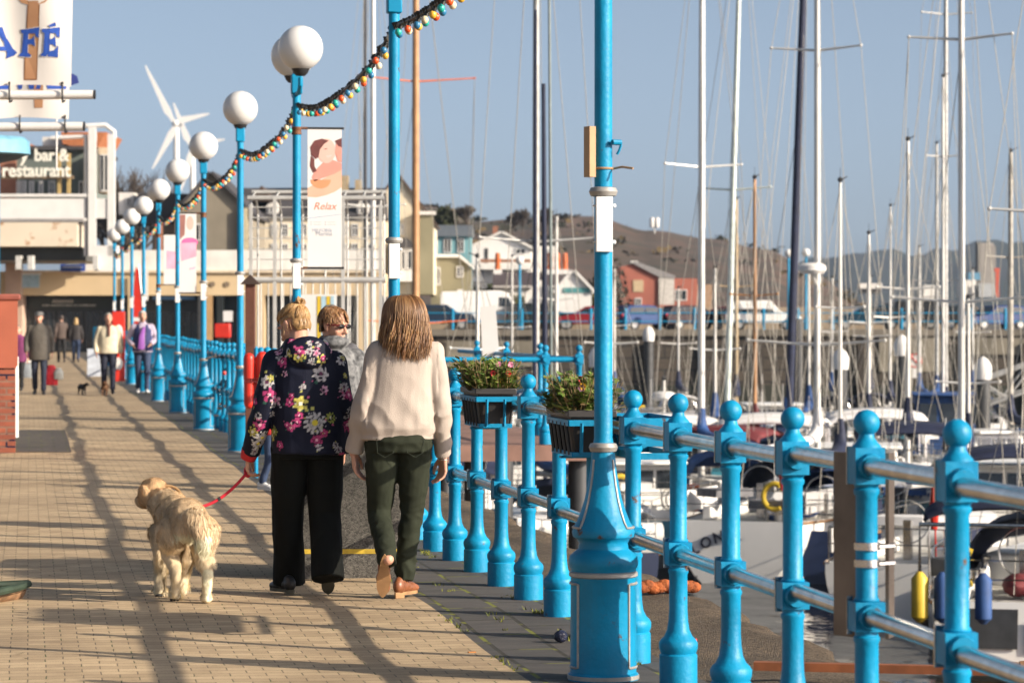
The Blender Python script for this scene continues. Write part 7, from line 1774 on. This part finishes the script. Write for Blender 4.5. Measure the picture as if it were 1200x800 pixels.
# long terrace with shops
B = Bld('shop_terrace','long beige terrace with dark shop fronts and a white parapet closing the promenade',150,-60)
B.box('wall', BEIGE, -60, 445, 318, 346, 0.0, 10)
B.box('parapet', WHITEW, 100, 445, 293, 317.5, 0.05, 0.35)
B.box('string_course', pm('pale_ledge',(0.66,0.55,0.40),0.8), 20, 445, 316.8, 319.5, -0.15, 0.0)
B.box('shopfront', SHOPD, -60, 445, 346, 416, 1.2, 9)
for (a,b,mt) in ((-60,26,PINKR),(150,163,BEIGE),(232,237,DARK),(240,249,OCHRE),(254,262,SHOPD),(286,310,BEIGE),(362,372,BEIGE),(420,445,BEIGE)): B.box('pier', mt, a, b, 346.02, 416, 0.0, 1.3)
B.box('side_pier', PINKR, 8, 27, 300, 346, -0.5, -0.02)
B.box('sign_board', pm('shop_green',(0.025,0.033,0.03),0.5), 30, 150, 349, 362, 1.05, 1.18)
m = MB(); rr = random.Random(3)
x = 58.0
while x < 82: m.tube([(B.x(x),1.03,B.z(355)),(B.x(x+1.3),1.03,B.z(350.5)),(B.x(x+2.4),1.03,B.z(354)),(B.x(x+2.8),1.03,B.z(352))],0.035,5); x += 3.6
x = 46.0
while x < 108: h = rr.uniform(1.4,2.2); m.bb(B.x(x),B.x(x+rr.uniform(1.2,2.4)),1.02,1.045,B.z(358.5),B.z(358.5-h)); x += 3.4
m.build('lettering', pm('sign_pale',(0.5,0.5,0.46),0.6), B.t)
for (a,b) in ((36,60),(64,92),(96,122),(126,148),(168,200),(204,230),(266,284),(312,360),(374,418)): B.window(a,b,364,410,1.2,DARK,'shop_window',2)
B.box('awning', pm('awning_blue',(0.10,0.22,0.40),0.7), 178, 228, 346.5, 351, 0.3, 1.1)
for px in (249,266): m = MB(); m.tube([(B.x(px),-0.02,B.z(333)),(B.x(px),-0.05,B.z(333))],0.13,14); m.build('roundel', pm('roundel',(0.2,0.15,0.1),0.7), B.t)
for (a,b,c,e) in ((165,175,315,352),): B.box('hanging_banner', WHITE, a, b, c, e, -0.5, -0.46)
B.box('blue_sign', pm('sign_blue',(0.03,0.08,0.36),0.5), 72, 101, 297.5, 318, -0.35, -0.25)
m = MB(); m.prism([(B.x(78),-0.36,B.z(310)),(B.x(95),-0.36,B.z(310)),(B.x(87),-0.36,B.z(300))],(0,-0.02,0)); m.bb(B.x(75),B.x(98),-0.38,-0.355,B.z(314),B.z(312)); m.build('sign_mark', pm('sign_light',(0.5,0.58,0.72),0.6), B.t)
B.box('hanging_sign', pm('sign_pale_blue',(0.35,0.50,0.60),0.6), 27, 47, 322, 337, -0.3, -0.2); B.box('hanging_sign_cap', WHITE, 24, 49, 319.8, 321.9, -0.32, -0.18)
m = MB()
for px in range(105, 445, 12): m.cyl((B.x(px),0.2,B.z(293)),(B.x(px),0.2,B.z(291)),0.05,n=6)
pass
# restaurant on the left with its white balcony
B = Bld('restaurant','white balconied bar and restaurant building on the left',140,0)
B.box('wall', pm('brick_wall',(0.30,0.13,0.08),0.85,var=0.2,scale=2), -60, 12, 160, 300, 1.6, 12)
B.box('timber_wall', TIMB, 12, 98, 172, 236, 1.8, 11)
B.box('upper_wall', WHITEW, 36, 62, 155, 182, 3.5, 11); B.poly('roof', pm('orange_tiles',(0.42,0.15,0.06),0.8,var=0.2), [(60,150),(114,150),(104,168),(86,170),(62,164)], 3, 6); B.box('roof_slab', SLATE, 12, 100, 169, 173.5, 1.4, 11.5)
B.box('balcony', WHITE, -60, 99, 233, 257, -0.3, -0.05); B.box('handrail', WHITE, -60, 103, 227.5, 231, -0.32, -0.12); B.box('balcony_floor', WHITEW, -60, 103, 256, 259, -0.3, 1.8)
CAN = pm('rusty_canopy',(0.66,0.58,0.46),0.7,var=0.08,scale=0.6,stain=(0.36,0.16,0.05),stain_amt=0.19,stain_scale=0.8)
B.box('canopy', CAN, -60, 93, 261, 289, -0.6, 2.5); B.box('canopy_edge', pm('grey_gutter',(0.25,0.24,0.24),0.6), -60, 100, 257.5, 260.6, -0.62, 2.5)
B.box('understorey', SHOPD, -60, 98, 290, 305, 0.8, 9)
B.box('downpipe', pm('grey_pipe',(0.16,0.16,0.18),0.6), 99.2, 103, 231, 300, -0.25, 0.2)
for (a,b,c,e) in ((104.5,113,150,300),(127,135,158,300)): B.box('column', WHITE, a, b, c, e, -0.3, 0.1)
B.box('tower_panel', WHITE, 113.2, 127, 233, 256, -0.25, 0.0); B.box('tower_base', WHITE, 112, 139, 288, 318, -0.3, 0.3); B.box('tower_infill', pm('tower_cream',(0.62,0.50,0.36),0.8), 113.2, 127, 172, 226, 0.5, 2.0)
m = MB(); m.tube([(B.x(60),-0.1,B.z(162)),(B.x(101),-0.1,B.z(160))],0.09,8); m.tube([(B.x(101),-0.1,B.z(158)),(B.x(101),-0.1,B.z(228))],0.09,8); m.tube([(B.x(98),-0.1,B.z(148)),(B.x(124),-0.1,B.z(147)),(B.x(134),-0.1,B.z(155)),(B.x(134),-0.1,B.z(162))],0.11,8); m.build('tube_frame', WHITE, B.t)
for (a,b) in ((12,17),(18,24),(27,33),(38,44),(50,58),(86,95)): B.window(a,b,210,226.5,1.78,WHITE)
B.window(115,126,180,224,0.48)
LW = pm('sign_letters',(0.80,0.79,0.70),0.5)
for (txt, px, py, sz) in (('bar &', 62, 183, 17), ('restaurant', 44, 201, 18)):
    o = put_text(txt, sz/B.s*1.18, LW, B.t, (B.x(px), -0.45, B.z(py)), extrude=0.04, bold=0.02, sx=0.90)
put_text('y', 17/B.s*1.15, LW, B.t, (B.x(30), -0.45, B.z(184)), extrude=0.04, bold=0.02)
B.box('sign_rail', pm('sign_rail',(0.24,0.17,0.10),0.7), -10, 88, 206.5, 210, -0.4, -0.33)
for px in (68, 79): B.box('sign_strut', pm('ochre_strut',(0.42,0.30,0.12),0.7), px, px+4, 180, 227, -0.2, 0.0)
for px in (22, 36, 112): B.box('planter', pm('terrace_pot',(0.5,0.5,0.48),0.7), px, px+6, 300, 316, -0.9, -0.3)
# grey gabled house behind
B = Bld('gabled_house','grey pebble dashed gable house with a slate roof behind the lamp posts',176,228)
B.gable(GREYW, SLATE, 205, 296, 252, 247, 203, 330, 0, 9, 0.3); B.box('lower_wing', GREYW, 176, 212, 262, 300, 1, 8); B.poly('wing_roof', SLATE, [(150,262),(232,262),(225,226),(158,224)], 1.5, 4); B.box('white_extension', WHITEW, 134, 152, 224, 250, 2, 6); B.window(143,149,230,240,2); B.window(228,240,262,282,0)
B.box('chimney', pm('brick_wall',(0.30,0.13,0.08),0.85), 184, 190, 262, 300, -0.5, 0.3); B.box('right_wall', pm('cream_strip',(0.52,0.45,0.30),0.8), 282, 291, 244, 300, -0.35, -0.05)
# slate roofed terrace with dormers
B = Bld('slate_terrace','row of slate roofed houses with pale dormers behind the metal gate',188,280)
B.box('wall', CREAM, 262, 445, 252, 345, 0, 8)
m = MB(); m.prism([(B.x(258),-0.3,B.z(254)),(B.x(258),4.0,B.z(217)),(B.x(258),8.3,B.z(254))],(B.x(449)-B.x(258),0,0)); m.build('roof', SLATE, B.t)
for px in (312,372,418): B.poly('dormer', WHITEW, [(px,253),(px+14,253),(px+14,240),(px+7,232),(px,240)], 0.2, 1.5); B.window(px+3,px+11,241,251,0.2)
for px in (318,330,352,398,412,428): B.window(px,px+8,262,277,0); B.window(px,px+8,285,306,0)
B.poly('gable_end', SLATE2, [(292,236),(322,236),(307,218)], -0.6, 3); B.box('chimney', pm('chimney_tan',(0.36,0.28,0.17),0.8), 396, 405, 203, 222, 3, 4); 
for px in (413, 340): B.box('chimney', pm('chimney_tan',(0.36,0.28,0.17),0.8), px, px+7, 208, 222, 3, 4)
B.box('balcony_band', pm('pale_ledge',(0.66,0.55,0.40),0.8), 262, 445, 308, 313, -0.4, 0.0)
# cream gabled house
B = Bld('cream_house','tall cream house with a steep slate gable and narrow windows',196,440)
B.gable(CREAM, SLATE2, 424, 508, 262, 466, 206, 345, 0, 9, 0.2)
B.window(462.5,466.5,230,244,0); B.window(469,473,262,275,0); B.window(440,446,262,278,0); B.window(438,446,292,318,0)
B.box('bay_window', WHITE, 459, 485, 291, 330, -1.2, -0.02); B.poly('bay_roof', SLATE, [(457,291),(487,291),(478,280),(464,280)], -1.4, 1.38)
for (a,b) in ((461,468),(471,476),(478,484)): B.window(a,b,294,316,-1.2,None,'window',0)
B.box('side_extension', OLIVE, 492, 508, 250, 345, -0.6, -0.05); B.box('gutter', WHITEW, 490, 511, 248, 252, -0.8, 0)
# teal house, olive garage, white bungalow
B = Bld('teal_house','pale teal house with a shallow grey roof on the slope',215,505,LZ)
B.box('wall', TEALW, 507, 552, 276, 345, 0, 7); m = MB(); m.prism([(B.x(505),-0.3,B.z(277)),(B.x(505),3.4,B.z(262)),(B.x(505),7.3,B.z(277))],(B.x(554)-B.x(505),0,0)); m.build('roof', pm('grey_slate',(0.12,0.14,0.16),0.7,var=0.2), B.t)
for (a,b) in ((509,513),(520,529),(536,544)): B.window(a,b,279,296,0)
B = Bld('olive_house','low olive rendered house with a white trimmed lean-to roof',203,500,LZ)
B.poly('wall', OLIVE, [(505,375),(552,375),(552,314),(538,300),(505,300)], 0, 5); m = MB(); m.prism([(B.x(503),-0.25,B.z(298)),(B.x(539),-0.25,B.z(298)),(B.x(555),-0.25,B.z(312)),(B.x(555),-0.25,B.z(315)),(B.x(538),-0.25,B.z(301.5)),(B.x(503),-0.25,B.z(301.5))],(0,5.5,0)); m.build('roof_trim', WHITE, B.t)
B.window(535,543,312,325,0); B.window(509,516,313,334,0); B.box('door', WHITE, 536, 543, 339, 352, -0.05, 0.05)
B = Bld('white_bungalow','broad white bungalow with a low gable above the quay',232,548,LZ)
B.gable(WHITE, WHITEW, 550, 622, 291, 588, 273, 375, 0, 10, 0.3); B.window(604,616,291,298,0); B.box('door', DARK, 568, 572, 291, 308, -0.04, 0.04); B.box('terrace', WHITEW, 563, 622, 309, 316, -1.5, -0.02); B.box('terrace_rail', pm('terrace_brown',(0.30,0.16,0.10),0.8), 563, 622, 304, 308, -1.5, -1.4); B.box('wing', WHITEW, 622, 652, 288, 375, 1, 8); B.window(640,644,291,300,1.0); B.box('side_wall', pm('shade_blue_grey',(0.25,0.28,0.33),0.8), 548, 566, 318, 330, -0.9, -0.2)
B.box('chimney', pm('brick_wall',(0.30,0.13,0.08),0.85), 577, 583, 263, 277, 4, 5)
B = Bld('slate_cottage','slate roofed cottage with orange chimney pots on white stacks',208,575,LZ)
B.box('wall', WHITEW, 578, 668, 335, 375, 0, 6); m = MB(); m.prism([(B.x(577),-0.3,B.z(338)),(B.x(577),3.0,B.z(318)),(B.x(577),6.3,B.z(338))],(B.x(669)-B.x(577),0,0)); m.build('roof', pm('plum_slate',(0.075,0.06,0.065),0.7,var=0.2), B.t)
for (a, b, c) in ((578,588,1),(640,668,3)):
    st = B.box('stack', WHITE, a, b, 315, 322, 2.6, 3.6)
    for k in range(c): xx = (a+b)/2+(k-(c-1)/2)*9; mm = MB(); mm.lathe([(0.20,0),(0.17,0.5),(0.20,0.55),(0.16,1.1),(0.02,1.12)],(B.x(xx),3.1,B.z(315)),10); mm.build('chimney_pot', ORANGE, st)
B = Bld('white_boathouse','small white gabled hut with a teal panel on the quay',197,655,LZ)
B.gable(WHITE, WHITE, 653, 693, 340, 672, 318, 372, 0, 6, 0.25); B.box('teal_panel', pm('teal_panel',(0.08,0.26,0.27),0.6), 660, 691, 337, 343, -0.06, 0); B.poly('lean_to', WHITEW, [(616,372),(653,372),(653,343),(634,328),(616,343)], 0.5, 4)
B = Bld('brick_shed','red brick warehouse with a grey roof and pale doors',225,726,LZ)
REDB = pm('far_brick',(0.36,0.12,0.085),0.85,var=0.15,scale=0.7)
B.poly('wall', REDB, [(727,362),(773,362),(773,324),(742,309),(727,313)], 0, 10); B.box('wing', REDB, 773.2, 818, 326, 362, 1, 9); B.poly('roof', pm('metal_roof',(0.26,0.25,0.25),0.6), [(740,308),(745,306),(791,323),(791,326),(773,325)], -0.2, 10); B.box('door', pm('pale_door',(0.55,0.52,0.48),0.7), 772, 790, 324, 357, -0.15, 0.0); B.box('shutter', pm('sand_shutter',(0.50,0.38,0.24),0.8), 742, 754, 328, 342, -0.05, 0.05); B.window(744,752,349,358,0); B.window(792,806,339,352,1); B.box('vent', WHITEW, 741, 749, 305, 311, 2, 4)
B.box('far_wing', pm('tan_wall',(0.36,0.24,0.15),0.8), 818.3, 836, 333, 362, 1.5, 8)
B = Bld('concrete_silo','tall grey concrete silo tower on the far shore',420,1150,LZ)
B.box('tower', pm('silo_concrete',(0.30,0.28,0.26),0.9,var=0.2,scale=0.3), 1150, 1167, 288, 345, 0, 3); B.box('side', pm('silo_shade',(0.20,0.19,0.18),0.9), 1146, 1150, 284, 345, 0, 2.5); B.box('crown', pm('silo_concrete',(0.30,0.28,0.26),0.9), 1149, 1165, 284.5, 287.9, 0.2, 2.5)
B = Bld('red_crane','slim red crane mast beside the silo',400,1170,LZ,'crane'); B.box('mast', pm('crane_red',(0.55,0.10,0.06),0.6), 1167, 1171, 318, 348, 0, 0.5); B.box('head', pm('crane_red',(0.55,0.10,0.06),0.6), 1165.5, 1171.5, 314, 318, 0, 0.5)
B = Bld('harbour_sheds','cluster of low pale harbour buildings on the far shore at the right',330,1080,LZ)
B.box('shed', WHITEW, 1082, 1100, 334, 350, 0, 5); B.box('shed', WHITEW, 1130, 1146, 328, 348, 1, 6); B.box('blue_shed', pm('blue_shed',(0.12,0.28,0.42),0.7), 1137, 1151, 319, 327.5, 1.2, 5); B.box('shed', pm('shed_grey',(0.40,0.42,0.44),0.7), 1148, 1166, 332, 348, 0.5, 5)
B = Bld('white_caravan','long low white building on the distant hillside',520,1008,LZ); B.box('body', WHITEW, 1008, 1034, 332, 338, 0, 4); B.box('base', DARK, 1010, 1032, 338.2, 344, 0.5, 3.5)
m = MB(); o_ = P(767, 261, 560); t = thing('radio_mast','pole with two white dishes on the hill ridge','mast',o_,-TH); s_ = FPX/560
m = MB(); m.tube([(0,0,-4),(0,0,0.8)],0.15,8); m.build('pole', GALV, t)
for sg in (-1,1): m = MB(); m.lathe([(0.3,-0.9),(0.42,-0.7),(0.42,0.7),(0.3,0.9)],(sg*0.44,0,0),14); m.build('dish', WHITE, t)

# ---------------------------------------------------------------- wind turbines
TW = pm('turbine_white',(0.75,0.74,0.72),0.5,var=0.04)
for i,(px,py,tips,d,lab) in enumerate(((206,145,((171,77),(246,134),(179,198)),760,'white wind turbine with a long blade reaching up to the left'),(225,172,((204,121),(264,164),(212,224)),790,'second white wind turbine partly hidden behind the lamp globes'))):
    s_ = FPX/d; o_ = P(px,py,d); t = thing('wind_turbine',lab,'wind turbine',o_,-TH,'wind turbines behind the town')
    m = MB(); m.tube([(0.3,0.8,-(o_.z+2)),(0.0,0.8,0)],[1.1,0.65],14); m.build('tower', TW, t)
    m = MB(); m.tube([(-0.0,-0.6,0),(0.9,2.2,0.1)],[0.85,0.75],10); m.build('nacelle', TW, t); m = MB(); m.sph((0,-0.8,0),0.9,12); m.build('hub', TW, t)
    for (a,b) in tips:
        e = Vector(((a-px)/s_, 0, -(b-py)/s_)); n_ = Vector((-e.z,0,e.x)).normalized(); m = MB(); L_ = e.length
        pr = [(0,0.6),(0.12,0.65),(0.22,1.15),(0.5,0.8),(0.85,0.45),(1.0,0.15)]
        m.prism([e*u_+n_*w_ for u_,w_ in pr]+[e*u_-n_*w_*0.45 for u_,w_ in reversed(pr)],(0,-0.5,0)); o = m.build('blade', TW, t); o.location.y = -0.75
# bare tree behind the restaurant
def bare_tree(label, px, pyb, pyt, d, seed, spread=0.5, z0=0.5, matc=(0.085,0.065,0.05), evergreen=None):
    s_ = FPX/d; o_ = PX(px, d, z0); H = EYE+(HY-pyt)/s_-z0; t = thing('bare_tree' if not evergreen else 'bushy_tree', label, 'tree', o_); rr = random.Random(seed)
    tk = MB(); cr = MB(); leaves = MB()
    def grow(p, dv, ln, r, lv):
        q = p+dv*ln; mid = p.lerp(q,0.5)+Vector((rr.gauss(0,1),rr.gauss(0,1),rr.gauss(0,.5)))*ln*0.06
        (tk if lv == 0 else cr).tube([p,mid,q],[r,r*0.85,r*0.68],5 if lv > 1 else 8, caps=False)
        if lv >= 5:
            return
        for k in range((4 if lv < 4 else 3) if lv else 6):
            a = rr.uniform(0,6.28); sp_ = rr.uniform(0.25,0.75)*(spread*1.6); nd = (dv+Vector((math.cos(a)*sp_,math.sin(a)*sp_,rr.uniform(-.05,.35)))).normalized(); grow(p.lerp(q,rr.uniform(0.55,1.0)), nd, ln*rr.uniform(0.62,0.82), max(0.03,r*0.6), lv+1)
    grow(Vector((0,0,0)), Vector((0,0,1)), H*0.30, H*0.022, 0)
    bm_ = pm('bark_%d' % (matc[0]*1000), matc, 0.9, var=0.3)
    tk.build('trunk', bm_, t); cr.build('crown', bm_, t)
    return t
bare_tree('leafless brown tree rising behind the white balcony building', 166, 240, 152, 240, 5, 0.55)
bare_tree('smaller leafless tree just right of the white balcony building', 143, 240, 176, 250, 8, 0.55)
for i, (px, pyt, d, lab) in enumerate(((548,232,330,'lone leafless tree on the ridge above the teal house'),(612,236,420,'leafless tree on the ridge left of the navy yacht mast'),(600,244,430,'smaller leafless tree beside it on the same ridge'),(640,238,440,'thin leafless tree on the ridge behind the navy yacht mast'))):
    bare_tree(lab, px, 260, pyt, d, 20+i, 0.7, EYE+(HY-(268 if i else 262))/(FPX/d)-1)
# leafy shrubs near the houses
def shrub(label, px, d, w_, h_, seed, z0, colr):
    o_ = PX(px, d, z0); t = thing('shrub', label, 'shrub', o_); rr = random.Random(seed); m = MB()
    for i in range(900):
        a, b = rr.uniform(0,6.28), rr.uniform(-0.2,1); r_ = rr.uniform(0.55,1.0)**0.6
        lump = 1+0.35*noise.noise(Vector((math.cos(a)*2,math.sin(a)*2,b*2+seed)))
        c = Vector((math.cos(a)*math.sqrt(max(0,1-b*b))*w_*r_*lump, math.sin(a)*math.sqrt(max(0,1-b*b))*w_*r_*lump, max(0,b)*h_*r_*lump)); l = rr.uniform(0.12,0.3)
        e = Vector((rr.gauss(0,1),rr.gauss(0,1),rr.gauss(0,1))).normalized()*l; f = Vector((rr.gauss(0,1),rr.gauss(0,1),rr.gauss(0,1))).normalized()*l*0.6; m.add([c-e,c+f,c+e,c-f],[(0,1,2,3)])
    m.build('crown', pm('shrub_%d' % seed, colr, 0.9, c2=tuple(x*0.45 for x in colr), scale=0.8), t, smooth=False); b = MB(); b.tube([(0,0,-0.5),(0,0,h_*0.6)],0.12,6); b.build('stem', WOODD, t)
GRN = (0.06,0.075,0.02)
shrub('dark rounded bush on the slope above the teal house', 521, 240, 1.1, 1.7, 41, EYE+(HY-270)/(FPX/240), (0.045,0.055,0.02))
shrub('yellow green bush behind the white van', 603, 206, 1.6, 1.9, 42, LZ+0.3, (0.10,0.11,0.02))
shrub('low green bush below the orange boom', 575, 214, 1.8, 2.0, 43, LZ+1.0, GRN)
shrub('dark tall bush left of the brick warehouse', 712, 221, 1.9, 4.6, 44, LZ, (0.04,0.035,0.02))
shrub('olive bush right of the white hut', 700, 206, 1.0, 2.6, 45, LZ, (0.085,0.075,0.022))
shrub('ochre gorse bush on the bank behind the white estate van', 880, 300, 3.5, 2.2, 46, LZ, (0.12,0.085,0.03))
shrub('wide dark thicket on the bank left of the red crane', 1040, 380, 9, 3.2, 47, LZ-1, (0.05,0.05,0.04))
shrub('brown thicket on the bank behind the teal car', 985, 330, 7, 2.8, 48, LZ-1, (0.075,0.055,0.035))
# low retaining wall behind the parked cars
o_, rz_ = frontal(480, QD+14, LZ); m = MB(); m.bb(0,36,0,0.4,0,1.4); tag(m.build('garden_wall', pm('wall_tan',(0.30,0.24,0.17),0.9,var=0.25,scale=0.7), None, o_, rz_), 'tan retaining wall behind the parked cars', 'wall')
# ---------------------------------------------------------------- parked vehicles on the far quay
def car(label, px, d, colr, L=4.3, h=1.48, face=1, kind='hatch', cat='car', yaw=0.0):
    t = thing('parked_car' if kind != 'van' else 'parked_van', label, cat, PX(px, d, LZ), -TH+yaw+(0 if face > 0 else PI), 'vehicles parked along the far quay')
    mt = pm('car_%s' % '_'.join(str(int(c*1000)) for c in colr), colr, 0.5, 0.0, var=0.05, spec=0.2)
    x0 = -L/2; W = 0.86
    if kind == 'van': prof = [(0,0.35),(0,2.15),(0.10,2.32),(L*0.70,2.38),(L*0.80,2.2),(L*0.90,1.38),(L*0.985,1.15),(L,0.75),(L,0.35)]
    elif kind == 'suv': prof = [(0,0.40),(0.02,0.95),(0.12,1.05),(0.30,h),(L*0.60,h+0.03),(L*0.74,1.08),(L*0.96,0.95),(L,0.70),(L,0.40)]
    else: prof = [(0,0.33),(0.0,0.80),(0.10,0.95),(0.50,h-0.06),(L*0.35,h),(L*0.55,h-0.04),(L*0.73,0.96),(L*0.95,0.80),(L,0.60),(L,0.33)]
    m = MB(); n = len(prof); vs = []
    for sg in (-1,1):
        for (x,z) in prof: k = 1.0 if z < 1.0 else 1.0-0.22*(z-1.0)/max(0.5,h-1.0) if kind != 'van' else 1-0.06*(z-1)
        pass
    def wid(z): return W*(1.0 if z < 0.98 else max(0.74,1-0.45*(z-0.98))) if kind != 'van' else 0.98*(1.0 if z < 1.2 else 1-0.06*(z-1.2))
    A = [(x0+x,-wid(z),z) for x,z in prof]; Bq = [(x0+x,wid(z),z) for x,z in prof]
    m.add(A+Bq,[tuple(range(n)),tuple(reversed(range(n,2*n)))]+[((i+1)%n,i,n+i,n+(i+1)%n) for i in range(n)])
    body = m.build('body', mt, t, bevel=0.05)
    def wins(pts):
        for sg in (-1,1):
            g = MB(); g.prism([(x0+x, sg*(wid(z)+0.004), z) for x,z in pts],(0,sg*0.012,0)); g.build('window', GLASS, t)
    if kind == 'van': wins([(L*0.69,1.40),(L*0.86,1.40),(L*0.80,1.95),(L*0.69,1.98)])
    else:
        wins([(0.42,0.99),(L*0.36,0.99),(L*0.36,h-0.13),(0.62,h-0.15)]); wins([(L*0.38,0.99),(L*0.66,0.99),(L*0.56,h-0.15),(L*0.38,h-0.13)])
    for (xa,za,xb,zb) in (((L*0.72,1.0,L*0.575,h-0.10),(0.14,1.0,0.46,h-0.14)) if kind != 'van' else ((L*0.895,1.45,L*0.81,2.1),)):
        sgx = 1 if xa > L*0.5 else -1; g = MB(); q = 0.02*sgx
        g.add([(x0+xa+q,-W*0.86,za),(x0+xa+q,W*0.86,za),(x0+xb+q,W*0.74,zb),(x0+xb+q,-W*0.74,zb)],[(0,1,2,3)]); g.build('windscreen', GLASS, t)
    for xx in (L*0.19, L*0.81):
        for sg in (-1,1):
            w1 = MB(); w1.tube([(x0+xx,sg*(W-0.14),0.31),(x0+xx,sg*(W+0.03),0.31)],0.31,18); wo = w1.build('wheel', BLACK, t)
            w2 = MB(); w2.tube([(x0+xx,sg*(W+0.022),0.31),(x0+xx,sg*(W+0.04),0.31)],0.19,14); w2.build('rim', GALV, wo)
    for sg in (-1,1):
        l = MB(); l.box((x0+L-0.05,sg*0.62,0.72),(0.16,0.28,0.13)); l.build('headlight', pm('headlamp',(0.7,0.7,0.7),0.15), t); l = MB(); l.box((x0+0.05,sg*0.70,0.86),(0.14,0.16,0.26)); l.build('tail_light', pm('tail_lamp',(0.5,0.015,0.02),0.25), t)
    p = MB(); p.box((x0-0.005,0,0.70),(0.02,0.5,0.11)); p.build('number_plate', pm('plate_yellow',(0.6,0.42,0.05),0.5), t)
    return t
DV = QD+6.5
car('dark blue estate car just right of the woman in the jumper', 515, DV, (0.012,0.025,0.05), 4.4, 1.5, 1, 'suv')
car('tall white box van parked beside the dark estate', 566, DV+1.5, (0.78,0.78,0.77), 5.2, 2.3, 1, 'van', 'van')
car('dark green grey people carrier behind the navy yacht mast', 636, DV, (0.014,0.018,0.02), 4.4, 1.6, 1, 'suv')
car('red hatchback half behind the nearest lamp post', 690, DV, (0.20,0.010,0.016), 4.2, 1.45, -1)
car('bright blue hatchback right of the nearest lamp post', 757, DV, (0.002,0.036,0.15), 4.2, 1.5, 1, yaw=0.5)
car('dark maroon car between the blue hatchback and the bright white mast', 812, DV+0.8, (0.025,0.01,0.016), 4.3, 1.5, 1, yaw=0.4)
car('small maroon car right of the bright white mast', 843, DV+2, (0.075,0.010,0.025), 4.0, 1.45, -1)
car('white estate van with a rounded nose near the navy wrapped mast', 893, DV, (0.74,0.74,0.72), 4.6, 1.75, 1, 'suv', 'van')
car('teal blue saloon right of the navy wrapped mast', 1016, DV, (0.008,0.035,0.06), 4.5, 1.5, -1)
car('black four wheel drive left of the grey masted yacht', 1086, DV, (0.02,0.022,0.025), 4.4, 1.75, 1, 'suv')
car('grey blue hatchback just left of the right hand white mast', 1112, DV+3, (0.02,0.03,0.042), 4.0, 1.5, -1)
car('bright blue car nearest the right edge', 1165, DV, (0.002,0.026,0.125), 4.3, 1.5, -1, yaw=0.45)
# blue railing and lamps along the far quay
o_, rz_ = frontal(480, QD+0.6, LZ); t = thing('quay_railing','blue railing along the top of the far quay wall','railing',o_,rz_)
s_ = FPX/QD
pmq = MB().tube([(0,0,0),(0,0,1.15)],0.085,8).sph((0,0,1.2),0.10,8).mesh('post', BLUEF)
px = 490.0
while px < 1260: link('post', pmq, t, ((px-480)/s_,0,0)); px += 40.6
m = MB()
for z in (0.5,1.0): m.tube([(0,0,z),(40,0,z)],0.032,6)
m.build('rail', BLUEF, t)
for (px, py, d, lab) in ((609,305,QD+1.2,'far blue lamp post with a white globe right of the white van'),(924,297,QD+1.2,'far lamp with a white globe just left of the navy wrapped mast'),(944.5,296,QD+4,'far lamp with a white globe just right of the navy wrapped mast')):
    s2 = FPX/d; zg = EYE+(HY-py)/s2; t = thing('street_lamp', lab, 'street lamp', PX(px,d,LZ), 0, 'lamp posts on the far quay'); m = MB(); m.tube([(0,0,0),(0,0,0.6),(0,0,0.8),(0,0,zg-LZ-0.2)],[0.16,0.15,0.09,0.07],8); m.build('post', BLUEF, t); m = MB(); m.sph((0,0,zg-LZ),0.26,14); m.build('globe', GLOBE, t)

# air between here and the far hills
hm_ = bpy.data.materials.new('pale_air'); hm_.use_nodes = True; N = hm_.node_tree.nodes; N.remove(N['Principled BSDF'])
pv = N.new('ShaderNodeVolumePrincipled'); pv.inputs['Density'].default_value = 0.00008; pv.inputs['Color'].default_value = (0.55, 0.74, 1.0, 1); pv.inputs['Anisotropy'].default_value = 0.0
hm_.node_tree.links.new(pv.outputs['Volume'], N['Material Output'].inputs['Volume'])
hz = MB(); hz.bb(-620, 1400, -55, 3720, -9.5, 110); ho = hz.build('haze', hm_, smooth=False); ho['kind'] = 'stuff'
